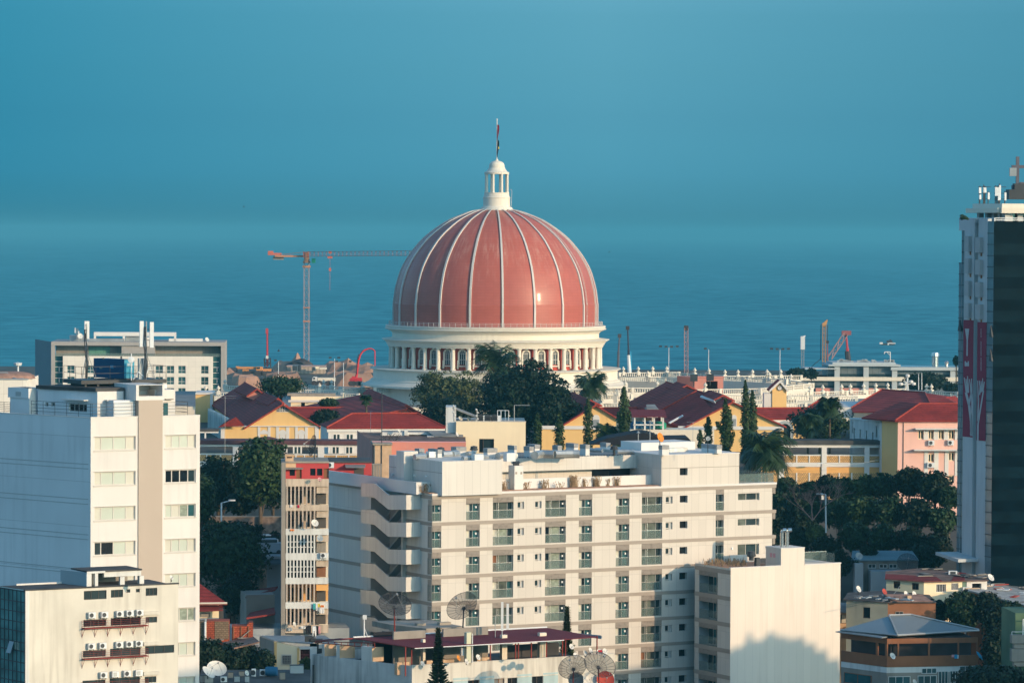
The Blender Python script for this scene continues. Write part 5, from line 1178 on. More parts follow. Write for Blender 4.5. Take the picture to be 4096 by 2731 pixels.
def monitor(root,q,a,b,l,r,D,roof='dark_tile',drop=1.6,gable='salmon',zoff=0.0):
    """raised ridge roof: a=near apex px, b=far apex px, l/r = near eave px"""
    A=P(*q(*a),D); B=zhit(*q(*b),A.z); dv=(B-A); Ln=dv.length; dv.normalize()
    pl=Pl.__new__(Pl); pl.a=0; pl.o=Vector((A.x,A.y,0)); pl.u=Vector((1,0,0)); pl.n=Vector((0,-1,0))
    L_=pl.pt(*pl.hit(*q(*l))); R_=pl.pt(*pl.hit(*q(*r))); m_=part('ridge_monitor',MB().prism([A,L_,L_+dv*Ln,B],(0,0,-.22)).prism([A,B,R_+dv*Ln,R_],(0,0,-.22)),roof,root)
    i=dv*.6; d_=Vector((0,0,-.25)); part('monitor_gable',MB().prism([A+i+d_,L_+i+d_,L_*.5+R_*.5+i+Vector((0,0,-1.2)),R_+i+d_],dv*(Ln-1.2)),gable,m_)
    part('monitor_verge',MB().prism([L_,A,A+Vector((0,0,-.3)),L_+Vector((0,0,-.3))],-dv*.1).prism([A,R_,R_+Vector((0,0,-.3)),A+Vector((0,0,-.3))],-dv*.1),'tile_edge',m_)
def facing_roof(name,label,cat,q,tl,tr,bl,br,D,rise_back,base_y,wall='yellow_pale',roof='bright_tile',hip=None,th=.25,depth=8,root=None):
    """building whose roof slope faces the camera: top line tl-tr, eave bl-br"""
    E0=P(*q(*bl),D); E1=zhit(*q(*br),E0.z); pl=Pl.__new__(Pl); dv=(E1-E0); Ln=dv.length; dv.normalize(); pl.u=dv; pl.n=Vector((dv.y,-dv.x,0)); pl.o=Vector((E0.x,E0.y,0)); pl.a=math.atan2(dv.y,dv.x)
    pb_=pl.off(-rise_back); T0=pb_.pt(*pb_.hit(*q(*tl))); T1=pb_.pt(*pb_.hit(*q(*tr))); T1.z=T0.z=(T0.z+T1.z)/2; bs=pl.z(*q((bl[0]+br[0])/2,base_y))
    if root is None: root=thing(name,label,cat,pl.pt(Ln/2,bs),pl.a)
    rf=part('roof',MB().prism([E0,E1,T1,T0],(0,0,-th)),roof,root); far0,far1=pl.pt(0,E0.z,-2*rise_back),pl.pt(Ln,E0.z,-2*rise_back)
    part('rear_roof',MB().prism([T0,T1,far1,far0],(0,0,-th)),roof,rf); e=MB().poly([E0,T0,far0]).poly([E1,T1,far1]); part('hip_slopes',e,roof,rf)
    e=MB().path([E0+Vector((0,0,.05)),T0+Vector((0,0,.08)),T1+Vector((0,0,.08)),E1+Vector((0,0,.05))],.13,6); part('ridge_tiles',e,'tile_edge',rf)
    i=.35; mb=MB(); prism_body(mb,[pl.pt(i,0,-i),pl.pt(Ln-i,0,-i),pl.pt(Ln-i,0,-2*rise_back+i),pl.pt(i,0,-2*rise_back+i)],bs,E0.z-th+.02,0); part('walls',mb,wall,root)
    part('cornice',MB().pb(pl,.1,Ln-.1,E0.z-th-.5,E0.z-th,-.35,-.1),'white_trim',root)
    return root,pl,Ln,E0.z,bs
# ---- left gabled hall
rt,pl,dv,Ln,az,l_,r_=gable_hall('gabled_hall','leftmost yellow gabled hall, with a white grid window and two raised ridge roofs','hall',z1,(1098,722),(630,1015),(1590,1015),650,(590,440),1200)
F1=pl
monitor(rt,z1,(1045,635),(872,568),(900,733),(1200,765),662); monitor(rt,z1,(765,508),(590,440),(622,606),(865,590),690)
t0,zt_=pl.hit(*z1(1022,740)); t1,zb1=pl.hit(*z1(1182,825)); f=part('window',MB().pb(pl,t0,t1,zb1,zb1+.12,0,.12).pb(pl,(t0+t1)/2-.5,(t0+t1)/2-.4,zb1,zt_,.02,.1).pb(pl,(t0+t1)/2+.35,(t0+t1)/2+.45,zb1,zt_+.3,.02,.1).pb(pl,t0,t1,(zb1+zt_)/2-.2,(zb1+zt_)/2-.1,.02,.1).pb(pl,-.06,.06,zb1,az-.5,.02,.11),'white_trim',rt)
part('pane',MB().prism([pl.pt(t0,zb1,.01),pl.pt(t1,zb1,.01),pl.pt(t1,zb1+.75,.01),pl.pt(.2,az-.55,.01),pl.pt(t0,zb1+1.0,.01)],(0,-.02,0)),'glass',f)
pt0,pt1=pl.t(*z1(280,1100)),pl.t(*z1(1588,1100)); zc=pl.z(*z1(1000,1020)); zb0=pl.z(*z1(1000,1260))
mb=MB().pb(pl,pt0,pt1,zb0,zc,-8,.25); fw_=part('front_wall',mb,'yellow_wall',rt); part('cornice',MB().pb(pl,pt0-.1,pt1+.1,zc,zc+.15,-.3,.5),'white_trim',fw_)
mb=MB()
for a,b in ((280,330),(772,806),(906,942),(1018,1056),(1150,1192),(1270,1308),(1400,1440),(1535,1588)): mb.pb(pl,pl.t(*z1(a,1100)),pl.t(*z1(b,1100)),zb0,zc-.05,.25,.34)
for a,b in ((806,906),(1056,1150),(1308,1400)):
    x0,x1=pl.t(*z1(a,1100)),pl.t(*z1(b,1100)); z=pl.z(*z1(a,1112)); n=6
    for i in range(n): u0,u1=i/n,(i+1)/n; h0_,h1_=.35*math.sin(math.pi*u0),.35*math.sin(math.pi*u1); mb.hexa([pl.pt(x0+(x1-x0)*u0,z-.1,.25),pl.pt(x0+(x1-x0)*u1,z-.1,.25),pl.pt(x0+(x1-x0)*u1,z-.1,.33),pl.pt(x0+(x1-x0)*u0,z-.1,.33),pl.pt(x0+(x1-x0)*u0,z+.35+h0_,.25),pl.pt(x0+(x1-x0)*u1,z+.35+h1_,.25),pl.pt(x0+(x1-x0)*u1,z+.35+h1_,.33),pl.pt(x0+(x1-x0)*u0,z+.35+h0_,.33)])
    if a > 900: mb.pb(pl,x0+.1,x1-.1,zb0,z-.1,.25,.30)
parts8('pilaster',mb,'white_trim',fw_)
# low hip in front-left and ribbed side wall of the hall
a,b,c,d=[P(*z1(*p_),648) for p_ in ((345,1018),(480,890),(600,1015),(240,1030))]; part('side_hip',MB().poly([a,c,b]).poly([d,a,b,b+Vector((-1,9,0))]),'crimson_tile',rt)
mb=MB(); sp0,sp1=P(*z1(125,780),700),P(*z1(400,920),662)
for i in range(14): p=sp0.lerp(sp1,i/13); mb.box((p.x,p.y,(p.z+22)/2),(.5,1.2,p.z-22),rot=.15)
mb.quad((sp0.x+.3,sp0.y,22),(sp1.x+.3,sp1.y,22),(sp1.x+.3,sp1.y,sp1.z),(sp0.x+.3,sp0.y,sp0.z)); part('ribbed_side_wall',mb,'dirty_white',rt)
# yellow block at the extreme left behind it
q=Pl(*z1(-60,565),735,3); yb=thing('yellow_block','flat roofed yellow block left of the gabled hall with the dark tiled roof','building',q.pt(0,20)); b1=q.t(*z1(172,700)); zt_=q.z(*z1(50,568)); mb=MB(); prism_body(mb,[q.pt(0,0),q.pt(b1,0),q.pt(b1,0,-10),q.pt(0,0,-10)],20,zt_,0,1); part('walls',mb,['yellow_wall','roof_grey'],yb); part('corner_trim',MB().pb(q,q.t(*z1(135,700)),b1+.02,20,zt_-.3,0,.08).pb(q,0,b1+.2,zt_-.35,zt_+.02,-10,.2),'white_trim',yb)
# flat yellow box in the middle
q=Pl(*z1(1213,620),735,2); yb=thing('yellow_block','low flat yellow block with white string courses between two dark tiled halls','building',q.pt(0,20)); b1=q.t(*z1(1905,620)); zt_=q.z(*z1(1500,615)); hd=q.rect(z1,1350,702,1400,765); mb=MB(); holed(mb,q,0,b1,20,zt_,[hd],.4); prism_body(mb,[q.pt(0,0),q.pt(b1,0),q.pt(b1,0,-7),q.pt(0,0,-7)],20,zt_,0,1,skip=(0,)); part('walls',mb,['yellow_pale','roof_grey'],yb)
part('door',MB().quad(q.pt(hd[0],hd[2],-.38),q.pt(hd[1],hd[2],-.38),q.pt(hd[1],hd[3],-.38),q.pt(hd[0],hd[3],-.38)),'glass_dark',yb); zs_=q.z(*z1(1500,680)); part('string_course',MB().pb(q,-.5,b1+.2,zs_-.22,zs_+.22,0,.35),'white_trim',yb); part('concrete_cap',MB().pb(q.off(-2),q.off(-2).t(*z1(1165,590)),q.off(-2).t(*z1(1805,590)),zt_,q.off(-2).z(*z1(1500,580)),-5,0),'concrete',yb)
# long low tiled link roof
facing_roof('linking_wing','low wing with a long red tiled roof joining the two left halls','building',z1,(1190,768),(2260,768),(1290,900),(2300,900),690,6,1100,roof='crimson_tile')
# second gabled hall (ridge end faces us) behind the white hipped house
A=P(*cX(300,1357),668)
rt,pl,dv,Ln,az,l_,r_=gable_hall('gabled_hall','hall with a dark tiled roof directly behind the white house with the scarlet roof','hall',cX,(298,1400),(-360,1530),(470,1500),664,(-130,1270),1560,wall='salmon')
monitor(rt,cX,(298,1355),(-60,1205),(210,1432),(425,1434),668,gable='bright_tile')
# white house with the scarlet hipped roof
rt,pl,Ln,ez,bs=facing_roof('white_house','white house with a bright scarlet hipped roof and paired narrow windows','house',lambda x,y: (x,y),(1408,1655),(1668,1653),(1306,1710),(1783,1708),615,5.5,1850,wall='white_wall',roof='bright_tile')
for (x,y0,y1) in ((1822,1125,1190),(1997,1125,1190),(1810,1290,1375),(1990,1290,1375),(1300,1290,1375)):
    a=pl.off(-.35); t_,z0_=a.hit(*z1(x,y1)); zz=a.z(*z1(x,y0)); part('window',MB().pb(a,t_-.75,t_+.75,z0_-.1,zz+.15,0,.06),'white_trim',rt)
    part('pane',MB().pb(a,t_-.5,t_-.1,z0_,zz,.03,.075).pb(a,t_+.1,t_+.5,z0_,zz,.03,.075),'glass',rt)
# ---- right hall 1
rt,pl,dv,Ln,az,l_,r_=gable_hall('gabled_hall','yellow gabled hall with an arched white niche beside the fan palm','hall',cI,(345,968),(-70,1225),(583,1112),645,(90,835),1420)
monitor(rt,cI,(290,905),(60,818),(200,968),(425,970),655,gable='white_trim')
def niche(rt,pl,q,x0,x1,yt,yb):
    t0,zb_=pl.hit(*q(x0,yb)); t1,_=pl.hit(*q(x1,yb)); zt_=pl.z(*q(x0,yt)); c=(t0+t1)/2; r=(t1-t0)/2; zs_=zt_-r
    f=part('arched_niche',MB().prism([pl.pt(t0,zb_,.02)]+[pl.pt(t1,zb_,.02)]+[pl.pt(c+r*math.cos(math.pi*i/12),zs_+r*math.sin(math.pi*i/12),.02) for i in range(13)],(0,-.1,0)),'white_trim',rt)
    part('shutter',MB().pb(pl,t0+.12,t1-.12,zb_,zs_-.2,.12,.16),'metal_grey',f)
niche(rt,pl,cI,310,395,1078,1207); zc=pl.z(*cI(300,1228)); part('cornice',MB().pb(pl,l_[0]-3,r_[0]+.3,zc-.25,zc+.35,0,.35),'white_trim',rt)
mb=MB(); mb.pb(pl,l_[0]-3,r_[0]+.2,zc-9,zc+.1,-3,.1); part('lower_wall',mb,'yellow_wall',rt)
# ---- big right hall
rt,pl,dv,Ln,az,l_,r_=gable_hall('gabled_hall','widest yellow hall, with a huge dark tiled roof, behind the columnar trees','hall',cI,(1905,932),(1355,1225),(2480,1200),645,(1150,712),1420)
monitor(rt,cI,(1808,846),(1640,796),(1690,910),(1937,912),655,gable='white_trim'); monitor(rt,cI,(1390,735),(1270,700),(1265,800),(1515,797),690)
niche(rt,pl,cI,1895,1958,1080,1210); zc=pl.z(*cI(1900,1232)); part('cornice',MB().pb(pl,l_[0]-1,r_[0]+.2,zc-.25,zc+.35,0,.35),'white_trim',rt); part('lower_wall',MB().pb(pl,l_[0]-1,r_[0]+.2,zc-9,zc+.1,-3,.1),'yellow_wall',rt)
# broad left slope of that hall
a,b,c,d=P(*cI(1500,812),668),P(*cI(1150,712),715),P(*cI(690,965),715),P(*cI(1060,1052),668); e=P(*cI(1120,1150),650); f_=P(*cI(1360,1222),645)
part('side_roof',MB().prism([a,b,c,d],(0,0,-.3)).prism([a,d,e,f_,P(*cI(1700,1040),646)],(0,0,-.3)),'dark_tile',rt); part('valley',MB().path([a+Vector((0,0,.1)),d+Vector((0,0,.1))],.16),'tile_edge',rt)
part('skylight_strip',MB().prism([P(*cI(1180,1165),646),P(*cI(1340,1078),652),P(*cI(1350,1088),651.9),P(*cI(1200,1170),645.8)],(0,0,-.15)),'metal_white',rt)
part('light_hood',MB().prism([P(*cI(1540,868),652),P(*cI(1720,938),645),P(*cI(1700,912),645),P(*cI(1560,856),652)],(0,0,-.2)),'metal_white',rt)
# link roofs
facing_roof('linking_wing','low wing with a scarlet tiled roof between the palm hall and the widest hall','building',cI,(400,1000),(930,1003),(380,1080),(930,1075),690,5,1300,roof='bright_tile')
facing_roof('linking_wing','wing with a scarlet tiled roof and a tall arch, below the clock gable','building',cL,(-60,1088),(562,1092),(-80,1208),(562,1205),672,5,1560,wall='yellow_wall',roof='crimson_tile')
lw=[o_ for o_ in COL.objects if o_.name.startswith('linking_wing')][-1]
lw2=Pl(*cL(205,1300),666,2); t0,t1=lw2.t(*cL(215,1300)),lw2.t(*cL(345,1300)); c=(t0+t1)/2; r=(t1-t0)/2; zs_=lw2.z(*cL(280,1265))-r; zb_=lw2.z(*cL(280,1560))
part('arch',MB().prism([lw2.pt(t0,zb_),lw2.pt(t1,zb_)]+[lw2.pt(c+r*math.cos(math.pi*i/12),zs_+r*math.sin(math.pi*i/12)) for i in range(13)],(0,-.1,0)),'glass',lw)
mb=MB()
for i in range(12): a0,a1=math.pi*i/12,math.pi*(i+1)/12; mb.hexa([lw2.pt(c+rr*math.cos(aa),zs_+rr*math.sin(aa),dd) for dd in (.1,.6) for rr,aa in ((r,a0),(r+.5,a0),(r+.5,a1),(r,a1))])
mb.pb(lw2,t1,t1+.5,zb_,zs_,.1,.6).pb(lw2,t0-.5,t0,zb_,zs_,.1,.6); part('arch_surround',mb,'dish_grey',lw)
dish(*cL(215,1358),640,.8,'white dish beside the tall arch at the end of the yellow hall',az=-30,el=25,post=1.4)
# clock gable
q=Pl(*cL(135,900),705,2); cg=thing('clock_gable','narrow yellow gable tower carrying a round white clock','clock tower',q.pt(1,20)); t0,t1=q.t(*cL(140,900)),q.t(*cL(303,900)); ap=q.hit(*cL(226,790)); el_=q.z(*cL(140,880)); zb_=q.z(*cL(200,1085))-2
mb=MB().prism([q.pt(t0,zb_),q.pt(t1,zb_),q.pt(t1,el_),q.pt(*ap),q.pt(t0,el_)],-q.n*4); part('walls',mb,'yellow_wall',cg); A=q.pt(ap[0],q.z(*cL(226,768)),.4); L_=q.pt(q.t(*cL(105,880)),q.z(*cL(105,880)),.4); R_=q.pt(q.t(*cL(322,880)),q.z(*cL(322,880)),.4)
rf=part('roof',MB().prism([A,L_,L_-q.n*5,A-q.n*5],(0,0,-.25)).prism([A,A-q.n*5,R_-q.n*5,R_],(0,0,-.25)),'dark_tile',cg); part('verge',MB().prism([L_,A,A+Vector((0,0,-.5)),L_+Vector((0,0,-.5))],q.n*.15).prism([A,R_,R_+Vector((0,0,-.5)),A+Vector((0,0,-.5))],q.n*.15),'white_trim',cg)
cc=q.pt(*q.hit(*cL(227,857)),.02); rr=.048*30/2.851*1.0*1.0*1.0; rr=30/2.851*705/FPX; ck=part('clock',MB().lathe(cc,[(0,.12),(rr*.85,.12),(rr,.16),(rr,0)],20,ax=q.n),'white_plain',cg)
mb=MB()
for i in range(12): a=2*math.pi*i/12; e=q.u*math.cos(a)+Vector((0,0,math.sin(a))); mb.cyl(cc+q.n*.15+e*rr*.68,cc+q.n*.15+e*rr*.86,.03,.03,4)
mb.cyl(cc+q.n*.16,cc+q.n*.16+q.u*-.2+Vector((0,0,.12)),.025,.025,4).cyl(cc+q.n*.16,cc+q.n*.16+Vector((.05,0,.26)),.02,.02,4); mb.lathe(cc,[(rr*.9,.13),(rr*.9,.18),(rr*1.05,.18),(rr*1.05,0)],20,ax=q.n); part('dial_marks',mb,'frame_dark',ck)
part('side_box',MB().pb(q,q.t(*cL(48,1000)),t0-.02,zb_,q.z(*cL(80,922)),-3,-.2),'white_wall',cg)
# right hipped complex
rt,pl,Ln,ez,bs=facing_roof('hipped_hall','hall under a broad dark maroon hipped roof with a high point, behind the pink building','hall',cL,(1390,842),(1880,952),(1040,1085),(2000,1160),690,13,1300,wall='yellow_pale',roof='dark_tile')
a,b,c,d=P(*cL(1040,1088),684),P(*cL(1500,1092),680),P(*cL(1500,1130),676),P(*cL(1060,1130),680); part('lower_eave',MB().prism([a,b,c,d],(0,0,-.2)),'crimson_tile',rt)
rt2,pl,Ln,ez,bs=facing_roof('hipped_hall','small maroon hipped roof showing above the leafy tree and palm','hall',cL,(690,980),(760,995),(540,1085),(860,1090),700,5,1300,wall='yellow_pale',roof='dark_tile')
part('white_flat',MB().prism([P(*cL(860,1010),705),P(*cL(1120,1010),705),P(*cL(1050,1080),690),P(*cL(900,1075),690)],(0,0,-2)),'dirty_white',rt2)
# pink building
PP=Pl(*cL(1572,1300),583,3); PE=PP.turn(0,-62); pk=thing('pink_building','pink building with white piers and a scarlet hipped roof beside the dark tower','building',PP.pt(0,14),R(3))
pR=PP.t(*cL(2330,1300)); zt_=PP.z(*cL(1800,1240)); pw_=[PP.rect(cL,*r) for r in ((1803,1340,1866,1443),(1920,1340,1980,1443),(2035,1340,2097,1443),(2150,1340,2215,1443))]+[PP.rect(cM,*r) for r in ((1918,240,1982,335),(2150,225,2215,322),(2150,485,2215,560))]
mb=MB(); holed(mb,PP,0,pR,14,zt_,pw_,.3); mb.quad(PE.pt(-4.5,14),PE.pt(0,14),PE.pt(0,zt_),PE.pt(-4.5,zt_),1); prism_body(mb,[PP.pt(0,0),PP.pt(pR,0),PP.pt(pR,0,-12),PE.pt(-4.5,0),],14,zt_,1,1,skip=(0,3)); part('walls',mb,['pink_wall','yellow_wall'],pk)
for r in pw_: win(pk,PP,r,-.25,2,1,'yellow_pale','glass',.13)
mb=MB()
for x0,x1 in ((1866,1920),(1980,2035),(2097,2150),(2222,2252)): mb.pb(PP,PP.t(*cL(x0,1400)),PP.t(*cL(x1,1400)),PP.z(*cL(1900,1450)),PP.z(*cL(1900,1335)),0,.08)
for x0,x1 in ((1872,1918),(1985,2035),(2105,2150),(2222,2255)): mb.pb(PP,PP.t(*cM(x0,400)),PP.t(*cM(x1,400)),PP.z(*cM(1900,490)),PP.z(*cM(1900,210)),0,.08)
parts8('white_pier',mb,'white_plain',pk)
for q_,y in ((cL,1322),(cM,195)): z=PP.z(*q_(1900,y)); part('canopy',MB().pb(PP,PP.t(*q_(1760 if q_ is cL else 1745,y)),pR,z-.1,z+.08,0,1.3),'white_trim',pk)
E0=PP.pt(*PP.hit(*cL(1535,1225)),.6); T=PP.off(-5.5); T0=T.pt(*T.hit(*cL(1822,1036))); E1=PP.pt(pR,E0.z,.6); T1=T.pt(pR,T0.z); Lf=PE.pt(-9,E0.z,.9)
rf=part('roof',MB().prism([E0,E1,T1,T0],(0,0,-.25)).prism([Lf,E0,T0,T0+Vector((-2,8,0))],(0,0,-.25)),'crimson_tile',pk); part('ridge_tiles',MB().path([E0,T0,T1],.14),'tile_edge',rf)
a,b,c=P(*cL(2000,1036),598),P(*cL(2105,962),603),P(*cL(2240,1036),598); part('rear_gablet',MB().poly([a,c,b]).quad(b,c,P(*cL(2300,1036),613),P(*cL(2230,948),613)),'crimson_tile',rf); part('eave_board',MB().pb(PP,-.3,pR,zt_-.02,E0.z-.25,-.2,.45),'white_plain',pk)
mb=MB().pb(PP,PP.t(*cL(1632,1300)),PP.t(*cL(1632,1300))+.1,14,zt_-.2,0,.1); part('downpipe',mb,'frame_dark',pk)
for i,(x,y,q_) in enumerate(((1950,1510,cL),(2170,1508,cL),(1945,395,cM))): t_,z_=PP.hit(*q_(x,y)); ac_unit(PP,t_,z_,['air conditioner on the pink wall under the second window from the left','air conditioner on the pink wall under the rightmost window','largest air conditioner, on a white pier low on the pink wall'][i],.95 if i < 2 else 1.2,.75,.4)
# tall side wing, pale and ribbed, with parapet
q=Pl(*cL(1410,1230),590,-50); lw_=q.t(*cL(1025,1200)); wg=thing('walled_wing','pale windowed wall of a roofless wing between the leafy palm tree and the pink building','building',q.pt(lw_/2,14),R(-50)); zt_=q.z(*cL(1390,1238)); zs_=[q.rect(cL,x,y,x+14,y+130) for x,y in ((1048,1245),(1068,1315),(1135,1330),(1207,1345),(1278,1362),(1322,1290))]; mb=MB(); holed(mb,q,lw_,0,14,zt_,zs_,.4); part('wall',mb,'dirty_white',wg)
part('coping',MB().pb(q,lw_,0,zt_,zt_+.3,-.4,.15),'metal_white',wg); part('inner_floor',MB().pb(q,lw_,0,zt_-1.4,zt_-1.2,-9,-.4),'roof_dark',wg); part('rear_parapet',MB().pb(q,lw_,0,20,zt_+.2,-9.4,-9),'dirty_white',wg); part('front_pier',MB().pb(Pl(*cL(1385,1300),587,3),0,1.3,14,zt_,-3,0),'white_trim',wg); part('link_wall',MB().pb(Pl(*cL(1420,1300),588.5,3),0,5.5,14,zt_-.3,-3,0),'yellow_wall',wg)
part('windows',MB().pb(q,zs_[0][0],zs_[-1][1],20,20.1,-.39,-.38),'glass',wg)
# ================================================================== two storey gallery (arcade), right and left parts
def gallery(name,label,q,x0,x1,yt,D,posts,rails,base,ang=1.0,latt=True,roofcol='roof_dark',parts_y=None):
    pl=Pl(*q(x0,yt),D,ang); T1=pl.t(*q(x1,yt)); root=thing(name,label,'gallery',pl.pt(T1/2,pl.z(*q(x0,base))),R(ang)); zt_=pl.z(*q(x0,yt)); zb_=pl.z(*q(x0,base))
    y=parts_y; Z=lambda v: pl.z(*q(x0,v))
    part('roof',MB().pb(pl,-.3,T1+.3,zt_-.1,zt_+.55,-5,.35),roofcol,root); part('top_beam',MB().pb(pl,0,T1,Z(y[1]),Z(y[0]),-.4,0),'white_plain',root)
    part('back_wall',MB().pb(pl,0,T1,zb_,Z(y[2])-.0,-4.6,-4.2),'yellow_pale',root)
    if latt: part('upper_screen',MB().pb(pl,0,T1,Z(y[3]),Z(y[2]),-.2,-.1),'lattice',root); part('screen_cap',MB().pb(pl,0,T1,Z(y[2]),Z(y[2])+.18,-.25,-.05),'white_plain',root)
    part('mid_beam',MB().pb(pl,0,T1,Z(y[4]),Z(y[3]),-.5,-.02),'white_plain',root)
    part('lower_wall',MB().pb(pl,0,T1,Z(y[5]),Z(y[4]),-.25,-.15),'orange_wall',root); part('lower_screen',MB().pb(pl,0,T1,zb_,Z(y[5]),-.25,-.14),'lattice',root)
    part('floor',MB().pb(pl,0,T1,Z(y[4]),Z(y[3])-.1,-4.6,-.5),'taupe',root)
    for x,w_ in posts: t_=pl.t(*q(x,yt)); part('post',MB().pb(pl,t_-w_/2,t_+w_/2,zb_,Z(y[1]),-.5,.12),'white_plain',root)
    mb=MB()
    for x in rails: t_=pl.t(*q(x,yt)); mb.pb(pl,t_-.1,t_+.1,Z(y[3]),Z(y[2]),-.2,.0).pb(pl,t_-.1,t_+.1,zb_,Z(y[5]),-.25,-.05)
    parts8('mullion_post',mb,'white_plain',root); return root,pl
gR,gp=gallery('gallery','two storey white gallery with orange pierced screens behind the leaning palm',cM,20,1385,125,588,[(248,.8),(733,.8),(1220,.8)],[421,565,907,1050],760,parts_y=(132,168,262,338,388,455),ang=2.5)
gL,gp2=gallery('gallery','long white gallery with a dark roof slab, left of the salmon building',z1,-10,2330,1245,592,[(475,.9),(1615,1.0),(1140,.6)],[92,275,1280,1395,1530,1820,1985],1800,parts_y=(1248,1285,1395,1480,1560,1600),ang=1.0,roofcol='roof_maroon')
part('arched_canopy',MB().prism([P(*z1(715,1195),588)]+[P(*z1(715+310*i/10,1195-30*math.sin(math.pi*i/10)),588) for i in range(1,10)]+[P(*z1(1025,1195),588)],(0,3,0)),'roof_maroon',gL)
q_=Pl(*z1(0,1055),625,2); part('side_canopy',MB().pb(q_,0,q_.t(*z1(245,1055)),q_.z(*z1(100,1085)),q_.z(*z1(100,1055)),-4,0),'roof_dark',gL); part('side_frame',MB().pb(q_,0,q_.t(*z1(245,1055)),q_.z(*z1(100,1105)),q_.z(*z1(100,1085)),-.4,-.1).pb(q_,q_.t(*z1(60,1100)),q_.t(*z1(80,1100)),q_.z(*z1(100,1180)),q_.z(*z1(100,1085)),-.4,-.1),'white_plain',gL)
# ================================================================== salmon complex in the centre
q=Pl(*cG(0,337),508,1); sb=thing('salmon_building','low salmon building with peeling paint and a dusty brown roof, left of the cream cube','building',q.pt(0,14),R(1)); a0,a1=q.t(*cE(2135,140)),q.t(*cG(1037,400)); zt_=q.z(*cG(500,337)); mb=MB()
mb.quad(q.pt(a0,14),q.pt(a1,14),q.pt(a1,zt_),q.pt(a0,zt_)); part('front_wall',mb,'salmon',sb); lf=P(*cE(1963,0),534); lf.z=zt_
mb=MB(); mb.quad((lf.x,lf.y,14),q.pt(a0,14),q.pt(a0,zt_),(lf.x,lf.y,zt_+.2)); part('side_wall',mb,'salmon',sb); part('roof',MB().poly([q.pt(a0,zt_-.1),q.pt(a1,zt_-.1),q.pt(a1,zt_-.1,-26),(lf.x,lf.y,zt_-.1)]),'rust_roof',sb); part('coping',MB().pb(q,a0,a1,zt_,zt_+.12,-.3,.06),'cloth_pink',sb)
q6=Pl(*cG(80,225),526,1); b0,b1=q6.t(*cG(70,225)),q6.t(*cG(810,225)); wb=thing('white_annex','white walled rooftop annex with a small awning behind the salmon wall','building',q6.pt(b0,zt_-.1),R(1)); zt2=q6.z(*cG(400,222)); op=q6.rect(cG,385,250,590,330); mb=MB(); holed(mb,q6,b0,b1,zt_-.2,zt2,[op],1.5); prism_body(mb,[q6.pt(b0,0),q6.pt(b1,0),q6.pt(b1,0,-4),q6.pt(b0,0,-4)],zt_-.2,zt2,0,1,skip=(0,)); part('walls',mb,['dirty_white','roof_grey'],wb)
part('chimney',MB().pb(q6,q6.t(*cG(335,220)),q6.t(*cG(375,220)),zt_,q6.z(*cG(350,195)),-.5,.3),'dirty_white',wb); part('lean_to',MB().pb(q6,q6.t(*cG(595,260)),q6.t(*cG(1000,260)),zt_,q6.z(*cG(700,262)),0,3),'white_wall',wb); part('lean_to_roof',MB().prism([q6.pt(q6.t(*cG(590,215)),q6.z(*cG(700,215))),q6.pt(q6.t(*cG(1000,255)),q6.z(*cG(700,215))),q6.pt(q6.t(*cG(1005,262)),q6.z(*cG(700,262)),3.1),q6.pt(q6.t(*cG(680,262)),q6.z(*cG(700,262)),3.1)],(0,0,.12)),'roof_grey',wb)
dish(*cG(272,205),525,.5,'small grey dish on the chimney of the white rooftop annex',az=-50,el=30,post=.4); dish(*cG(935,248),521,.6,'tilted grey dish on the lean-to roof beside the cream cube',az=60,el=25,post=.5)
q=Pl(*cG(925,105),524,1); cb_=thing('cream_cube','plain cream cube of a building with dishes and three air conditioners on its roof','building',q.pt(0,12),R(1)); b1=q.t(*cG(1718,200)); zt_=q.z(*cG(1200,105)); ho=q.rect(cG,1187,298,1357,458); mb=MB(); holed(mb,q,0,b1,12,zt_,[ho],.6); prism_body(mb,[q.pt(0,0),q.pt(b1,0),q.pt(b1,0,-12),q.pt(0,0,-12)],12,zt_,0,1,skip=(0,)); part('walls',mb,['yellow_pale','gravel'],cb_)
win(cb_,q,ho,-.45,2,1,'frame_dark',['glass_dark','glass'],.08,split=[.28]); zl_=q.z(*cG(850,-60)); part('stair_tower',MB().pb(q.off(-1),q.t(*cG(808,0)),q.t(*cG(925,0)),12,zl_,-6,0),'dirty_white',cb_); part('coping',MB().pb(q,-.05,b1+.05,zt_,zt_+.1,-.3,.05),'cream_stone',cb_)
part('lean_roof',MB().prism([q.pt(q.t(*cG(880,0)),zl_-.2,-1),q.pt(q.t(*cG(1180,60)),zt_+.4,-1),q.pt(q.t(*cG(1180,60)),zt_+.4,-6),q.pt(q.t(*cG(880,0)),zl_-.2,-6)],(0,0,.15)),'roof_grey',cb_)
for i,x in enumerate((1210,1290,1372)):
    r_=q.off(-1.5); t_=r_.t(*cG(x,70)); c=r_.pt(t_,zt_); o_=thing('air_conditioner',f'tall twin fan air conditioner, {("left","middle","right")[i]} of the three on the cream cube roof','air conditioner',c,q.a,'twin fan air conditioners on the cream cube'); hh_=r_.z(*cG(x,33))-zt_; part('casing',MB().pb(r_,t_-.75,t_+.75,zt_,zt_+hh_,-.5,0),'metal_white',o_)
    for k in (0,1): part('fan_grille',MB().lathe(r_.pt(t_-.1,zt_+hh_*(.27+.46*k),.01),[(0,.02),(.42,.02),(.42,-.01)],14,ax=r_.n),'metal_dark',o_)
dish(*cG(975,65),526,.7,'left of two white dishes on the cream cube roof',az=45,el=30,post=.6,group='white dishes on the cream cube'); dish(*cG(1070,72),526,.7,'right of two white dishes on the cream cube roof',az=45,el=30,post=.6,group='white dishes on the cream cube')
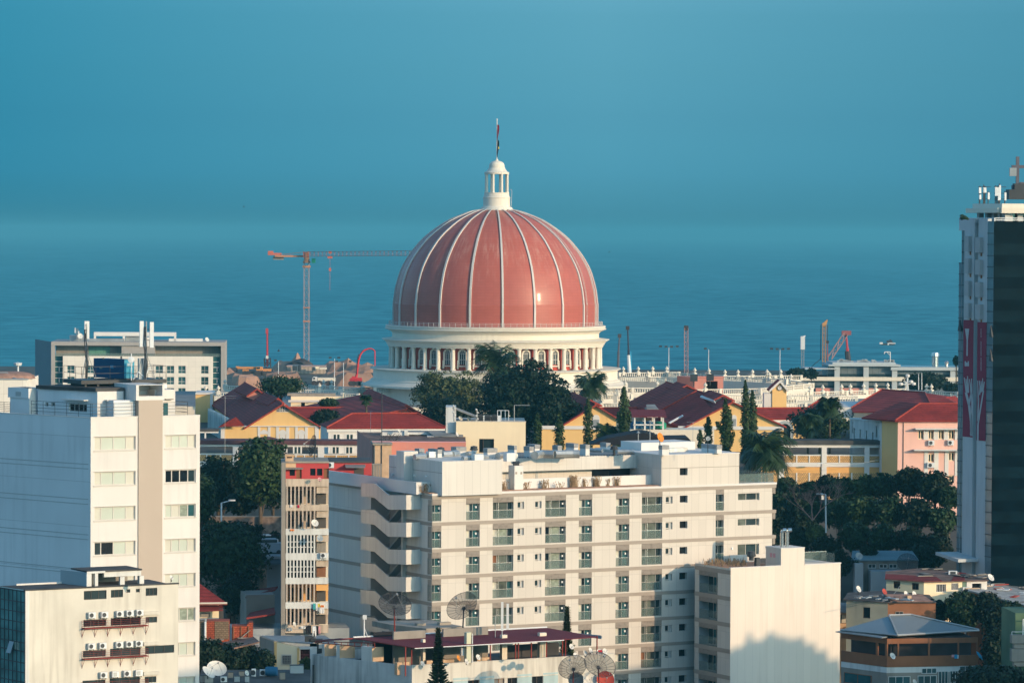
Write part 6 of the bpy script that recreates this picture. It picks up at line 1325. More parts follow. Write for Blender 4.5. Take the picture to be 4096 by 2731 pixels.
for nm,x,y,h in (('striped camera mast with lamps above the left corner of the cream cube',745,1370,4.8),('camera mast with round heads above the middle of the cream cube roof',960,1405,3.6)):
    t_=P(*cX(x,y),525); o_=thing('camera_mast',nm,'mast',(t_.x,t_.y,zt_)); part('mast',MB().cyl((t_.x,t_.y,zt_),t_,.07),'metal_grey',o_); mb=MB()
    for k in range(4): mb.lathe(t_+Vector((.1 if k % 2 else -.12,0,-.45*k)),[(0,-.16),(.17,0),(0,.16)],8)
    part('camera_head',mb,'white_plain',o_)
for x,w_,nm in ((1310,.65,'thin hooked mast on the cream cube roof'),):
    t_=P(*cX(x,1365),526); o_=thing('mast',nm,'mast',(t_.x,t_.y,zt_)); part('pole',MB().path([Vector((t_.x,t_.y,zt_)),t_,t_+Vector((2.2,0,0))],.05),'metal_grey',o_)
t_=P(*cX(1205,1415),527); o_=thing('cage_ladder','white caged ladder rising from the cream cube roof','ladder',(t_.x,t_.y,zt_)); mb=MB()
for a in (-.8,-.3,.3,.8): mb.cyl((t_.x+a,t_.y+abs(a)*.4,zt_),(t_.x+a,t_.y+abs(a)*.4,t_.z),.05)
mb.path([t_+Vector((-.8,.3,0)),t_+Vector((.8,.3,0))],.05); part('frame',mb,'metal_white',o_)
# small orange stack block next to the red apartment roof
q=Pl(*cE(2165,140),505,5); ob_=thing('orange_cube','small orange plastered cube on a roof between the salmon building and the long white block','building',q.pt(0,12)); b1=q.t(*cG(190,400)); zt_=q.z(*cE(2200,140)); mb=MB(); prism_body(mb,[q.pt(0,0),q.pt(b1,0),q.pt(b1,0,-6),q.pt(0,0,-6)],12,zt_,0,0); part('walls',mb,'orange_plaster',ob_); part('cap',MB().pb(q,-.3,b1+.1,zt_,zt_+.25,-6,.3),'concrete',ob_)
pd=thing('pilaster_screen','short row of concrete fins beside the long white block','screen',P(*cE(2180,540),492)); mb=MB(); q=Pl(*cE(2115,360),492,5)
for i in range(5): t_=q.t(*cE(2125+i*27,450)); mb.pb(q,t_-.12,t_+.12,q.z(*cE(2150,560)),q.z(*cE(2150,365)),-.6,0)
parts8('fin',mb,'taupe',pd); part('lintel',MB().pb(q,-.2,q.t(*cE(2245,450)),q.z(*cE(2150,368)),q.z(*cE(2150,355)),-.7,.1),'taupe',pd)
# ================================================================== balcony apartment block with the crimson top floor
q=Pl(*cE(1150,540),440,4); QA=q; apt=thing('balcony_block','shabby apartment block with vertical balcony fins, laundry and a crimson top floor','apartment block',q.pt(0,5),R(4))
aR_=q.t(*cE(1640,700)); zt_=q.z(*cE(1300,527)); xf=q.t(*cE(1478,700)); pitch=(q.z(*cE(1300,527))-q.z(*cF(1300,645)))/4.0; pitch=(q.z(*cE(1300,820))-q.z(*cE(1300,1100)))
mb=MB(); mb.pb(q,q.t(*cE(1105,700)),aR_,5,zt_-.6,-9,-1.9); part('core',mb,'cream',apt); mb=MB(); mb.pb(q,q.t(*cE(1100,700)),q.t(*cE(1148,700)),5,q.z(*cE(1140,340)),-8,-.02); part('side_wall',mb,'taupe',apt)
tops=[zt_] + [q.z(*cE(1300,820)) - pitch*i for i in range(0,6)]; styles=['shabby','shabby','dirty_white','dirty_white','dirty_white','dirty_white','shabby']
tops=[zt_,q.z(*cE(1300,822)),q.z(*cE(1300,1095)),q.z(*cE(1300,1372)),q.z(*cF(1300,366)),q.z(*cF(1300,645)),q.z(*cF(1300,905))]; bots=[q.z(*cE(1300,612)),q.z(*cE(1300,890)),q.z(*cE(1300,1165)),q.z(*cE(1300,1452)),q.z(*cF(1300,438)),q.z(*cF(1300,718)),q.z(*cF(1300,995))]
for i,(a,b) in enumerate(zip(tops,bots)): part('balcony_parapet',MB().pb(q,q.t(*cE(1150,700)),aR_,b,a,-.25,0).pb(q,q.t(*cE(1150,700)),aR_,b-.0,b+.18,-1.9,-.25),styles[i],apt)
for i in range(6):
    z1_,z0_=bots[i],tops[i+1]; dense=i in (2,3)
    n=9 if dense else 8; mb=MB(); x0,x1=q.t(*cE(1165,700)),xf
    for k in range(n): x=x0+(x1-x0)*k/(n-1); mb.pb(q,x-.09,x+.09,z0_,z1_,-.35,-.03)
    if dense:
        for f_ in (.33,.62): mb.pb(q,x0,x1,z0_+(z1_-z0_)*f_-.05,z0_+(z1_-z0_)*f_+.05,-.25,-.1)
    parts8('balcony_fin',mb,'dirty_white' if dense else 'shabby_fin',apt)
    wc=['shabby','shabby','glass','glass_dark','orange_wall','shabby'][i]
    if dense: part('glazing',MB().pb(q,x0,x1,z0_,z1_,-.3,-.26),wc,apt)
    else:
        part('inner_wall',MB().pb(q,x0,aR_,z0_,z1_,-1.95,-1.85),wc,apt)
        for a in (.08,.38,.75): x=x0+(x1-x0)*a; part('door',MB().pb(q,x,x+.55,z0_+.1,z0_+(z1_-z0_)*.72,-1.85,-1.8),'glass_dark',apt)
    part('corner_bay',MB().pb(q,xf+.25,aR_,z0_+(z1_-z0_)*.62,z1_,-1.0,-.3),'shabby' if i != 4 else 'orange_wall',apt); part('bay_window',MB().pb(q,xf+.3,aR_-.3,z0_,z0_+(z1_-z0_)*.6,-1.2,-1.1),('frame_dark','frame_dark','taupe','brown_wall','frame_dark','frame_dark')[i],apt)
# crimson penthouse
q2=q.off(-2.2); zt3=q2.z(*cE(1400,345)); x0=q2.t(*cE(1148,450)); x1=q2.t(*cE(1640,450)); rs=[q2.rect(cE,*r) for r in ((1193,415,1253,490),(1268,415,1330,520),(1428,408,1488,488),(1505,408,1566,488),(1580,408,1640,520))]
mb=MB(); holed(mb,q2,x0,x1,zt_-.7,zt3,rs,.25); prism_body(mb,[q2.pt(x0,0),q2.pt(x1,0),q2.pt(x1,0,-8),q2.pt(x0,0,-8)],zt_-.7,zt3,0,1,skip=(0,)); ph=part('crimson_storey',mb,['crimson','roof_dark'],apt)
for i,r in enumerate(rs): part('door' if i in (1,4) else 'window',MB().quad(q2.pt(r[0],r[2],-.2),q2.pt(r[1],r[2],-.2),q2.pt(r[1],r[3],-.2),q2.pt(r[0],r[3],-.2)),'brown_wall' if i in (1,4) else 'glass_dark',ph)
part('cream_patch',MB().pb(q2,x0,q2.t(*cE(1265,400)),q2.z(*cE(1200,400)),q2.z(*cE(1200,347)),.0,.02),'orange_plaster',ph); part('roof_edge',MB().pb(q2,x0-.1,x1,zt3,zt3+.2,-8,.15),'concrete',ph)
q9=Pl(*cE(1640,450),466,4); x9=q9.t(*cE(2130,450)); z9=q9.z(*cE(1700,343)); part('rear_wing',MB().pb(q9,-2,x9,6,z9,-8,0),'crimson',ph); part('rear_roof',MB().pb(q9,-2,x9,z9,z9+.2,-8,.2),'roof_dark',ph); part('shutter',MB().pb(q9,q9.t(*cE(1930,450)),q9.t(*cE(2040,450)),q9.z(*cE(1900,490)),q9.z(*cE(1900,398)),0,.05),'frame_dark',ph)
part('tin_awning',MB().prism([q9.pt(q9.t(*cE(1825,370)),q9.z(*cE(1900,365))),q9.pt(q9.t(*cE(2060,370)),q9.z(*cE(1900,365))),q9.pt(q9.t(*cE(2050,390)),q9.z(*cE(1900,392)),1.3),q9.pt(q9.t(*cE(1830,390)),q9.z(*cE(1900,392)),1.3)],(0,0,.05)),'metal_roof',ph); part('torn_awning',MB().prism([q2.pt(x0,q2.z(*cE(1200,398))),q2.pt(q2.t(*cE(1350,400)),q2.z(*cE(1300,402))),q2.pt(q2.t(*cE(1340,412)),q2.z(*cE(1300,412)),.9),q2.pt(x0,q2.z(*cE(1200,412)),.9)],(0,0,.05)),'taupe',ph)
part('roof_tank',MB().pb(q2,q2.t(*cE(1145,300)),q2.t(*cE(1238,300)),zt3+.2,q2.z(*cE(1190,258)),-2.5,-.3).pb(q2,q2.t(*cE(1140,300)),q2.t(*cE(1246,300)),q2.z(*cE(1190,262)),q2.z(*cE(1190,250)),-2.6,-.2),'orange_plaster',ph); part('tank_slot',MB().pb(q2,q2.t(*cE(1163,280)),q2.t(*cE(1222,280)),q2.z(*cE(1190,290)),q2.z(*cE(1190,276)),-.31,-.28),'glass_dark',ph)
t_,z_=q9.hit(*cE(1655,398)); ac_unit(q9,t_,z_,'air conditioner on the crimson rooftop wall',.95,.7,.4)
dish(*cE(1468,150),446,2.5,'big black mesh dish seen edge on above the crimson rooftop',az=-72,el=12,mesh=True,post=3.6)
dish(*cE(1535,530),439,.45,'small pink dish on the ledge below the crimson wall',az=30,el=30,mat='cloth_pink',post=.4); dish(*cE(1480,1030),439,.9,'big cream dish on the second balcony of the shabby block',az=-30,el=30,post=.7)
dish(*cE(1538,1203),438.5,.75,'pale blue dish on the third balcony of the shabby block',az=-20,el=25,mat='dish_grey',post=.5); dish(*cF(1245,895),439,.55,'oval dish amid the clutter of the lowest visible balcony',az=60,el=20,post=.5)
# laundry, each cloth a thing
def cloth_thing(pl,r,mat,label,group='laundry hanging on the shabby balconies',q_=cF,d=.25,name='hanging_cloth'):
    t0,t1,a,b=pl.rect(q_,*r); mb=MB(); n=5
    for i in range(n): u,v=t0+(t1-t0)*i/n,t0+(t1-t0)*(i+1)/n; mb.quad(pl.pt(u,a,d+.05*math.sin(i*2)),pl.pt(v,a,d+.05*math.sin(i*2+2)),pl.pt(v,b,d),pl.pt(u,b,d))
    solo(name,mb,mat,label,'laundry',group=group)
for r,m,l in (((1460,655,1490,725),'cloth_teal','teal cloth, leftmost in the row of washing below the orange balcony'),((1492,655,1512,740),'cloth_white','narrow white cloth between the teal and the yellow washing'),((1512,660,1540,700),'cloth_yellow','yellow cloth in the row of washing below the orange balcony'),((1515,700,1532,750),'dish_grey','grey blue cloth hanging under the yellow cloth'),((1545,675,1585,700),'cloth_orange','orange cloth at the right end of the washing'),((1535,702,1588,768),'cloth_white','broad white cloth under the orange cloth'),
                ((1175,930,1222,970),'dish_grey','pale cloth on the lowest balcony ledge'),((1375,905,1440,1000),'fabric_black','black garment on the lowest balcony'),((1320,915,1375,945),'cloth_white','white cloth on the lowest balcony'),((1490,912,1520,1025),'fabric_black','long dark cloth at the corner of the lowest balcony'),((1522,915,1545,1000),'cloth_pink','pink cloth at the corner of the lowest balcony')): cloth_thing(q,r,m,l)
for r,m,l in (((1200,820,1230,850),'cloth_white','small white towel on the first balcony ledge'),((1282,822,1305,855),'cloth_red','small red towel on the first balcony ledge'),((1198,1098,1245,1118),'cloth_orange','orange cloth on the second balcony ledge')): cloth_thing(q,r,m,l,q_=cE,d=.12)
t_,z_=q.hit(*cE(1580,1425)); ac_unit(q,t_,z_,'air conditioner half hidden at the corner of the third shabby balcony',.8,.6,.3)
# ================================================================== dark tower on the right
TP=Pl(*cT1(523,590),480,12); TE=TP.turn(0,-68); dt=thing('dark_tower','tall dark glass tower with a grey side wall carrying a tall maroon hand banner','tower',(TP.o.x,TP.o.y,0),R(12))
tR=TP.t(4230,1500); zt_=TP.z(*cT1(530,582)); mb=MB().quad(TP.pt(0,0),TP.pt(tR,0),TP.pt(tR,zt_),TP.pt(0,zt_)); part('front_glass',mb,'tower_glass',dt)
mb=MB(); zq=[TP.z(*cT1(600,y)) for y in (582,697,813)]; ph_=(TP.z(*cT1(600,813))-TP.z(*cT1(600,1450)))/3
for k in range(16):
    z=zt_-2.9-k*ph_/1.0*1.0
    if z < 2: break
    mb.pb(TP,0,tR,z-ph_*.5,z,0,.04)
part('spandrels',mb,'tower_glass_mid',dt)
eL=TE.t(*cT1(183,1100));
def ex(x,q_=cT1,y=900): return TE.t(*q_(x,y))
x=[ex(v) for v in (215,243,337,375,460,523)]
mb=MB(); prism_body(mb,[TE.pt(x[0],0),TP.pt(0,0),TP.pt(tR,0),TP.pt(tR,0,-20),TE.pt(x[0],0)-TE.n*18],0,zt_-.3,0,0,skip=(0,1)); part('rear_walls',mb,'tower_white',dt)
part('roof',MB().poly([TE.pt(x[0],zt_-.3),TP.pt(0,zt_-.3),TP.pt(tR,zt_-.3),TP.pt(tR,zt_-.3,-20),TE.pt(x[0],zt_-.3)-TE.n*18]),'roof_grey',dt)
ztl=TE.z(*cT1(250,555));
part('side_panel',MB().pb(TE,x[1],x[2],0,ztl,-.6,.02).pb(TE,x[3],x[4],0,ztl-.05,-.6,.0),'tower_white',dt); part('panel_return',MB().pb(TE,x[2],x[3]-.15,0,ztl,-1.2,-.5),'tower_white',dt); part('dark_slot',MB().pb(TE,x[3]-.15,x[3],0,ztl,-1.2,-.55),'glass_dark',dt)
sg=part('side_glass',MB().pb(TE,x[4],0,0,zt_-.02,-.6,-.02),'tower_glass_light',dt); sgm=MB(); sg2=part('side_glass',MB().pb(TE,eL,x[1],0,TE.z(*cT1(200,985)),-.9,-.1).pb(TE,x[0],x[1],0,TE.z(*cT1(200,670)),-.9,-.12),'tower_glass_light',dt)
part('corner_box',MB().pb(TE,ex(188),x[1],TE.z(*cT1(210,670)),TE.z(*cT1(210,548)),-.9,0),'tower_white',dt)
for k in range(30):
    z=TE.z(*cT1(480,697))-k*ph_*.5
    if z < 2: break
    sgm.pb(TE,x[4],0,z-.06,z+.06,-.02,.03)
    if z < TE.z(*cT1(200,780)): sgm.pb(TE,eL if z < TE.z(*cT1(200,985)) else x[0],x[1],z-.06+.4,z+.06+.4,-.1,-.05)
part('side_mullions',sgm,'metal_dark',sg)
for (a,y0,y1) in ((188,190,295),(1,240,350),(2,465,580)):
    if a == 188: t0,t1=ex(185,cT2),ex(218,cT2)
    else: t0,t1=ex(483,cT2),ex(512,cT2)
    z0_,z1_=TE.z(*cT2(200 if a == 188 else 498,y1)),TE.z(*cT2(200 if a == 188 else 498,y0)); part('open_vent',MB().prism([TE.pt(t0,z0_,.02),TE.pt(t1,z0_,.02),TE.pt((t0+t1)/2,z1_,.02)],TE.n*.2),'metal_dark',sg)
for i,(yt,yb) in enumerate(((722,868),(935,1078),(1148,1290),(1358,1500))):
    for j,(xa,xm,xb,dy) in enumerate(((252,272,312,0),(360,375,420,12))):
        bx=part('wall_box',MB().pb(TE,ex(xm,cT1,yt),ex(xb,cT1,yt),TE.z(*cT1(xm,yb+dy)),TE.z(*cT1(xm,yt+dy)),.0,.5),'band_grey',dt); part('box_window',MB().pb(TE,ex(xa,cT1,yt),ex(xm,cT1,yt),TE.z(*cT1(xm,yb+dy-5)),TE.z(*cT1(xm,yt+dy+8)),.0,.06),'glass_teal',bx); t_=ex(xm+22,cT1,yt); part('rust_stain',MB().pb(TE,t_,t_+.45,TE.z(*cT1(xm,yb+dy+35)),TE.z(*cT1(xm,yb+dy+3)),.021,.028),'brown_wall',bx)
zb1,zb0=TE.z(*cT2(280,190)),TE.z(*cT2(280,1300)); zc1,zc0=TE.z(*cT2(410,210)),TE.z(*cT2(410,1335))
bn=part('banner',MB().pb(TE,x[1],x[2],zb0,zb1,.02,.07),'banner',dt); bn2=part('banner',MB().pb(TE,x[3],x[4],zc0,zc1,.0,.07),'banner',dt)
def mk(pts_,w0,w1,d=.075,par_=bn):
    mb=MB(); P_=[TE.hit(*cT2(*p_)) for p_ in pts_]; n=len(P_)-1
    for i in range(n):
        (ta,za_),(tb,zb_)=P_[i],P_[i+1]; wa=w0+(w1-w0)*i/n; wb=w0+(w1-w0)*(i+1)/n; mb.hexa([TE.pt(ta-wa/2,za_,d),TE.pt(ta+wa/2,za_,d),TE.pt(tb+wb/2,zb_,d),TE.pt(tb-wb/2,zb_,d),TE.pt(ta-wa/2,za_,d+.02),TE.pt(ta+wa/2,za_,d+.02),TE.pt(tb+wb/2,zb_,d+.02),TE.pt(tb-wb/2,zb_,d+.02)])
    return mb
def uw(px_): return abs(ex(300+px_,cT2)-ex(300,cT2))
part('goblet_mark',MB().add(*(lambda m: (m.v,m.f))(mk([(272,272),(274,375)],uw(40),uw(14)))).add(*(lambda m: (m.v,m.f))(mk([(274,375),(272,530)],uw(12),uw(12)))),'banner_mark',bn)
mb=MB(); m_=mk([(256,580),(256,628)],uw(12),uw(12)); mb.add(m_.v,m_.f); m_=mk([(270,592),(270,628)],uw(12),uw(12)); mb.add(m_.v,m_.f); m_=mk([(284,580),(284,628)],uw(11),uw(11)); mb.add(m_.v,m_.f); part('lettering',mb,'banner_mark',bn)
mb=MB()
for pts_,a,b in (([(268,885),(258,820),(245,735)],16,8),([(275,880),(270,800),(262,748)],13,8),([(285,880),(282,800),(276,722)],13,7),([(312,900),(305,820),(295,750)],14,8),([(318,900),(318,820),(315,745)],12,7),([(315,1290),(312,1150),(292,1000),(262,880)],26,22),([(312,1280),(318,1150),(322,1000),(318,890)],26,14),([(290,1000),(300,940),(312,885)],18,14)):
    m_=mk(pts_,uw(a),uw(b)); mb.add(m_.v,m_.f)
part('hand_mark',mb,'banner_mark',bn); mb=MB()
for pts_,a,b in (([(380,960),(376,860),(373,765)],12,7),([(392,900),(396,820),(388,765)],11,7),([(402,880),(408,800),(405,768)],11,6),([(412,870),(420,800),(420,742)],10,6),([(422,870),(432,800),(436,775)],10,8),([(374,1330),(376,1180),(398,1040),(428,860)],14,12),([(376,1150),(378,1030),(382,930)],14,10)):
    m_=mk(pts_,uw(a),uw(b)); mb.add(m_.v,m_.f)
part('hand_mark',mb,'banner_mark',bn2); mb=MB()
for k in range(34):
    y=275+k*11.8
    if k in (7,8,9,22): continue
    m_=mk([(405,y),(405,y+6)],uw(6),uw(6)); mb.add(m_.v,m_.f)
part('lettering',mb,'banner_mark',bn2)
# crown storey
cp=TP.off(-1.6); ce=cp.turn(0,-68,0); cl_=ce.t(*cT1(318,450)); cx=cp.t(*cT1(600,450)); ce=cp.turn(cx,-68); cl_=ce.t(*cT1(320,450)); cz1,cz0=cp.z(*cT1(640,415)),cp.z(*cT1(640,495))
part('crown_slab',MB().prism([cp.pt(cx,cz0),cp.pt(tR,cz0),cp.pt(tR,cz0,-16),ce.pt(cl_,cz0)-ce.n*14,ce.pt(cl_,cz0)],(0,0,cz1-cz0)),'cream_stone',dt); part('crown_fascia',MB().pb(cp,cx-.3,tR,cz0-.15,cz0+.55,-.5,.7).pb(ce,cl_-.6,0,cz0-.1,cz0+.5,-.5,.7),'cream',dt)
zb_=zt_-.3; part('crown_glazing',MB().pb(cp,cx+.6,tR,zb_,cz0,-3,-1.2).pb(ce,cl_+3,-.5,zb_,cz0,-3,-1.2),'glass_dark',dt)
for v in (650,690,785): t_=cp.t(*cT1(v,520)); part('crown_column',MB().pb(cp,t_-.35,t_+.35,zb_,cz0,-1.2,-.5),'tower_white',dt)
for v in (340,415,480,535,585): t_=ce.t(*cT1(v,500)); part('crown_column',MB().pb(ce,t_-.3,t_+.3,zb_,cz0,-1.2,-.5),'tower_white',dt)
mb=MB(); rail_run(mb,[TE.pt(x[1],zt_-.2,-.2),TE.pt(-.1,zt_-.2,-.2)],.6,1,.06,3); rail_run(mb,[TP.pt(.1,zt_-.1,-.1),TP.pt(tR,zt_-.1,-.1)],.5,2,.07,3); part('roof_railing',mb,'metal_white',dt)
zr=cz1
def cluster(name,label,px_,D,panels):
    b_=P(*cT1(px_,395),D); o_=thing(name,label,'antenna',(b_.x,b_.y,zr)); mb=MB()
    for (a,y0,y1,w_) in panels: p0,p1=P(*cT1(a,y0),D),P(*cT1(a,y1),D); part('panel_antenna',MB().box((p0+p1)/2,(w_,.3,abs(p0.z-p1.z)),rot=.2),'metal_white',o_); mb.cyl(Vector((p0.x,p0.y+.3,zr)),Vector((p0.x,p0.y+.3,p0.z+.2)),.07)
    t_=P(*cT1(px_,235),D); mb.cyl((b_.x,b_.y,zr),t_,.1,.06);
    for dz_ in (.9,2.0,3.2): mb.cyl((b_.x-.7,b_.y,zr+dz_*.7),(b_.x+.9,b_.y,zr+dz_*.7),.035)
    part('mast',mb,'metal_dark',o_)
cluster('antenna_cluster','dark mast with white panel antennas at the left end of the dark tower roof',425,488,[(388,262,318,.3),(428,262,312,.2),(440,262,312,.2),(390,330,375,.25),(470,310,375,.25)]); cluster('antenna_cluster','mast with tall white panel antennas in the middle of the dark tower roof',575,488,[(539,258,342,.2),(553,262,342,.17),(566,258,385,.2),(577,240,380,.22),(629,310,385,.24)])
p=P(*cT1(742,330),492); mc=thing('roof_crane','grey facade cleaning crane with a hanging box on top of the dark tower','crane',(p.x,p.y,zr)); part('base',MB().box((p.x,p.y,zr+1.3),(2.6,2,1.3),rot=.1).box((p.x+.4,p.y,zr+2.2),(1.8,1.2,1.1),rot=.1),'metal_dark',mc); a=P(*cT1(748,105),492); part('column',MB().box(((p+a)/2+Vector((0,0,1.0))),(.42,.42,(a-p).length+1.8)),'boom_dark',mc)
b=P(*cT1(690,100),492); c=P(*cT1(850,88),492); part('jib',MB().box((b+c)/2+Vector((0,0,.4)),(abs(c.x-b.x),.5,.42)),'boom_dark',mc); part('counterweight',MB().box(P(*cT1(702,115),492),(.9,.6,1.1)),'metal_grey',mc); part('cabin',MB().box(P(*cT1(720,275),492),(.8,.7,.95)).box(P(*cT1(800,265),492),(.9,.7,1.5)),'boom_dark',mc)
part('base_canopy',MB().prism([TE.pt(TE.t(*cT3(160,1110)),TE.z(*cT3(200,1130)),3),TE.pt(TE.t(*cT3(380,1190)),TE.z(*cT3(380,1195)),3),TE.pt(TE.t(*cT3(380,1190)),TE.z(*cT3(380,1195)),0),TE.pt(TE.t(*cT3(180,1110)),TE.z(*cT3(200,1130)),0)],(0,0,.4)),'tower_white',dt)
# ================================================================== waterfront building on the right
q=Pl(*cL(780,600),1120,2); wf=thing('waterfront_building','low modern waterfront building with long white floor bands and blue grey glazing','building',q.pt(0,3),R(2)); wR=q.t(*cL(2400,700)); Z=lambda y: q.z(*cL(1200,y))
mb=MB().pb(q,q.t(*cL(480,700)),wR,3,Z(735),-16,-1.5).pb(q,0,wR,3,Z(618),-16,-1.6); part('glazing',mb,'wf_glass',wf)
part('top_band',MB().pb(q,0,q.t(*cL(1600,600)),Z(612),Z(592),-16,.6).pb(q,q.t(*cL(830,570)),q.t(*cL(1550,570)),Z(592),Z(570),-15,-.5),'wf_band',wf); part('right_band',MB().pb(q,q.t(*cL(1490,640)),wR,Z(655),Z(620),-16,.7),'wf_band',wf)
part('mid_band',MB().pb(q,q.t(*cL(430,750)),wR,Z(778),Z(735),-16,.5),'cream',wf); part('left_canopy',MB().pb(q,q.t(*cL(510,640)),q.t(*cL(890,640)),Z(648),Z(634),-10,.6),'wf_band',wf); part('base_band',MB().pb(q,q.t(*cL(640,870)),q.t(*cL(1580,870)),3,Z(865),-2,-1.0),'salmon',wf)
part('opaque_strip',MB().pb(q,0,wR,Z(728),Z(702),-1.6,-1.45).pb(q,q.t(*cL(600,820)),wR,Z(858),Z(835),-1.5,-1.4),'glass',wf)
for v in (880,1210,1535,2200): t_=q.t(*cL(v,700)); part('column',MB().pb(q,t_-.8,t_+.8,3,Z(620),-.8,.1),'wf_band',wf)
p=q.pt(q.t(*cL(1510,520)),Z(570),-5); rgx=thing('roof_crane','small white bracket crane on the roof of the waterfront building','crane',p); part('post',MB().path([p,p+Vector((0,0,3.1)),p+Vector((-1.7,0,3.1)),p+Vector((-1.8,0,2.5))],.14).path([p+Vector((-1.1,0,3.1)),p+Vector((0,0,2.0))],.08),'white_plain',rgx)
part('roof_vent',MB().lathe(q.pt(q.t(*cL(2020,580)),Z(618),-4),[(1.0,0),(1.0,3),(1.3,3.2),(1.2,4.2),(0,4.4)],12).lathe(q.pt(q.t(*cL(2150,590)),Z(618),-4),[(.5,0),(.7,1.5),(0,2.0)],8),'steel',wf)
mb=MB(); rr_=random.Random(8)
for i in range(22): t_=q.t(*cL(860+rr_.random()*660,570)); mb.pb(q,t_,t_+rr_.uniform(.6,2.2),Z(570),Z(570)+rr_.uniform(.3,.9),-6,-5)
part('roof_plant',mb,'metal_grey',wf)
# ================================================================== foreground roof terrace building (bottom centre)
KP=Pl(*z2(1620,650),365,29); KE=KP.turn(0,-42)
tb=thing('terrace_building','weathered pale building with a roof terrace under a long maroon tin canopy, bottom centre','building',(KP.o.x,KP.o.y,-2),R(29))
kR=KP.t(*cK(560,1250)); kL=KE.t(*z2(150,700)); kz=KP.z(*cH(500,1368)); zw=[]
kh=[KP.rect(cH,*r) for r in ((835,1548,887,1640),(1060,1532,1190,1640),(1360,1518,1475,1640),(1512,1508,1620,1640),(1790,1490,1915,1640))]
mb=MB(); holed(mb,KP,0,kR,-2,kz,kh,.25); prism_body(mb,[KP.pt(0,0),KP.pt(kR,0),KP.pt(kR,0,-14),KP.pt(0,0,-14)],-2,kz-1.0,0,1,skip=(0,)); part('front_wall',mb,['dirty_cream','roof_dark'],tb)
for i,r in enumerate(kh): win(tb,KP,r,-.18,2,1,'frame_dark' if i in (0,3,4) else 'brown_wall','glass_dark' if i != 2 else 'taupe',.06)
for a in ((890,1510,1058,1640),(1193,1492,1358,1640),(1622,1468,1788,1640),(1920,1450,2085,1640)): r=KP.rect(cH,*a); part('blue_panel',MB().pb(KP,r[0],r[1],r[2],r[3],0,.03),'pale_blue',tb)
part('terrace_rail_band',MB().pb(KP,-.05,kR,kz-1.75,kz-1.65,0,.08).pb(KP,-.02,kR,kz,kz+.08,-.25,.04),'dirty_cream',tb)
mb=MB().quad(KE.pt(kL,-2),KE.pt(0,-2),KE.pt(0,kz),KE.pt(kL,kz)); mb.quad(KE.pt(kL,kz),KE.pt(0,kz),KE.pt(0,kz,-.2),KE.pt(kL,kz,-.2)); mb.quad(KE.pt(kL,-2),KE.pt(kL,-2,-12),KE.pt(kL,kz,-12),KE.pt(kL,kz)); mb.quad(KE.pt(kL,kz-1,0),KE.pt(0,kz-1,0),KE.pt(0,kz-1,-12),KE.pt(kL,kz-1,-12),1); part('side_wall',mb,['side_stain','roof_dark'],tb)
part('drain_pipe',MB().cyl(KE.pt(KE.t(*z2(203,700)),-2,.1),KE.pt(KE.t(*z2(203,640)),KE.z(*z2(203,640)),.1),.09),'metal_dark',tb)
# columns on the shaded side
for (x0,xm,x1,yt) in ((315,352,402,345),(525,570,675,360),(885,1040,1090,388)):
    a,b,c=KE.t(*z2(x0,500)),KE.t(*z2(xm,500)),KE.t(*z2(x1,500)); zt_=KE.z(*z2(xm,yt)); part('column',MB().pb(KE,a,b,kz-.02,zt_,-.5,-.02),'dirty_white',tb); part('column_face',MB().pb(KP,.0,.05,0,.1,-.5,-.4).prism([KE.pt(b,kz,-.03),KE.pt(c,kz,-.9),KE.pt(c,zt_,-.9),KE.pt(b,zt_,-.03)],KE.n*-.3),'orange_plaster',tb)
# canopy
cz_near=KP.off(.7); cz_far=KP.off(-9.5)
n0,n1=KP.off(.4).pt(*KP.off(.4).hit(*z2(1660,402))),KP.off(.4).pt(*KP.off(.4).hit(*cK(-10,1075)))
f0,f1=cz_far.pt(*cz_far.hit(*z2(770,262))),cz_far.pt(*cz_far.hit(*cH(1960,943)))
m1=P(*cK(370,1045),377); m2=P(*cK(70,995),383);
cn=part('canopy_roof',MB().prism([n0,n1,f1,f0],(0,0,.07)).prism([n1,m1,m2,f1],(0,0,.07)),'maroon',tb)
part('canopy_edge',MB().path([n0+Vector((0,0,-.02)),n1+Vector((0,0,-.02))],.05).path([f0+Vector((0,0,.12)),f1+Vector((0,0,.12))],.10),'metal_white',cn)
part('gutter',MB().prism([P(*cK(70,990),384),P(*cK(410,1022),377),P(*cK(425,1035),377),P(*cK(415,1050),376.8),P(*cK(90,1010),383.5)],(0,0,-.12)),'dish_grey',cn)
mb=MB(); ts_=[P(*z2(155,297),378),P(*z2(590,270),372),P(*z2(740,262),372),n0]
a=[P(*z2(220,300),375),P(*z2(1080,330),368.5)]; b=[P(*z2(220,320),375),P(*z2(1080,395),368.5)]
mb.path(a,.05).path(b,.05)
for i in range(10): mb.cyl(a[0].lerp(a[1],i/9),b[0].lerp(b[1],i/9),.04)
mb.path(ts_[:2],.07).path([ts_[1],f0],.08).path([f0,n0],.05); part('canopy_truss',mb,'red_steel',cn)
part('canopy_flap',MB().prism([P(*z2(155,297),378),P(*z2(590,262),372),P(*z2(730,275),371),P(*z2(610,285),371),P(*z2(300,300),375)],(0,0,.05)),'maroon',cn)
for q,xs_ in ((z2,(1530,1618)),(cH,(1318,1605,1638,1785,1958,2140)),(cK,(8,368))):
    for x in xs_:
        pl_=KP.off(-.4); t_=pl_.t(*q(x,1100 if q is not z2 else 500)); zz=n0.z; part('post',MB().pb(pl_,t_-.05,t_+.05,kz-1,zz+.1,-.1,0),'red_steel',tb)
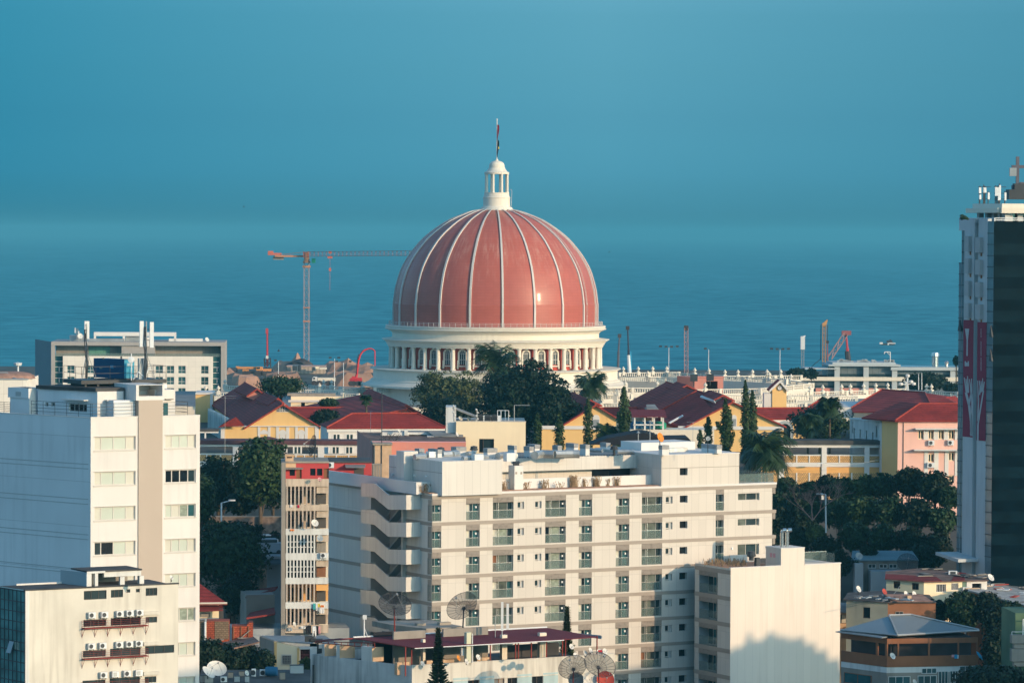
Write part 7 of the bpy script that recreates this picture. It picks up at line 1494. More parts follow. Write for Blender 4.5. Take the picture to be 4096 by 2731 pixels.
# inner walls of the terrace
iw=KP.off(-6.5); part('inner_wall',MB().pb(iw,iw.t(*z2(1355,500)),iw.t(*cH(575,1300)),kz-1,n0.z+.9,-.3,0).pb(iw,iw.t(*cH(780,1200)),iw.t(*cH(1290,1200)),kz-1,n0.z+.9,-.3,0),'taupe',tb)
iw2=KP.off(-3); mb=MB()
for a_,b_ in ((548,575),(1450,1508),(1880,1955)): mb.pb(iw2,iw2.t(*cH(a_,1200)),iw2.t(*cH(b_,1200)),kz-1,n0.z+.4,-.5,0)
parts8('pillar',mb,'cream',tb); part('rear_parapet',MB().pb(KP.off(-9.6),KP.off(-9.6).t(*cH(1500,1200)),kR-1,kz-1,kz+.3,-.2,0),'roof_dark',tb); part('rear_screen',MB().pb(KP.off(-9.4),KP.off(-9.4).t(*z2(1060,450)),KP.off(-9.4).t(*z2(1350,450)),kz-1,kz+2.4,-.2,0),'fabric_black',tb)
iw3=KP.off(-1.5); mb=MB();
for x in (300,640,800,860,1215): t_=iw3.t(*cH(x,1290)); mb.pb(iw3,t_-.5,t_+.9,kz-1,kz+.25,-.5,0)
parts8('low_bench',mb,'orange_plaster',tb)
# columns rising through the canopy
t_,_=KP.hit(*cH(1070,1200)); part('tall_pillar',MB().pb(KP,t_-.25,t_+.28,kz-.3,KP.z(*cH(1070,990)),-.5,0),'pale_green',tb); t_,_=KP.hit(*cH(1105,1200)); part('pipe',MB().cyl(KP.pt(t_,kz,.1),KP.pt(t_,KP.z(*cH(1105,1000)),.1),.05),'metal_white',tb)
t_=KP.off(-.5).t(*cH(1015,1210)); part('meter_cabinet',MB().pb(KP.off(-.5),t_-.28,t_+.28,KP.z(*cH(1015,1258)),KP.z(*cH(1015,1172)),-.3,0),'metal_white',tb)
# concrete slab hut on the roof
hq=KP.off(-9.6); s0,s1,s2=hq.t(*cH(165,950)),hq.t(*cH(583,960)),hq.t(*cH(1018,960)); zt_,zb_=hq.z(*cH(590,945)),hq.z(*cH(590,1008)); qe=hq.turn(s1,-45)
part('concrete_slab',MB().prism([hq.pt(s1,zb_),hq.pt(s2,zb_),hq.pt(s2,zb_,-7),qe.pt(qe.t(*cH(165,950)),zb_)-hq.n*4,qe.pt(qe.t(*cH(165,950)),zb_)],(0,0,zt_-zb_)),'concrete',tb); part('slab_hut',MB().pb(hq,s1-2.5,s2-.6,kz-1,zb_,-5,-1.0),'taupe',tb)
part('slab_blocks',MB().box(hq.pt(s1+.9,zt_+.12,-3),(1.0,.6,.24),rot=.5).box(hq.pt(s1+3.4,zt_+.14,-2.5),(1.3,.6,.28),rot=.5),'concrete',tb)
D0=377
dish(*cH(225,685),D0+1,3.25,'big black mesh dish tilted left, left one of the two on the concrete slab',az=15,el=52,mesh=True,post=3.9,postmat='red_steel'); dish(*cH(1000,700),D0,3.25,'big black mesh dish leaning right, right one of the two on the concrete slab',az=-32,el=40,mesh=True,post=3.6)
dish(*cK(90,1395),361,2.7,'big mesh dish at the bottom edge, left of the overlapping pair',az=-20,el=42,mesh=True,post=3.0,postmat='red_steel'); dish(*cK(390,1370),360,3.1,'big mesh dish at the bottom edge, right of the overlapping pair, over a maroon dish',az=25,el=45,mesh=True,post=3.2,postmat='red_steel')
dish(*cK(460,1530),362,1.7,'maroon dish under the right mesh dish at the bottom edge',az=10,el=20,mat='red_dish',post=1.5); dish(*cK(285,1520),362,1.4,'pale dish between the two mesh dishes at the bottom edge',az=15,el=20,mat='dish_white',post=1.5)
dish(*cK(125,1530),363,1.5,'taupe dish under the left mesh dish at the bottom edge',az=0,el=25,mat='taupe',post=1.5)
for x,y,q,m_,az,l in ((950,1282,cH,'orange_dish',-60,'orange red dish on the terrace parapet'),(1042,1320,cH,'dish_white',-60,'white dish fixed to the terrace wall below the orange dish'),(1175,1270,cH,'dish_white',-45,'cream dish on the terrace parapet right of the tall pillar'),(540,1345,cH,'dish_grey',-50,'small pale dish at the corner of the terrace wall'),(690,1345,cH,'dish_white',-30,'white dish behind the nearer monkey puzzle pine'),(2282,1248,cH,'dish_white',-50,'white dish at the far end of the terrace wall beside the second pine'),(2240,1150,cH,'dish_white',-40,'white dish in front of the second pine'),
                           (228,1228,cK,'dish_white',-60,'first dish in the row on the right end of the terrace wall'),(290,1195,cK,'dish_white',-60,'second dish in the row on the right end of the terrace wall'),(395,1212,cK,'dish_white',10,'dish with a red mark on the right end of the terrace wall'),(455,1205,cK,'dish_white',-50,'rightmost dish in the row on the end of the terrace wall')):
    o_=dish(*q(x,y),364.3,.55 if q is cH else .62,l,az=az,el=25,mat=m_,post=.45)
    if 'red mark' in l: c=P(*q(x,y),364.0); part('red_mark',MB().box(c+Vector((.05,-.1,.1)),(.4,.05,.22)),'red_paint',o_)
for x,y,q,h,l in ((1450,940,cH,2.5,'pair of slim white rooftop antennas above the maroon canopy'),):
    c=P(*q(x,y),374); o_=thing('rooftop_antenna',l,'antenna',c-Vector((0,0,1))); part('mast',MB().cyl(c-Vector((0,0,1)),c+Vector((0,0,2.6)),.05).cyl(c+Vector((-.7,0,-1)),c+Vector((-.7,0,1.2)),.04),'metal_grey',o_); part('panel_antenna',MB().box(c+Vector((.0,-.1,1.2)),(.25,.15,2.9)).box(c+Vector((.55,-.1,1.2)),(.25,.15,2.6)),'metal_white',o_)
c=P(*z2(930,130),373); o_=thing('rooftop_antenna','white antenna on a thin tripod above the left end of the canopy','antenna',c-Vector((0,0,3))); a=P(*z2(928,-60),373); part('mast',MB().cyl(c-Vector((0,0,3)),a,.07).cyl(c+Vector((0,0,.2)),c+Vector((1.2,0,-3)),.03),'metal_white',o_); part('panel_antenna',MB().box(P(*cF(2050,815),373),(.4,.2,.45)),'metal_white',o_)
o_=panel_mast('antenna_mast','pale green panel antenna over black equipment at the left end of the terrace building',(z2(235,0)[0],z2(210,0)[0]),z2(0,80)[1],z2(0,560)[1],[(z2(180,0)[0],z2(232,0)[0],z2(0,85)[1],z2(0,225)[1],0)],377,legs=False); c=P(*z2(240,420),376.8); part('equipment',MB().box(c,(1.2,.8,2.2)).box(c+Vector((-.8,0,1.1)),(.8,.5,.6)),'metal_dark',o_); part('radio_head',MB().box(P(*z2(195,345),376.5),(.7,.3,.4)).box(P(*z2(300,360),376.5),(.4,.3,.6)).box(P(*z2(195,440),376.5),(.7,.3,1.6)),'metal_white',o_)
# ================================================================== lower left cluster
q=Pl(*cF(-60,650),405,6); rh=thing('red_roof_house','small house with a maroon red hipped tin roof beside the white office tower','house',q.pt(5,5)); a,b,c=P(*cF(-40,660),405),P(*cF(480,655),405),P(*cF(150,420),411)
part('roof',MB().prism([a,b,c,P(*cF(-100,400),411)],(0,0,-.2)).poly([b,c,P(*cF(300,600),418)]),'crimson_tile',rh); part('eave',MB().path([a,b],.12),'cream',rh); b1=q.t(*cF(388,700)); part('walls',MB().pb(q,q.t(*cF(-60,700)),b1,3,q.z(*cF(200,668)),-7,-.6),'yellow_pale',rh)
part('porch_roof',MB().prism([q.pt(q.t(*cF(-60,700)),q.z(*cF(200,700)),-.6),q.pt(q.t(*cF(430,700)),q.z(*cF(200,700)),-.6),q.pt(q.t(*cF(430,740)),q.z(*cF(200,735)),1),q.pt(q.t(*cF(-60,740)),q.z(*cF(200,745)),1)],(0,0,.1)),'red_sheet',rh); part('window',MB().pb(q,q.t(*cF(180,790)),q.t(*cF(290,790)),q.z(*cF(200,820)),q.z(*cF(200,768)),-.6,-.5),'taupe',rh)
mb=MB()
for x in (395,412,428): mb.cyl(q.pt(q.t(*cF(x,700)),3,.6),q.pt(q.t(*cF(x,700)),q.z(*cF(x,710)),.6),.07)
part('porch_posts',mb,'frame_dark',rh); part('white_tank',MB().pb(q,q.t(*cF(160,840)),q.t(*cF(385,840)),q.z(*cF(200,865)),q.z(*cF(200,822)),.2,.9),'dish_grey',rh)
q=Pl(*cF(250,865),385,4); bk_=thing('brick_wall','unfinished orange brick wall half covered with grey render','wall',q.pt(3,3)); part('brickwork',MB().pb(q,q.t(*cF(245,900)),q.t(*cF(508,900)),3,q.z(*cF(300,862)),-2.5,0),'brick_red',bk_); part('render_patch',MB().pb(q,q.t(*cF(340,900)),q.t(*cF(500,900)),q.z(*cF(400,1065)),q.z(*cF(300,864)),.0,.04),'brick_grey',bk_); part('shelf',MB().pb(q,q.t(*cF(285,900)),q.t(*cF(445,900)),q.z(*cF(300,1070)),q.z(*cF(300,1062)),0,.8),'taupe',bk_)
b2=thing('brick_wall','brown brick wall with a pipe, touching the right edge of the white office tower','wall',q.pt(-1.5,3)); part('brickwork',MB().pb(q,q.t(*cF(100,900)),q.t(*cF(222,900)),3,q.z(*cF(200,868)),-2.5,-.3),'brick_grey',b2); part('pipe',MB().cyl(q.pt(q.t(*cF(230,900)),3,0),q.pt(q.t(*cF(230,900)),q.z(*cF(230,868)),0),.12),'metal_white',b2)
b3=thing('brick_wall','stepped orange brick wall with props leaning on it, beside dark roofs','wall',q.pt(9,3)); x0,x1=q.t(*cF(535,950)),q.t(*cF(776,950)); part('brickwork',MB().pb(q,x0,x1,3,q.z(*cF(600,915)),-2,0).pb(q,q.t(*cF(708,900)),x1,q.z(*cF(600,915)),q.z(*cF(600,893)),-2,0).pb(q,q.t(*cF(726,900)),x1,q.z(*cF(600,893)),q.z(*cF(600,876)),-2,0),'brick_red',b3); part('props',MB().cyl(q.pt(q.t(*cF(640,1050)),q.z(*cF(640,1045)),.3),q.pt(q.t(*cF(745,960)),q.z(*cF(745,960)),.1),.05).pb(q,q.t(*cF(600,1050)),q.t(*cF(720,1050)),q.z(*cF(600,1050)),q.z(*cF(600,1044)),0,.6),'taupe',b3)
for i in range(3): t_=q.t(*cF(555+i*85,950)); part('cross_beam',MB().pb(q,t_-.05,t_+.05,3,q.z(*cF(600,920)),0,.1),'brown_wall',b3)
sh1=thing('lean_to_shed','brown rusty lean-to roof in shade below the orange brick walls','shed',q.pt(9,3)); part('roof',MB().prism([P(*cF(430,1115),383),P(*cF(780,1050),386),P(*cF(850,1110),376),P(*cF(560,1180),374)],(0,0,.15)),'rust_roof',sh1); part('walls',MB().pb(q,q.t(*cF(440,1150)),q.t(*cF(840,1150)),3,q.z(*cF(600,1125)),.2,6),'taupe',sh1)
# yellow gable house with the ribbed grey roof
q=Pl(*cF(1020,1095),392,8); yh=thing('yellow_house','small yellow house with a grilled window and a grey ribbed metal roof','house',q.pt(3,3),R(8)); x1=q.t(*cF(1305,1160)); za_,zb_=q.z(*cF(1020,1092)),q.z(*cF(1305,1158))
part('front_wall',MB().prism([q.pt(0,3),q.pt(x1,3),q.pt(x1,zb_),q.pt(0,za_)],-q.n*.3),'yellow_pale',yh); part('edge_strips',MB().pb(q,-.02,.25,3,za_-.1,0,.03).pb(q,x1-.25,x1+.02,3,zb_-.1,0,.03),'yellow_wall',yh); wr=q.rect(cF,1098,1238,1218,1355); part('window_surround',MB().pb(q,wr[0],wr[1],wr[2],wr[3],0,.06),'cream',yh); wr=q.rect(cF,1115,1252,1205,1342); f=part('window',MB().pb(q,wr[0],wr[1],wr[2],wr[3],.06,.07),'glass_dark',yh); mb=MB()
for i in range(6): t_=wr[0]+(wr[1]-wr[0])*i/5; mb.pb(q,t_-.035,t_+.035,wr[2],wr[3],.08,.12)
for i in range(6): z_=wr[2]+(wr[3]-wr[2])*i/5; mb.pb(q,wr[0],wr[1],z_-.035,z_+.035,.08,.13)
part('grille',mb,'taupe',f)
c0_,c1_=P(*cF(860,1035),402),P(*cF(1590,1032),402); mb=MB().prism([q.pt(0,za_,.1),q.pt(x1+4.5,zb_+.05,.1),c1_,c0_],(0,0,.1)); part('roof',mb,'metal_roof',yh); part('side_wall',MB().prism([q.pt(0,3),q.pt(0,za_-.02),c0_+Vector((0,0,-.02)),Vector((c0_.x,c0_.y,3))],(-.1,0,0)),'taupe',yh); part('white_eave',MB().pb(q,x1,x1+5,zb_-.2,zb_+.1,-.1,.2),'white_trim',yh)
part('red_shutters',MB().pb(q,x1+.2,x1+4,zb_-3.4,zb_-.25,-1.2,-1),'shutter_red',yh);
# dark sheds between the trees and the balcony block
q=Pl(*cF(700,560),455,12); ds=thing('dark_shed','row of dark sagging sheds in deep shade left of the shabby balcony block','shed',q.pt(3,5)); mb=MB()
mb.pb(q,0,q.t(*cF(1025,600)),5,q.z(*cF(850,560)),-6,0); part('walls',mb,'taupe',ds); part('roof',MB().prism([P(*cF(690,600),455),P(*cF(1020,520),460),P(*cF(1060,480),470),P(*cF(760,520),470)],(0,0,.2)).prism([P(*cF(700,840),440),P(*cF(1030,790),442),P(*cF(1020,720),455),P(*cF(740,780),455)],(0,0,.2)),'red_sheet',ds); part('lower_walls',MB().pb(Pl(*cF(540,820),440,8),0,14,3,q.z(*cF(850,800)),-6,0),'metal_grey',ds)
q=Pl(*cF(935,130),478,4); pw2=thing('white_shed','pale wall with a grey coping between the round dark tree and the shabby balcony block','shed',q.pt(2,10)); part('wall',MB().pb(q,0,7,8,q.z(*cF(1000,150)),-3,0),'dish_grey',pw2); part('coping',MB().pb(q,-.2,7,q.z(*cF(1000,150)),q.z(*cF(1000,118)),-3,.3),'metal_grey',pw2)
# roof with the AC units at the very bottom
q=Pl(*z3(60,1085),352,3); ar=thing('flat_roof_block','flat dark roofed block at the bottom left crowded with dishes and machines','building',q.pt(5,-2)); zt_=q.z(*z3(1000,1090)); x1=q.t(*z3(2090,1090)); mb=MB(); prism_body(mb,[q.pt(0,0,2),q.pt(x1,0,2),q.pt(x1,0,-9),q.pt(0,0,-9)],-2,zt_,0,1); part('walls',mb,['taupe','roof_dark'],ar)
qb=q.off(-8.5); part('rear_parapet',MB().pb(qb,qb.t(*z3(540,950)),qb.t(*z3(1010,950)),zt_,qb.z(*z3(700,945)),-.3,0),'concrete',ar); zr=zt_
def onroof(x,y): return zhit(*z3(x,y),zr)
def boxthing(name,label,cat,x,y,w_,h,d_,mat,extra=None,rot=0.15):
    p=onroof(x,y); o_=thing(name,label,cat,p,rot); part('casing',MB().box(p+Vector((0,0,h/2)),(w_,d_,h),rot=rot),mat,o_); return o_,p
for x,y,l,w_,h in ((1235,1000,'white air conditioner facing forward beside the blue barrel on the dark roof',.66,.62),(520,1110,'grey air conditioner low at the front of the dark roof',.6,.5),(1062,1005,'narrow cream air conditioner beside the small tilted dish on the dark roof',.4,.7)):
    o_,p=boxthing('air_conditioner',l,'air conditioner',x,y,w_,h,.35,'metal_white'); part('fan_grille',MB().lathe(p+Vector((-.06,-.2,h/2)),[(0,.02),(h*.36,.02),(h*.36,-.02)],12,ax=(0,-1,0)),'metal_dark',o_)
o_,p=boxthing('water_barrel','blue water barrel lying on the dark roof','barrel',1370,1010,.1,.1,.1,'tank_blue'); part('barrel',MB().lathe(p+Vector((-.5,0,.5)),[(0,0),(.42,.02),(.46,.3),(.46,.9),(.42,1.15),(0,1.2)],14,ax=(1,-.1,0)),'tank_blue',o_)
for i,(x,y,w_,h,m_) in enumerate(((1580,1060,.5,.65,'taupe'),(1840,950,1.3,.75,'dish_grey'),(640,1030,.5,.5,'taupe'),(760,1100,.5,.5,'dish_grey'),(940,1110,.4,.55,'dish_grey'),(250,1120,.8,.7,'metal_grey'),(150,1110,.5,.6,'metal_grey'),(840,1000,.5,.45,'taupe'))):
    o_,p=boxthing('roof_box',['tall tapering bucket','grey white roof cabinet with open top','brown box','low grey box left of the middle','small grey box','grey box under the two pale dishes','leftmost grey box','brown box behind the small dish'][i]+' on the dark roof at the bottom left','roof box',x,y,w_,h,.5,m_); part('lid',MB().box(p+Vector((0,0,h+.03)),(w_+.06,.56,.06),rot=.15),'metal_dark',o_)
dish(*z3(390,880),350,1.85,'large cream solid dish with struts at the bottom left',az=20,el=48,post=1.0); dish(*z3(235,945),347,1.4,'cream dish seen edge on in front of the large cream dish',az=65,el=45,post=.8); dish(*z3(935,950),348,.5,'small tilted white dish on the dark roof',az=-50,el=20,post=.4)
# ================================================================== lower right cluster
q=Pl(*cN(775,1250),412,10); qe=q.turn(0,-50); br=thing('brown_building','brown and white building with an open gallery under a grey hipped metal roof','building',q.pt(4,0),R(10)); x1=q.t(*cN(1812,1150)); xl=qe.t(*cN(252,1100)); Z=lambda y: q.z(*cN(775,y))
for (ya,yb,m_) in ((1120,1062,'brown_wall2'),(1385,1262,'brown_wall2'),(1450,1388,'dirty_white')): part('wall_band',MB().pb(q,0,x1,Z(ya),Z(yb),-.25,0).pb(qe,xl,0,Z(ya),Z(yb),-.25,0),m_,br)
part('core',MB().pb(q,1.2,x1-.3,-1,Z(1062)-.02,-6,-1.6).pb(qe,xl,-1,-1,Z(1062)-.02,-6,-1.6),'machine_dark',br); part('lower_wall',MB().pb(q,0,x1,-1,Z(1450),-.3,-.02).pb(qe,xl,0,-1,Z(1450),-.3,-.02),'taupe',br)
mb=MB()
for x in (905,1255,1590,1805): t_=q.t(*cN(x,1180)); mb.pb(q,t_-.09,t_+.09,Z(1262),Z(1120),-.2,0)
for x in (665,770): t_=qe.t(*cN(x,1180)); mb.pb(qe,t_-.25,t_+.05,Z(1262),Z(1120),-.2,0)
parts8('gallery_post',mb,'brown_wall2',br)
for r in ((1170,1395,1340,1455),(790,1490,1040,1600),(1125,1480,1340,1600),(1360,1430,1470,1600),(1490,1425,1585,1560),(1600,1370,1800,1440)): rr_=q.rect(cN,*r); win(br,q,rr_,.03,3,1,'dirty_white','glass_teal',.06)
rr_=qe.rect(cN,290,1440,600,1600); win(br,qe,rr_,.03,2,1,'brown_wall2','glass_teal',.06)
e=[q.pt(*q.hit(*cN(880,1015)),.6)]; ez=e[0].z; e1=zhit(*cN(1825,965),ez); e0=zhit(*cN(247,958),ez); T0,T1=P(*cN(800,800),418),P(*cN(1045,795),419); T1.z=T0.z=(T0.z+T1.z)/2
back=e1+Vector((-4,8,0)); rf=part('roof',MB().prism([e[0],e1,T1,T0],(0,0,-.12)).prism([e0,e[0],T0],(0,0,-.12)).prism([e1,back,T1],(0,0,-.12)).prism([back,e0,T0,T1],(0,0,-.12)),'metal_roof2',br)
part('hip_caps',MB().path([e[0]+Vector((0,0,.1)),T0+Vector((0,0,.1)),T1+Vector((0,0,.1)),e1+Vector((0,0,.1))],.11),'metal_grey',rf); part('fascia',MB().path([e0,e[0],e1],.12),'metal_grey',rf)
part('low_canopy',MB().prism([qe.pt(xl,Z(1040)),qe.pt(0,Z(1045)),qe.pt(0,Z(1050),.9),qe.pt(xl,Z(1045),.9)],(0,0,.1)),'metal_roof2',br)
dish(*cN(838,1258),409.5,.75,'white dish on the corner of the brown gallery',az=-40,el=30,post=.4); dish(*cN(1090,1550),410,.55,'small white dish low on the brown building',az=-40,el=30,post=.4)
cloth_thing(q,(1540,1240,1575,1285),'tarp_blue','bright blue cloth hung on the brown gallery parapet','washing on the brown building',cN,.1); cloth_thing(q,(1510,1240,1540,1270),'cloth_pink','pinkish cloth beside the blue cloth on the brown gallery parapet','washing on the brown building',cN,.1); cloth_thing(q,(1575,1245,1590,1285),'cloth_white','white cloth beside the blue cloth on the brown gallery parapet','washing on the brown building',cN,.1)
cc=P(*cN(1830,1250),411); o_=solo('rolled_tarpaulin',MB().lathe(cc,[(0,-.6),(.14,-.3),(.16,.2),(0,.7)],8,ax=(.6,0,-.8)),'tarp_blue','rolled turquoise tarpaulin hanging at the right corner of the brown building','tarpaulin')
# yellow shack with rusty roof
q=Pl(*cN(1195,500),466,14); qe=q.turn(0,-28); ys=thing('rooftop_house','low yellow house with a patched rusty roof, sunlit amid dark trees','house',q.pt(4,10),R(14)); x1=q.t(*cN(1632,500)); x2=q.t(*cN(1915,450)); xl=qe.t(*cN(765,450)); zb_=q.z(*cN(1200,605)); zt_=q.z(*cN(1197,418)); hs_=[q.rect(cN,1338,440,1448,528),q.rect(cN,1508,427,1590,507),q.rect(cN,1745,432,1850,515)]; hl=[qe.rect(cN,850,405,925,490),qe.rect(cN,1060,425,1137,505)]
mb=MB(); holed(mb,q,0,x1,zb_-6,zt_,hs_[:2],.15); part('front_wall',mb,'yellow_pale',ys); mb=MB(); holed(mb,q,x1+.6,x2,zb_-6,zt_,hs_[2:],.5,d=.05); part('side_room',mb,'white_wall',ys); part('green_door',MB().pb(q,x1,x1+.6,zb_,zt_,-.2,-.05),'tank_green_dull',ys); mb=MB(); holed(mb,qe,xl,0,zb_-6,zt_,hl,.15); part('left_wall',mb,'pale_green',ys)
for r in hs_[:2]: win(ys,q,r,-.1,6,1,'metal_white','glass_dark',.045,name='barred_window')
win(ys,q,hs_[2],-.45,1,1,'frame_dark','glass_dark',.05)
for r in hl: win(ys,qe,r,-.1,2,1,'metal_dark','glass_dark',.05)
a=q.pt(-.1,zt_,.4); b=q.pt(x2+.1,zt_+.05,.4); c=P(*cN(1880,350),476); d=P(*cN(1180,265),484); e=P(*cN(760,300),478); el=qe.pt(xl,zt_+.1,.4)
rf=part('roof',MB().prism([a,b,c,d],(0,0,.1)).prism([el,a,d,e],(0,0,.1)),'rust_roof',ys); rr_=random.Random(12)
part('red_sheets',MB().prism([a+Vector((0,0,.12)),a.lerp(b,.28)+Vector((0,0,.12)),a.lerp(d,.35).lerp(b.lerp(c,.35),.2)+Vector((0,0,.12)),el.lerp(e,.6)+Vector((0,0,.12)),el+Vector((0,0,.12))],(0,0,.04)).prism([a.lerp(b,.42)+Vector((0,0,.12)),a.lerp(b,.62)+Vector((0,0,.12)),d.lerp(c,.72)+Vector((0,0,.12)),d.lerp(c,.55)+Vector((0,0,.12))],(0,0,.04)),'red_sheet',rf)
for i in range(22):
    u,v=rr_.random(),rr_.uniform(.3,1); p=a.lerp(b,u).lerp(d.lerp(c,u),v); part('loose_sheet',MB().box(p+Vector((0,0,.25)),(rr_.uniform(.8,2.2),rr_.uniform(.3,.9),.08),rot=rr_.uniform(0,3)),rr_.choice(['roof_dark','taupe','metal_grey','concrete']),rf)
t_,z_=q.hit(*cN(1665,538)); ac_unit(q,t_,z_,'white air conditioner on the yellow shack with the rusty roof',.95,.75,.5); p=P(*cN(1525,300),475); o_=thing('air_conditioner','air conditioner lying on the rusty roof','air conditioner',p); part('casing',MB().box(p+Vector((0,0,-.1)),(1.1,.6,.5)),'metal_white',o_); part('fan_grille',MB().box(p+Vector((0,-.31,-.1)),(.7,.02,.35)),'metal_dark',o_)
dish(*cN(1958,365),468,1.0,'cream dish beside the rusty roofed yellow house, against the dark tower',az=-45,el=35,post=1.4)
# shed in front of it with dishes
q=Pl(*cN(785,650),452,8); qe=q.turn(0,-24); fs=thing('dark_roof_house','grey green house with a cluttered dark roof in front of the yellow shack','house',q.pt(2,5),R(8)); xl=qe.t(*cN(312,620)); xr=q.t(*cN(1330,690)); zt_=q.z(*cN(785,652)); hh_=[qe.rect(cN,500,700,583,830)]
mb=MB(); holed(mb,qe,xl,0,-1,zt_,hh_,.2); part('left_wall',mb,'pale_green_dull',fs); part('front_wall',MB().pb(q,0,xr,-1,zt_,-.3,0),'brown_wall',fs); win(fs,qe,hh_[0],-.15,1,1,'frame_dark','glass_dark',.06); win(fs,q,q.rect(cN,870,750,960,830),.02,2,1,'taupe','glass_dark',.06)
a=qe.pt(xl-.3,zt_+.1,.3); b=q.pt(0,zt_,.3); c=q.pt(xr,zt_-.05,.3); d=P(*cN(1250,560),468); e=P(*cN(800,520),468); f_=P(*cN(330,545),466); rf=part('roof',MB().prism([a,b,e,f_],(0,0,.12)).prism([b,c,d,e],(0,0,.12)),'rust_dark',fs);
part('tin_sheet',MB().prism([q.pt(.3,zt_+.15,.2),q.pt(xr-.4,zt_+.1,.2),q.pt(xr-.8,zt_+.6,-3.5),q.pt(.5,zt_+.7,-3.5)],(0,0,.05)),'rust_pink',rf); part('brick_stub',MB().pb(q,q.t(*cN(1040,620)),q.t(*cN(1085,620)),zt_,q.z(*cN(1060,585)),-2,-1.3),'orange_plaster',rf)
for i in range(16):
    p=zhit(*cN(rr_.uniform(420,1150),rr_.uniform(560,625)),zt_+.5); part('roof_clutter',MB().box(p,(rr_.uniform(.5,2),rr_.uniform(.2,.6),.12),rot=rr_.uniform(0,3)),rr_.choice(['roof_dark','taupe','metal_grey','dish_grey']),rf)
for x,y,m_,l in ((450,495,'dish_white','leftmost white dish on the cluttered dark roof'),(745,528,'red_dish','red dish on the cluttered dark roof'),(993,555,'dish_white','left of the pair of white dishes below the yellow shack'),(1087,557,'dish_white','right of the pair of white dishes below the yellow shack')): dish(*cN(x,y),456,.85,l,az=-50,el=28,mat=m_,post=.9)
q=Pl(*cN(180,770),462,4); o_=thing('curtained_house','small orange edged house with pale curtains beside the blank cream end block','house',q.pt(2,-1)); x1=q.t(*cN(512,800)); zt_=q.z(*cN(400,768)); mb=MB(); h_=q.rect(cN,200,785,485,885); holed(mb,q,0,x1,-1,zt_,[h_],.15); part('wall',mb,'orange_plaster',o_); win(o_,q,h_,-.1,5,1,'frame_dark',['glass','curtain','curtain','glass','curtain'],.07); part('roof',MB().prism([q.pt(-.3,zt_,.4),q.pt(x1+.2,zt_,.4),q.pt(x1,zt_+.3,-8),q.pt(-.3,zt_+.5,-8)],(0,0,.15)),'roof_grey',o_)
# shaded roofs under the slope
q=Pl(*cN(400,150),500,3); o_=thing('long_shed','long shaded house with a pale blue metal roof and small windows under the wooded slope','house',q.pt(8,5)); x1=q.t(*cN(1130,150)); zt_=q.z(*cN(700,172)); part('roof',MB().prism([q.pt(-.5,zt_,.5),q.pt(x1,zt_,.5),q.pt(x1,q.z(*cN(700,105)),-5),q.pt(.5,q.z(*cN(700,105)),-5)],(0,0,.15)),'blue_roof',o_);
mb=MB(); hs_=[q.rect(cN,x,212,x+90,258) for x in (560,690,800)]; holed(mb,q,0,x1,5,zt_,hs_,.2); part('wall',mb,'taupe',o_)
for r in hs_: win(o_,q,r,-.15,2,1,'metal_white','glass',.07)
part('white_wall',MB().pb(q,q.t(*cN(555,280)),q.t(*cN(950,280)),5,q.z(*cN(700,268)),.5,3),'dish_grey',o_); part('chimney_stack',MB().pb(q,q.t(*cN(385,250)),q.t(*cN(480,250)),5,q.z(*cN(430,190)),.5,2),'dish_grey',o_)
dish(*cN(1010,200),492,2.7,'large mesh dish in shade on the slope below the trees',az=0,el=35,mesh=True,post=4.0); dish(*cM(1128,1405),494,1.0,'shaded grey dish left of the long pale blue roof',az=-20,el=30,mat='dish_grey',post=.8)
q=Pl(*cN(1620,500),452,-3); o_=thing('tin_roofs','patchwork of grey tin roofs with debris behind the lower right trees','shed',q.pt(8,3)); a,b,c,d=P(*cN(1700,520),462),P(*cN(2345,690),452),P(*cN(2345,480),482),P(*cN(1930,430),482); part('roof',MB().prism([a,b,c,d],(0,0,.15)),'tin',o_); part('walls',MB().prism([a+Vector((0,.5,-.1)),b+Vector((0,.5,-.1)),b+Vector((0,.5,-14)),a+Vector((0,.5,-14))],(0,.4,0)),'brown_wall',o_)
for i in range(26): u,v=rr_.random(),rr_.random(); p=a.lerp(b,u).lerp(d.lerp(c,u),v); part('loose_sheet',MB().box(p+Vector((0,0,.25)),(rr_.uniform(.6,2.4),rr_.uniform(.3,.9),.08),rot=rr_.uniform(0,3)),rr_.choice(['roof_dark','taupe','metal_white','orange_plaster','red_dish']),o_)
q=Pl(*cN(2200,1010),405,5); o_=thing('green_block','green and grey balcony block cut off by the right edge of the photo','apartment block',q.pt(2,-1)); x1=q.t(*cN(2500,1100)); Zg=lambda y: q.z(*cN(2250,y))
part('walls',MB().pb(q,.6,x1,-1,Zg(780),-8,-1),'green_wall',o_);
for a,b in ((1115,1018),(1320,1178)): part('balcony',MB().pb(q,0,x1,Zg(a),Zg(b),-1,0).pb(q,.3,x1,Zg(a+58),Zg(a+8),-1,-.15),'taupe',o_)
mb=MB(); rail_run(mb,[q.pt(0,Zg(1018)),q.pt(x1,Zg(1018))],.35,1,.04,1); mb.pb(q,1.2,1.3,Zg(1018),Zg(835),-.1,0).pb(q,1.2,x1,Zg(845),Zg(835),-.1,0); part('rail',mb,'metal_white',o_)
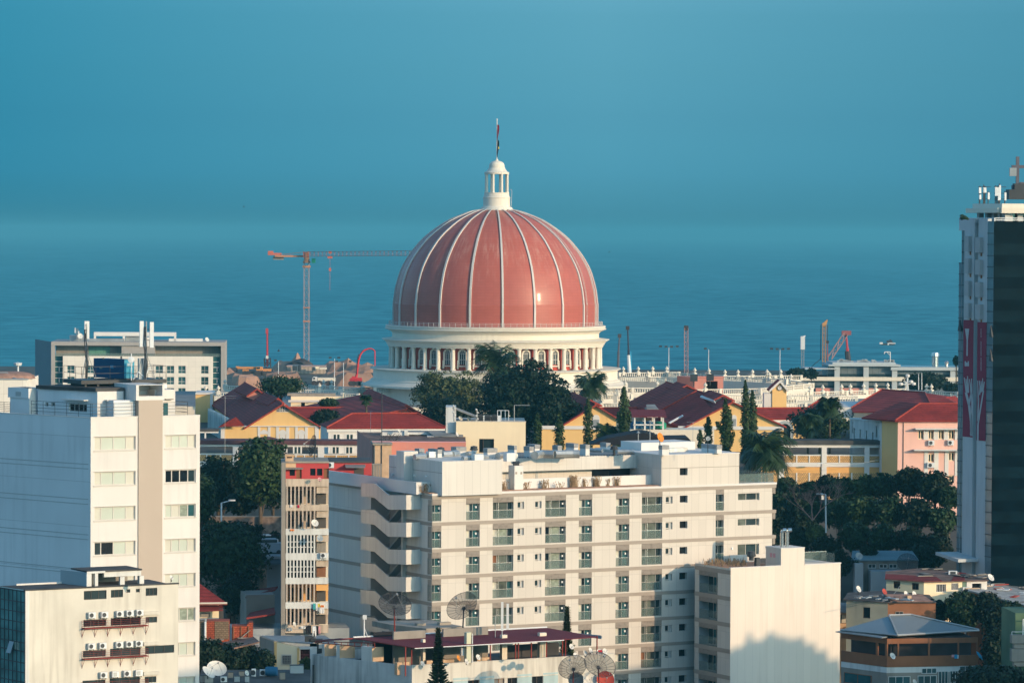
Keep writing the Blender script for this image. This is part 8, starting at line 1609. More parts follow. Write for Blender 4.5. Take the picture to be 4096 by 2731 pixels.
# ================================================================== unseen blocks added outside the frame to cast shade on the lower parts
def offblock(name,label,tx,ty,q0,q1,zt_,L,D_=14):
    """block whose shadow top reaches height zt_ at plan point (tx,ty)"""
    hd=Vector((SD.x,SD.y,0)).normalized(); pr=Vector((-hd.y,hd.x,0)); base=hd*(Vector((tx,ty,0)).dot(hd)+L); top=zt_+L*math.tan(SUN_EL); o_=thing(name,label,'building',base+pr*((q0+q1)/2)); c=base+pr*((q0+q1)/2)+hd*D_/2; rot=math.atan2(pr.y,pr.x)
    part('walls',MB().box((c.x,c.y,top/2-1),(q1-q0,D_,top+2),rot=rot),'white_wall',o_); part('block_cap',MB().box((c.x,c.y,top+.25),(q1-q0+.4,D_+.4,.5),rot=rot),'concrete',o_)
    return o_
offblock('shade_block','unseen block added to the right to shade the brown building',52,412,333,370.5,17.0,190)
def stepblock(name,label,pl,steps,L,D_=12):  # added shadow caster, step heights shaped from the wanted shadow edge
    hd=Vector((SD.x,SD.y,0)).normalized(); pr=Vector((-hd.y,hd.x,0)); pts_=[pl.pt(*pl.hit(*p)) for p in steps]; o_=thing(name,label,'building',pts_[0]+hd*L)
    for i in range(len(pts_)-1):
        a,b=pts_[i],pts_[i+1]; qa,qb=a.dot(pr),b.dot(pr); ha=hd*(a.dot(hd)+L); La=L; top=(a.z+b.z)/2+L*math.tan(SUN_EL)*.999; c=hd*(a.dot(hd)+L+D_/2)+pr*((qa+qb)/2); rot=math.atan2(pr.y,pr.x)
        part('walls' if i == 0 else 'shadow_step',MB().box((c.x,c.y,top/2-1),(abs(qb-qa),D_-.01*i,top+2),rot=rot),'white_wall',o_)
stepblock('shade_block','unseen block added to the right, stepped so its shadow climbs the cream end block',WP,[(2700,2640),(2860,2625),(2926,2592),(2970,2584),(2984,2560),(2990,2528),(3004,2524),(3010,2562),(3060,2556),(3074,2520),(3092,2524),(3110,2545),(3150,2544),(3220,2562),(3262,2585),(3310,2615),(3362,2655),(3420,2690)],150)
offblock('shade_block','unseen block added to shade the foot of the white office tower',-29,342,246,276,20.8,160)
# ================================================================== vegetation
def leafmesh(name,pts,nrm,size,mat,parent,asp=1.6,rng=None,extra=None):
    rng=rng or np.random.default_rng(1); n=len(pts); nrm=nrm+rng.normal(0,.55,(n,3)); nrm /= np.linalg.norm(nrm,axis=1)[:,None]+1e-9
    r=rng.normal(0,1,(n,3)); u=np.cross(nrm,r); u /= np.linalg.norm(u,axis=1)[:,None]+1e-9; v=np.cross(nrm,u); s=size*rng.uniform(.55,1.25,(n,1))
    a=pts-u*s*asp*.5; b=pts+v*s*.5; c=pts+u*s*asp*.5; d=pts-v*s*.5; vs=np.stack([a,b,c,d],1).reshape(-1,3)
    I=np.array(ORG[parent.name].inverted()); vs=vs@I[:3,:3].T+I[:3,3]
    me=bpy.data.meshes.new(name); me.vertices.add(4*n); me.vertices.foreach_set('co',vs.astype(np.float32).ravel()); me.loops.add(4*n); me.loops.foreach_set('vertex_index',np.arange(4*n,dtype=np.int32)); me.polygons.add(n); me.polygons.foreach_set('loop_start',np.arange(0,4*n,4,dtype=np.int32)); me.update(calc_edges=True)
    me.materials.append(MT(mat)); o_=bpy.data.objects.new(name,me); COL.objects.link(o_); o_.parent=parent; ORG[o_.name]=ORG[parent.name]; return o_
def sphere(n,rng):
    v=rng.normal(0,1,(n,3)); return v/np.linalg.norm(v,axis=1)[:,None]
def tree(label,px,ptop,pbot,wpx,D,mat='leaf',seed=1,base=None,leaf=.42,dens=1.0,clumps=46,lobes=None,cr=.26,group=None,name='tree',cat='tree',trunk_r=None,bark='bark',flat=1.0,depth=.8):
    """broadleaf tree; crown spans ptop..pbot (pixels) and wpx wide"""
    rng=np.random.default_rng(seed); c=P(px,(ptop+pbot)/2,D); rz=(P(px,ptop,D).z-P(px,pbot,D).z)/2; rx=wpx/2*D/FPX; ry=rx*depth; gz=ground_z(c.x,D)-.3 if base is None else base
    root=thing(name,label,cat,(c.x,c.y,min(gz,c.z-rz)),0,group); pts=[]; nr=[]
    cen=np.array(c); R3=np.array([rx,ry,rz]); cs=[]
    d=sphere(clumps,rng); d[:,2]=np.where(d[:,2] < -.35,-d[:,2]*.6,d[:,2]); rad=rng.uniform(.45,.98,clumps)*(1+.22*np.sin(d[:,0]*5+seed)*np.cos(d[:,2]*4+seed*1.7))
    for i in range(clumps):
        cc=cen+d[i]*R3*rad[i]; r=(cr*rng.uniform(.45,1.3))*min(rx,max(rz,rx*.5)); cs.append((cc,r))
    cs.append((cen,min(rx,rz)*.6))
    for cc,r in cs:
        n=int(dens*2.6*(r/leaf)**2*3.2); n=max(20,min(n,900)); s=sphere(n,rng); s[:,2]=np.where(s[:,2] < -.4,-s[:,2],s[:,2]); rr=r*rng.uniform(.5,1.25,(n,1)); p=cc+s*rr*np.array([1.15,1,.7*flat]); pts.append(p); nr.append(s)
    n=int(clumps*22*dens); s=sphere(n,rng); p=cen+s*R3*rng.uniform(.7,1.12,(n,1)); pts.append(p); nr.append(s)
    n0=sum(len(p) for p in pts); k=int(260*dens*(1+rx/4)); s=sphere(k,rng); pts.append(cen+s*R3*np.cbrt(rng.uniform(.02,1,(k,1)))*.80); nr.append(s)   # larger leaf sprays fill the inside
    pts=np.concatenate(pts); nr=np.concatenate(nr); sz=np.full((len(pts),1),leaf); sz[n0:]*=2.6; leafmesh('crown',pts,nr,sz,mat,root,rng=rng)
    mb=MB(); b=Vector((c.x,c.y,min(gz,c.z-rz-.5))); tr=trunk_r or max(.15,rx*.07); tp=Vector((c.x,c.y,c.z-rz*.2)); mb.cyl(b,tp,tr*1.3,tr*.7,8)
    for i in range(8): e=cs[(i*5) % len(cs)][0]; st=b.lerp(tp,.55+.05*i); mb.cyl(st,Vector(e),tr*.45,tr*.12,5)
    part('trunk',mb,bark,root); return root
def column_tree(label,px,ptop,pbot,wpx,D,seed,mat='leaf_col',lean=0,group='columnar trees on the hospital lawn',forks=()):
    rng=np.random.default_rng(seed); top=P(px+lean,ptop,D); bot=P(px,pbot,D); H_=top.z-bot.z; w_=wpx/2*D/FPX; gz=ground_z(bot.x,D)-.3; root=thing('columnar_tree',label,'tree',(bot.x,bot.y,gz),0,group); pts=[]; nr=[]
    stems=[(top,bot,w_)]+[(P(fx,fy,D),P(px,fb,D),fw/2*D/FPX) for fx,fy,fb,fw in forks]
    for (tp,bt,ww) in stems:
        h=tp.z-bt.z; k=int(h/.42)
        for i in range(k):
            f=i/k; z=bt.z+h*f; r=ww*(min(1,(1-f)*3.2+.12))*(.65+.35*math.sin(i*1.9+seed)**2+.1*rng.uniform(-1,1)); c=np.array([bt.x+(tp.x-bt.x)*f,bt.y,z]); n=int(46+r*36)
            a=rng.uniform(0,6.283,n); rr=r*rng.uniform(.35,1.1,n); p=np.stack([c[0]+np.cos(a)*rr,c[1]+np.sin(a)*rr,c[2]-rr*.35+rng.uniform(-.35,.35,n)],1); pts.append(p); nr.append(np.stack([np.cos(a),np.sin(a),np.full(n,.5)],1))
    leafmesh('crown',np.concatenate(pts),np.concatenate(nr),.26,mat,root,asp=2.0,rng=rng); part('trunk',MB().cyl((bot.x,bot.y,gz),top-Vector((0,0,H_*.1)),.18,.05,6),'bark',root); return root
def palm(label,px,py,D,r,nf,seed,base=None,mat='leaf_palm',droop=1.0,group=None,trunk=True,lean=(0,0),wid=.55,name='palm_tree'):
    rnd=random.Random(seed); c=P(px,py,D); gz=ground_z(c.x,D)-.3 if base is None else base; root=thing(name,label,'palm tree',(c.x-lean[0],c.y,gz),0,group)
    b=Vector((c.x-lean[0],c.y,gz)); pts_=[b.lerp(c,i/6)+Vector((math.sin(i*.5)*.12,0,0)) for i in range(6)]+[c]; mb=MB()
    for i in range(6): mb.cyl(pts_[i],pts_[i+1],.26-.02*i,.24-.02*i,8)
    if trunk: part('trunk',mb,'bark',root)
    for i in range(nf):
        mb=MB(); a=2*math.pi*i/nf+rnd.uniform(-.2,.2); el=rnd.choice([1.25,1.0,.75,.5,.2,-.1])+rnd.uniform(-.1,.1); L_=r*rnd.uniform(.85,1.1); prev=c; n=12; dr=Vector((math.cos(a),math.sin(a)*.9,0)); up=math.tan(min(el,1.3)); d=(dr+Vector((0,0,up))).normalized(); sp_=[]
        for k in range(n+1):
            sp_.append(prev.copy()); prev=prev+d*(L_/n); d=(d+Vector((0,0,-.16*droop))).normalized()
        for k in range(n): mb.cyl(sp_[k],sp_[k+1],.045*(1-k/n)+.012,.04*(1-(k+1)/n)+.012,3,0,False)
        side=Vector((-dr.y,dr.x,0)).normalized()
        for k in range(1,n+1):
            f=k/n; ll=r*wid*math.sin(math.pi*min(.97,f*.86+.12))*.9; t_=(sp_[k]-sp_[k-1]).normalized()
            for s_ in (-1,1):
                for h_ in (0,.5):
                    q0=sp_[k-1].lerp(sp_[k],h_); tip=q0+side*s_*ll*rnd.uniform(.8,1.05)+t_*ll*.55+Vector((0,0,-ll*rnd.uniform(.35,.75)*droop)); w2=t_*.1; mb.quad(q0-w2,q0+w2,tip+w2*.25,tip-w2*.25)
        part('frond',mb,mat,root)
    return root
def norfolk(label,px,ptop,pbot,wbot,D,seed,base=0):
    rnd=random.Random(seed); top=P(px,ptop,D); bot=P(px,pbot,D); root=thing('norfolk_pine',label,'pine tree',(bot.x,bot.y,base)); h=top.z-bot.z; part('trunk',MB().cyl((bot.x,bot.y,base),top,.2,.04,6),'bark',root); mb=MB(); rb=wbot/2*D/FPX; z=bot.z; k=0; step=h/26
    while z < top.z-.05:
        f=(z-bot.z)/h; r=rb*((1-f)*.62+.40*max(0,(.5-f)/.5))*(.85+.15*math.sin(k*1.7))+.1; n=6 if f < .8 else 5
        for i in range(n):
            a=2*math.pi*(i+.5*(k%2))/n+rnd.uniform(-.15,.15); rr=r*rnd.uniform(.8,1.1); p0=Vector((bot.x+(top.x-bot.x)*f,bot.y,z)); d=Vector((math.cos(a),math.sin(a),0)); p1=p0+d*rr*.6+Vector((0,0,-rr*.12)); p2=p0+d*rr+Vector((0,0,rr*.10)); mb.cyl(p0,p1,.05,.05,3,0,False).cyl(p1,p2,.07,.03,3,0,False)
            sd_=Vector((-d.y,d.x,0))
            for j in range(9):
                g=.2+.8*j/8; q0=p0.lerp(p1,g/.6) if g < .6 else p1.lerp(p2,(g-.6)/.4); ll=.36*(1-f*.3)*(1.1-g*.5)+.09
                for s_ in (-1,1): e=q0+sd_*s_*ll+d*ll*.5+Vector((0,0,ll*.35)); w2=d*.06; mb.quad(q0-w2,q0+w2,e+w2*.5,e-w2*.5); e2=q0+Vector((0,0,ll*.7))+d*ll*.3; mb.quad(q0-w2,q0+w2,e2+w2*.5,e2-w2*.5)
        z+=step*(1.05-.35*f); k+=1
    part('crown',mb,'leaf_pine',root); return root
# centre
tree('light green willowy tree in front of the left part of the dome drum',1798,1478,1720,300,712,'leaf_willow',1,leaf=.30,clumps=60,dens=1.2)
tree('dark mass of a broad tree below the light willowy tree',1800,1570,1760,250,690,'leaf_dark',2,leaf=.40)
tree('great dark round tree hiding the middle of the drum of the red dome',2085,1458,1790,360,655,'leaf_dark',3,leaf=.42,clumps=120,cr=.22,dens=1.3)
tree('right shoulder tree of the great dark clump, reaching the arched hall',2215,1510,1790,180,650,'leaf_dark',4,leaf=.40,clumps=44)
palm('fan of palm fronds rising above the great dark tree before the drum',1985,1462,690,6.4,24,5,droop=1.0,wid=.62)
palm('tall royal palm standing before the right part of the plinth',2367,1540,700,4.0,28,6,droop=.95,wid=.6)
palm('small palm with a thin trunk in front of the left dark tiled roofs',*z1(2215,665),660,1.5,16,7,droop=.9)
palm('short bushy palm between the two first columnar trees',*cI(470,1290),600,2.9,18,8,droop=.8); palm('low palm crown right of the short bushy palm',*cI(600,1330),598,2.4,14,9,droop=.9)
tree('spreading feathery tree behind the left gabled hall',*z1(1080,330)[:1],z1(0,345)[1],z1(0,620)[1],200,745,'leaf',10,leaf=.34,clumps=50,dens=.85,cr=.2,flat=.7)
tree('small leafy tree in front of the flat yellow block',z1(1715,0)[0],z1(0,648)[1],z1(0,770)[1],80,700,'leaf',11,leaf=.3,clumps=26)
tree('round dark tree beside the white house with the scarlet roof',z1(1675,0)[0],z1(0,790)[1],z1(0,1010)[1],112,672,'leaf_dark',12,leaf=.34,clumps=40); tree('dark ivy clad tree trunk between the gabled hall and the white house',z1(1635,0)[0],z1(0,960)[1],z1(0,1230)[1],34,668,'leaf_dark',13,leaf=.3,clumps=20)
# columnar trees
col=[('leftmost slim columnar tree, low before the great dark tree',2150,1650,1830,40,570,1),('second slim columnar tree before the great dark tree',2237,1645,1830,44,570,2),('columnar tree in front of the arched niche hall',cI(262,0)[0],cI(0,890)[1],cI(0,1440)[1],44,575,3),('small columnar tree with a pointed tip beside the drum antenna',cI(1540,0)[0],cI(0,1240)[1],cI(0,1480)[1],24,560,4),('short columnar tree in front of the widest hall',cI(1635,0)[0],cI(0,1090)[1],cI(0,1440)[1],36,565,5),
       ('tallest columnar tree of the right hand pair',cI(2058,0)[0],cI(0,680)[1],cI(0,1600)[1],40,560,6),('right one of the tall pair of columnar trees',cI(2135,0)[0],cI(0,795)[1],cI(0,1500)[1],44,564,7)]
for l,x,yt,yb,w_,D,s_ in col: column_tree(l,x,yt,yb,w_,D,s_)
column_tree('stout columnar tree with side shoots in front of the linking roof',cI(672,0)[0],cI(0,755)[1],cI(0,1320)[1],50,585,8,forks=[(cI(600,0)[0],cI(0,1040)[1],cI(0,1290)[1],30),(cI(745,0)[0],cI(0,1030)[1],cI(0,1300)[1],32)])
column_tree('forked columnar tree in front of the right niche of the widest hall',cI(1830,0)[0],cI(0,890)[1],cI(0,1500)[1],46,560,9,forks=[(cI(1720,0)[0],cI(0,1140)[1],cI(0,1330)[1],26),(cI(1880,0)[0],cI(0,1010)[1],cI(0,1500)[1],40),(cI(1930,0)[0],cI(0,1260)[1],cI(0,1500)[1],26)])
tree('dark shrubs at the foot of the tall pair of columnar trees',cI(2150,0)[0],cI(0,1380)[1],cI(0,1600)[1],90,556,'leaf_dark',19,leaf=.3,clumps=30,name='shrub',cat='shrub')
# coconut palms on the right
palm('leaning coconut palm beside the right end of the long white block',*cL(60,1560),493,5.0,24,14,droop=1.15,base=8,lean=(-1,0)); palm('lower coconut palm fronds left of the leaning coconut palm',cI(2260,0)[0],cI(0,1480)[1],515,4.0,18,15,droop=1.2,base=8)
tree('leafy tree with a shaggy palm in it, beside the pale walled wing',cL(690,0)[0],cL(0,1060)[1],cL(0,1480)[1],245,610,'leaf',16,leaf=.36,clumps=70); palm('shaggy fan palm on the left side of the leafy tree',cL(540,0)[0],cL(0,1230)[1],600,3.2,22,17,droop=1.3,wid=.7); palm('fan palm crown on top of the leafy tree',cL(790,0)[0],cL(0,1060)[1],606,2.8,20,18,droop=1.1,wid=.7)
tree('dark round tree before the far waterfront building',cL(1880,0)[0],cL(0,690)[1],cL(0,900)[1],175,960,'leaf_dark',20,leaf=.6,base=4); tree('dark bush beside the dark tower at the waterfront',cL(2190,0)[0],cL(0,830)[1],cL(0,900)[1],60,960,'leaf_dark',21,leaf=.6,clumps=24,base=4)
tree('low dark trees left of the waterfront building canopy',cL(430,0)[0],cL(0,648)[1],cL(0,740)[1],85,1050,'leaf_dark',22,leaf=.6,clumps=30,base=4); tree('low dark tree under the waterfront building canopy',cL(590,0)[0],cL(0,650)[1],cL(0,740)[1],40,1060,'leaf_dark',23,leaf=.6,clumps=20,base=4)
# wooded slope on the right : individual crowns
rg=np.random.default_rng(77); names_=[('pale mottled tree on the wooded slope under the pink building','leaf'),('deep green tree on the wooded slope under the gallery','leaf_dark')]
slope=[(130,680,300,560,'leaf_dark','dark tree right beside the end of the long white block, upper'),(230,960,330,540,'leaf_dark','black green tree beside the end of the long white block, middle'),(300,590,260,562,'leaf_mid','light green bush under the orange pierced screen'),(560,640,280,556,'leaf','mid green tree under the second bay of the gallery'),(760,560,240,556,'leaf_dark','dark palm like crown left of the bright bush under the gallery'),
         (960,600,330,552,'leaf_mid','bright feathery tree under the third bay of the gallery'),(1200,580,330,550,'leaf_mid','feathery tree at the centre of the wooded slope top'),(1420,560,300,548,'leaf','tree below the pale walled wing'),(1700,500,380,545,'leaf_dark','big dark tree under the left side of the pink building'),(2000,560,420,542,'leaf_dark','big dark tree under the windows of the pink building'),(2160,700,260,540,'leaf','drooping tree against the dark tower'),
         (900,850,380,535,'leaf','broad green tree right of the lamp post'),(1180,830,380,532,'leaf_mid','broad yellow green tree in the middle of the wooded slope'),(1480,840,380,530,'leaf','broad tree right of the middle of the wooded slope'),(1800,860,380,528,'leaf_dark','broad dark tree on the right of the wooded slope'),(2080,940,330,526,'leaf','tree at the foot of the dark tower, upper'),
         (420,1180,360,520,'leaf_dark','dark tree behind the flues of the end block'),(640,1120,220,518,'leaf_light','small yellow green palm like bush below the lamp post'),(760,1280,340,515,'leaf_dark','dark tree right of the glass terrace screen'),(1080,1120,360,516,'leaf','low tree left of the foot of the slope'),(1400,1140,360,514,'leaf','low tree at the foot of the slope'),(1700,1180,340,512,'leaf_dark','dark low tree at the foot of the slope'),(2000,1260,380,510,'leaf_dark','black tree in front of the tower base'),(1850,1400,420,506,'leaf_dark','black tree over the patchwork roofs'),
         (250,760,260,548,'leaf','small tree against the right end of the long white block, under the gallery'),(430,800,260,546,'leaf_dark','dark round bush behind the bare pinkish tree'),(640,860,260,538,'leaf','tree between the bare pinkish tree and the lamp post'),(120,1180,260,530,'leaf_dark','dark tree low beside the end of the long white block'),(500,1000,300,530,'leaf_dark','dark tree under the bare pinkish tree'),
         (880,1440,330,500,'leaf_dark','dark tree right of the cream end block corner'),(1240,1320,170,503,'leaf_dark','dark slim tree above the long pale blue roof')]
for i,(x,y,w_,D,m_,l) in enumerate(slope): cx_,cy_=cM(x,y); tree(l,cx_,cy_-w_/2.851*.28,cy_+w_/2.851*.62,w_/2.851,D,m_,100+i,leaf=.36,clumps=46,dens=.9,base=10,depth=.7)
# bare pinkish tree
def bare(label,px,py,D,h,seed):
    rnd=random.Random(seed); b=P(px,py,D); root=thing('bare_tree',label,'tree',b); mb=MB();
    def br(p,d,L_,r,lv):
        e=p+d*L_; mb.cyl(p,e,r,r*.65,4,0,False)
        if lv == 0: return
        for i in range(rnd.choice([2,3,3])): d2=(d+Vector((rnd.uniform(-.8,.8),rnd.uniform(-.5,.5),rnd.uniform(-.25,.5)))).normalized(); br(p.lerp(e,rnd.uniform(.6,1)),d2,L_*rnd.uniform(.6,.85),r*.62,lv-1)
    br(b,Vector((-.1,0,1)).normalized(),h*.14,.13,7); br(b,Vector((-.7,0,.8)).normalized(),h*.22,.1,6); br(b,Vector((.6,0,.8)).normalized(),h*.2,.1,6); part('branches',mb,'bark_pink',root)
bare('bare pinkish tree left of the lamp post on the wooded slope',cM(600,0)[0],cM(0,1000)[1],509,11,3)
# left street trees
tree('tall bright edged tree in front of the long white gallery',cE(860,0)[0],cE(0,85)[1],cE(0,800)[1],215,500,'leaf_mid',30,leaf=.40,clumps=110,cr=.17,base=14)
tree('lower right part of the tall tree beside the shabby balcony block',cE(1010,0)[0],cE(0,120)[1],cE(0,860)[1],120,505,'leaf',31,leaf=.38,clumps=60,base=14); tree('dark tree behind the tall bright edged tree, next to the white office tower',cE(380,0)[0],cE(0,300)[1],cE(0,900)[1],230,515,'leaf_dark',32,leaf=.4,clumps=70,base=14)
tree('dark street tree close against the edge of the white office tower',cE(180,0)[0],cE(0,480)[1],cE(0,1080)[1],130,480,'leaf',33,leaf=.36,clumps=50,base=12); tree('small dark street tree by the stone wall',cE(640,0)[0],cE(0,680)[1],cE(0,920)[1],130,508,'leaf_dark',34,leaf=.36,clumps=36,base=14)
tree('vast flat topped tree below the stone wall on the left',cE(500,0)[0],cE(0,1045)[1],cF(0,520)[1],320,468,'leaf',35,leaf=.36,clumps=120,cr=.16,base=6); tree('dark upper layer of the flat topped tree under the stone wall',cE(560,0)[0],cE(0,1020)[1],cE(0,1260)[1],240,474,'leaf_dark',36,leaf=.36,clumps=50,base=6)
tree('deep shaded tree above the dark sheds',cF(620,0)[0],cF(0,330)[1],cF(0,800)[1],150,462,'leaf_dark',37,leaf=.36,clumps=46,base=4); tree('small clipped tree on the street by the stone wall',cE(1030,0)[0],cE(0,1145)[1],cE(0,1240)[1],46,490,'leaf_dark',38,leaf=.3,clumps=16,base=13)
tree('wide dark tree in front of the brick walls at the bottom left',cF(560,0)[0],cF(0,1130)[1],cF(0,1480)[1],300,376,'leaf_dark',39,leaf=.28,clumps=90,cr=.17,base=2); tree('dark bushy tree at the foot of the white office tower',cF(220,0)[0],cF(0,1060)[1],cF(0,1440)[1],150,372,'leaf_dark',40,leaf=.28,clumps=46,base=2); tree('dark tree reaching over the yellow house with its low branch',cF(900,0)[0],cF(0,1190)[1],cF(0,1420)[1],90,374,'leaf_dark',41,leaf=.26,clumps=30,base=2)
tree('sunlit yellow green shrub right of the yellow house',cF(1390,0)[0],cF(0,1290)[1],cF(0,1420)[1],44,385,'leaf_light',42,leaf=.26,clumps=16,base=2,name='shrub',cat='shrub')
# lower right trees
for i,(x,y,w_,h_,D,m_,l) in enumerate(((1650,740,420,420,454,'leaf','green tree before the rusty roofed yellow house'),(1920,700,300,330,453,'leaf_dark','tree right of the yellow house, against the tin roofs'),(1330,760,280,260,456,'leaf_dark','low tree left of the green tree before the yellow house'),(2080,900,420,560,447,'leaf_dark','dark tall tree between the brown building and the green block'),(2030,1200,360,520,443,'leaf_dark','black tree right of the brown gallery'),(2000,1530,900,330,395,'leaf_dark','large dark crown at the bottom right corner'),(2230,720,160,130,450,'leaf_dark','small dark bush over the patchwork tin roofs'))): cx_,cy_=cN(x,y); tree(l,cx_,cy_-h_/2.851/2,cy_+h_/2.851/2,w_/2.851,D,m_,60+i,leaf=.32,clumps=60,cr=.2,base=0)
norfolk('nearer norfolk pine with layered branches in front of the terrace wall',z2(2000,0)[0],z2(0,108)[1],2790,118,352,1,0); norfolk('second norfolk pine passing behind the end of the maroon canopy',cH(2190,0)[0],cH(0,695)[1],cH(0,1360)[1],76,389,2,0)
palm('tiny plant in a pot at the left corner of the dark tower roof',*cT1(240,535),484,.8,11,51,base=P(*cT1(240,548),484).z,droop=1.0,name='potted_plant')
tree('dark bush at sea level beside the dark tower edge',3826,1425,1458,14,1000,'leaf_dark',52,leaf=.5,clumps=10,base=4)
# stone retaining wall and street
q=Pl(*cE(200,1100),500,3); sw_=thing('stone_wall','rough brown stone retaining wall between the street trees on the left','wall',q.pt(10,12)); part('masonry',MB().pb(q,-8,q.t(*cE(1110,1100)),8,q.z(*cE(700,960)),-1,0),'stone_wall',sw_)
part('top_courses',MB().pb(q,-8,q.t(*cE(1110,1100)),q.z(*cE(700,960)),q.z(*cE(700,955)),-1.1,.1),'concrete',sw_)
zz=P(*cE(1000,1360),486).z; solo('street',MB().quad(P(*cE(600,1500),474)*1+Vector((0,0,0)),P(*cE(1120,1500),474),P(*cE(1120,1180),495),P(*cE(600,1180),495)),'asphalt',kind='structure')
# ================================================================== construction shore
def pz(q,x,y,D): return P(*q(x,y),D)
# tower crane
D=1560; b=pz(cR,645,1465,D); top=pz(cR,645,290,D); tc=thing('tower_crane','tall orange grey tower crane with a long lattice jib on the shore behind the dome','tower crane',b)
part('mast',MB().truss(b-Vector((0,0,3)),top,2.1,2.6,.15),'crane_grey',tc); part('mast_collars',MB().box(pz(cR,645,332,D),(3.2,3,.9)).box(pz(cR,645,955,D-.5),(2.9,2.8,.5)).box(pz(cR,645,800,D-.5),(2.8,2.8,.4)),'crane_orange',tc)
part('slewing_unit',MB().lathe(pz(cR,645,290,D),[(1.6,0),(1.6,.6),(1.2,1.0),(1.0,4.2),(1.4,4.6)],12),'crane_orange',tc); a0=pz(cR,615,230,D); a1=pz(cR,660,160,D); part('tower_head',MB().truss(pz(cR,640,225,D),pz(cR,637,160,D),2.0,2,.16),'crane_red2',tc)
j0,j1=pz(cR,665,190,D),pz(cR,1895,178,1510); part('jib',MB().truss(j0,j1,1.9,2.6,.09),'crane_red2',tc); k0,k1=pz(cR,615,222,D),pz(cR,290,203,D+6); part('counter_jib',MB().box((k0+k1)/2,(abs(k1.x-k0.x),1.4,.8)).cyl(pz(cR,640,165,D),pz(cR,350,195,D+5),.09),'crane_orange',tc)
part('counterweight',MB().box(pz(cR,325,232,D+5),(4.4,1.8,1.6)),'taupe',tc); part('winch',MB().box(pz(cR,235,178,D+6),(2.2,1.8,1.8)).box(pz(cR,310,188,D+6),(3.6,1.4,.9)),'crane_red2',tc); part('cabin',MB().box(pz(cR,725,265,D-2),(1.5,1.5,1.9)),'tank_green',tc); part('trolley',MB().box(pz(cR,912,225,D-2),(2,1.5,1.0)).box(pz(cR,915,170,D-2),(1.3,1,1.0)),'crane_red2',tc)
part('hook_block',MB().box(pz(cR,912,365,D-2),(.9,.5,1.3)).cyl(pz(cR,912,365,D-2),pz(cR,912,235,D-2),.05).cyl(pz(cR,912,365,D-2),pz(cR,910,600,D-2),.06),'crane_red2',tc)
c=pz(z1,1422,345,1500); cb2=thing('formwork_block','pale timber clad block at the foot of the tower crane','block',c); t_=pz(z1,1422,210,1500); part('block',MB().box((c+t_)/2,(15.2,8,t_.z-c.z)),'plywood',cb2); part('top_rail',MB().box(t_,(15.8,8.4,.5)),'crane_grey',cb2)
for i,(x0,x1,yt,yb,m_,l) in enumerate(((1238,1308,200,275,'cont_blue','blue grey shipping container left of the timber clad block'),(1312,1345,200,280,'metal_dark','dark container standing between the blue grey container and the timber block'),(1500,1545,225,275,'cont_blue','small dark container right of the timber clad block'),(1530,1590,208,245,'yellow_pale','cream tarpaulin heap right of the crane foot'),(1600,1690,215,255,'cream','larger cream tarpaulin heap on the dirt'),(1865,1950,255,290,'machine_dark','dark low machine on the dirt mound'))):
    a=pz(z1,x0,yb,1490); b_=pz(z1,x1,yt,1490); o_=thing('container' if i < 3 else ('tarpaulin_heap' if i < 5 else 'machine'),l,'container' if i < 3 else ('heap' if i < 5 else 'machine'),Vector(((a.x+b_.x)/2,a.y,a.z))); h=b_.z-a.z
    if i < 3: part('body',MB().box(((a.x+b_.x)/2,a.y,a.z+h/2),(b_.x-a.x,5,h)),m_,o_); part('door',MB().box(((a.x+b_.x)/2,a.y-2.6,a.z+h/2),((b_.x-a.x)*.8,.1,h*.85)),'metal_dark',o_)
    else: mb=MB(); rockpile(mb,(a.x+b_.x)/2,a.y,a.z,h*.8,i); mb.box(((a.x+b_.x)/2,a.y,a.z+h*.3),((b_.x-a.x),3,h*.6)); part('body',mb,m_,o_)
# truck crane
D=1440; tk=thing('mobile_crane','orange truck crane with its boom folded forward on the dirt','truck crane',pz(z1,750,310,D)); g=lambda x,y,d=0: pz(z1,x,y,D+d)
def zbox(q,x0,x1,y0,y1,D,d_=3): a,b_=pz(q,x0,y1,D),pz(q,x1,y0,D); return ((a+b_)/2,(abs(b_.x-a.x),d_,abs(b_.z-a.z)))
part('chassis',MB().box(*zbox(z1,575,950,280,312,D,3.5)),'machine_dark',tk); part('boom',MB().box(*zbox(z1,500,770,222,250,D-1,1.5)).box(*zbox(z1,480,520,215,235,D-1,1.6)),'crane_yel2',tk); part('cab',MB().box(*zbox(z1,752,838,220,272,D-1.5,2.6)).box(*zbox(z1,570,650,258,300,D-1.2,2.6)),'crane_yel2',tk); part('counterweight',MB().box(*zbox(z1,845,950,250,282,D,3)),'crane_yel2',tk); part('hook',MB().cyl(g(495,235),g(495,285),.2).cyl(g(495,285),g(440,270),.15),'machine_dark',tk)
for x in (600,640,760,800,850,900): part('wheel',MB().lathe(g(x,312,-2.4),[(0,0),(1.0,0),(1.05,.3),(1.05,.8),(0,.8)],12,ax=(0,-1,0)),'machine_dark',tk)
part('windscreen',MB().box(*zbox(z1,762,800,226,250,D-3,.1)),'glass',tk)
# piling rig
D=1500; pr_=thing('piling_rig','red piling rig mast standing behind the orange truck crane','piling rig',pz(cD,938,620,D)); part('mast',MB().cyl(pz(cD,938,620,D),pz(cD,936,225,D),.42,.34,6).box(pz(cD,935,210,D),(1.0,.8,2.2)),'crane_red',pr_); part('rotary_head',MB().box(*zbox(cD,924,950,490,525,D,2)),'white_plain',pr_); part('base',MB().truss(pz(cD,945,640,D),pz(cD,938,520,D),2.4,2,.25),'machine_dark',pr_); part('cable',MB().cyl(pz(cD,950,225,D),pz(cD,950,600,D),.1),'machine_dark',pr_)
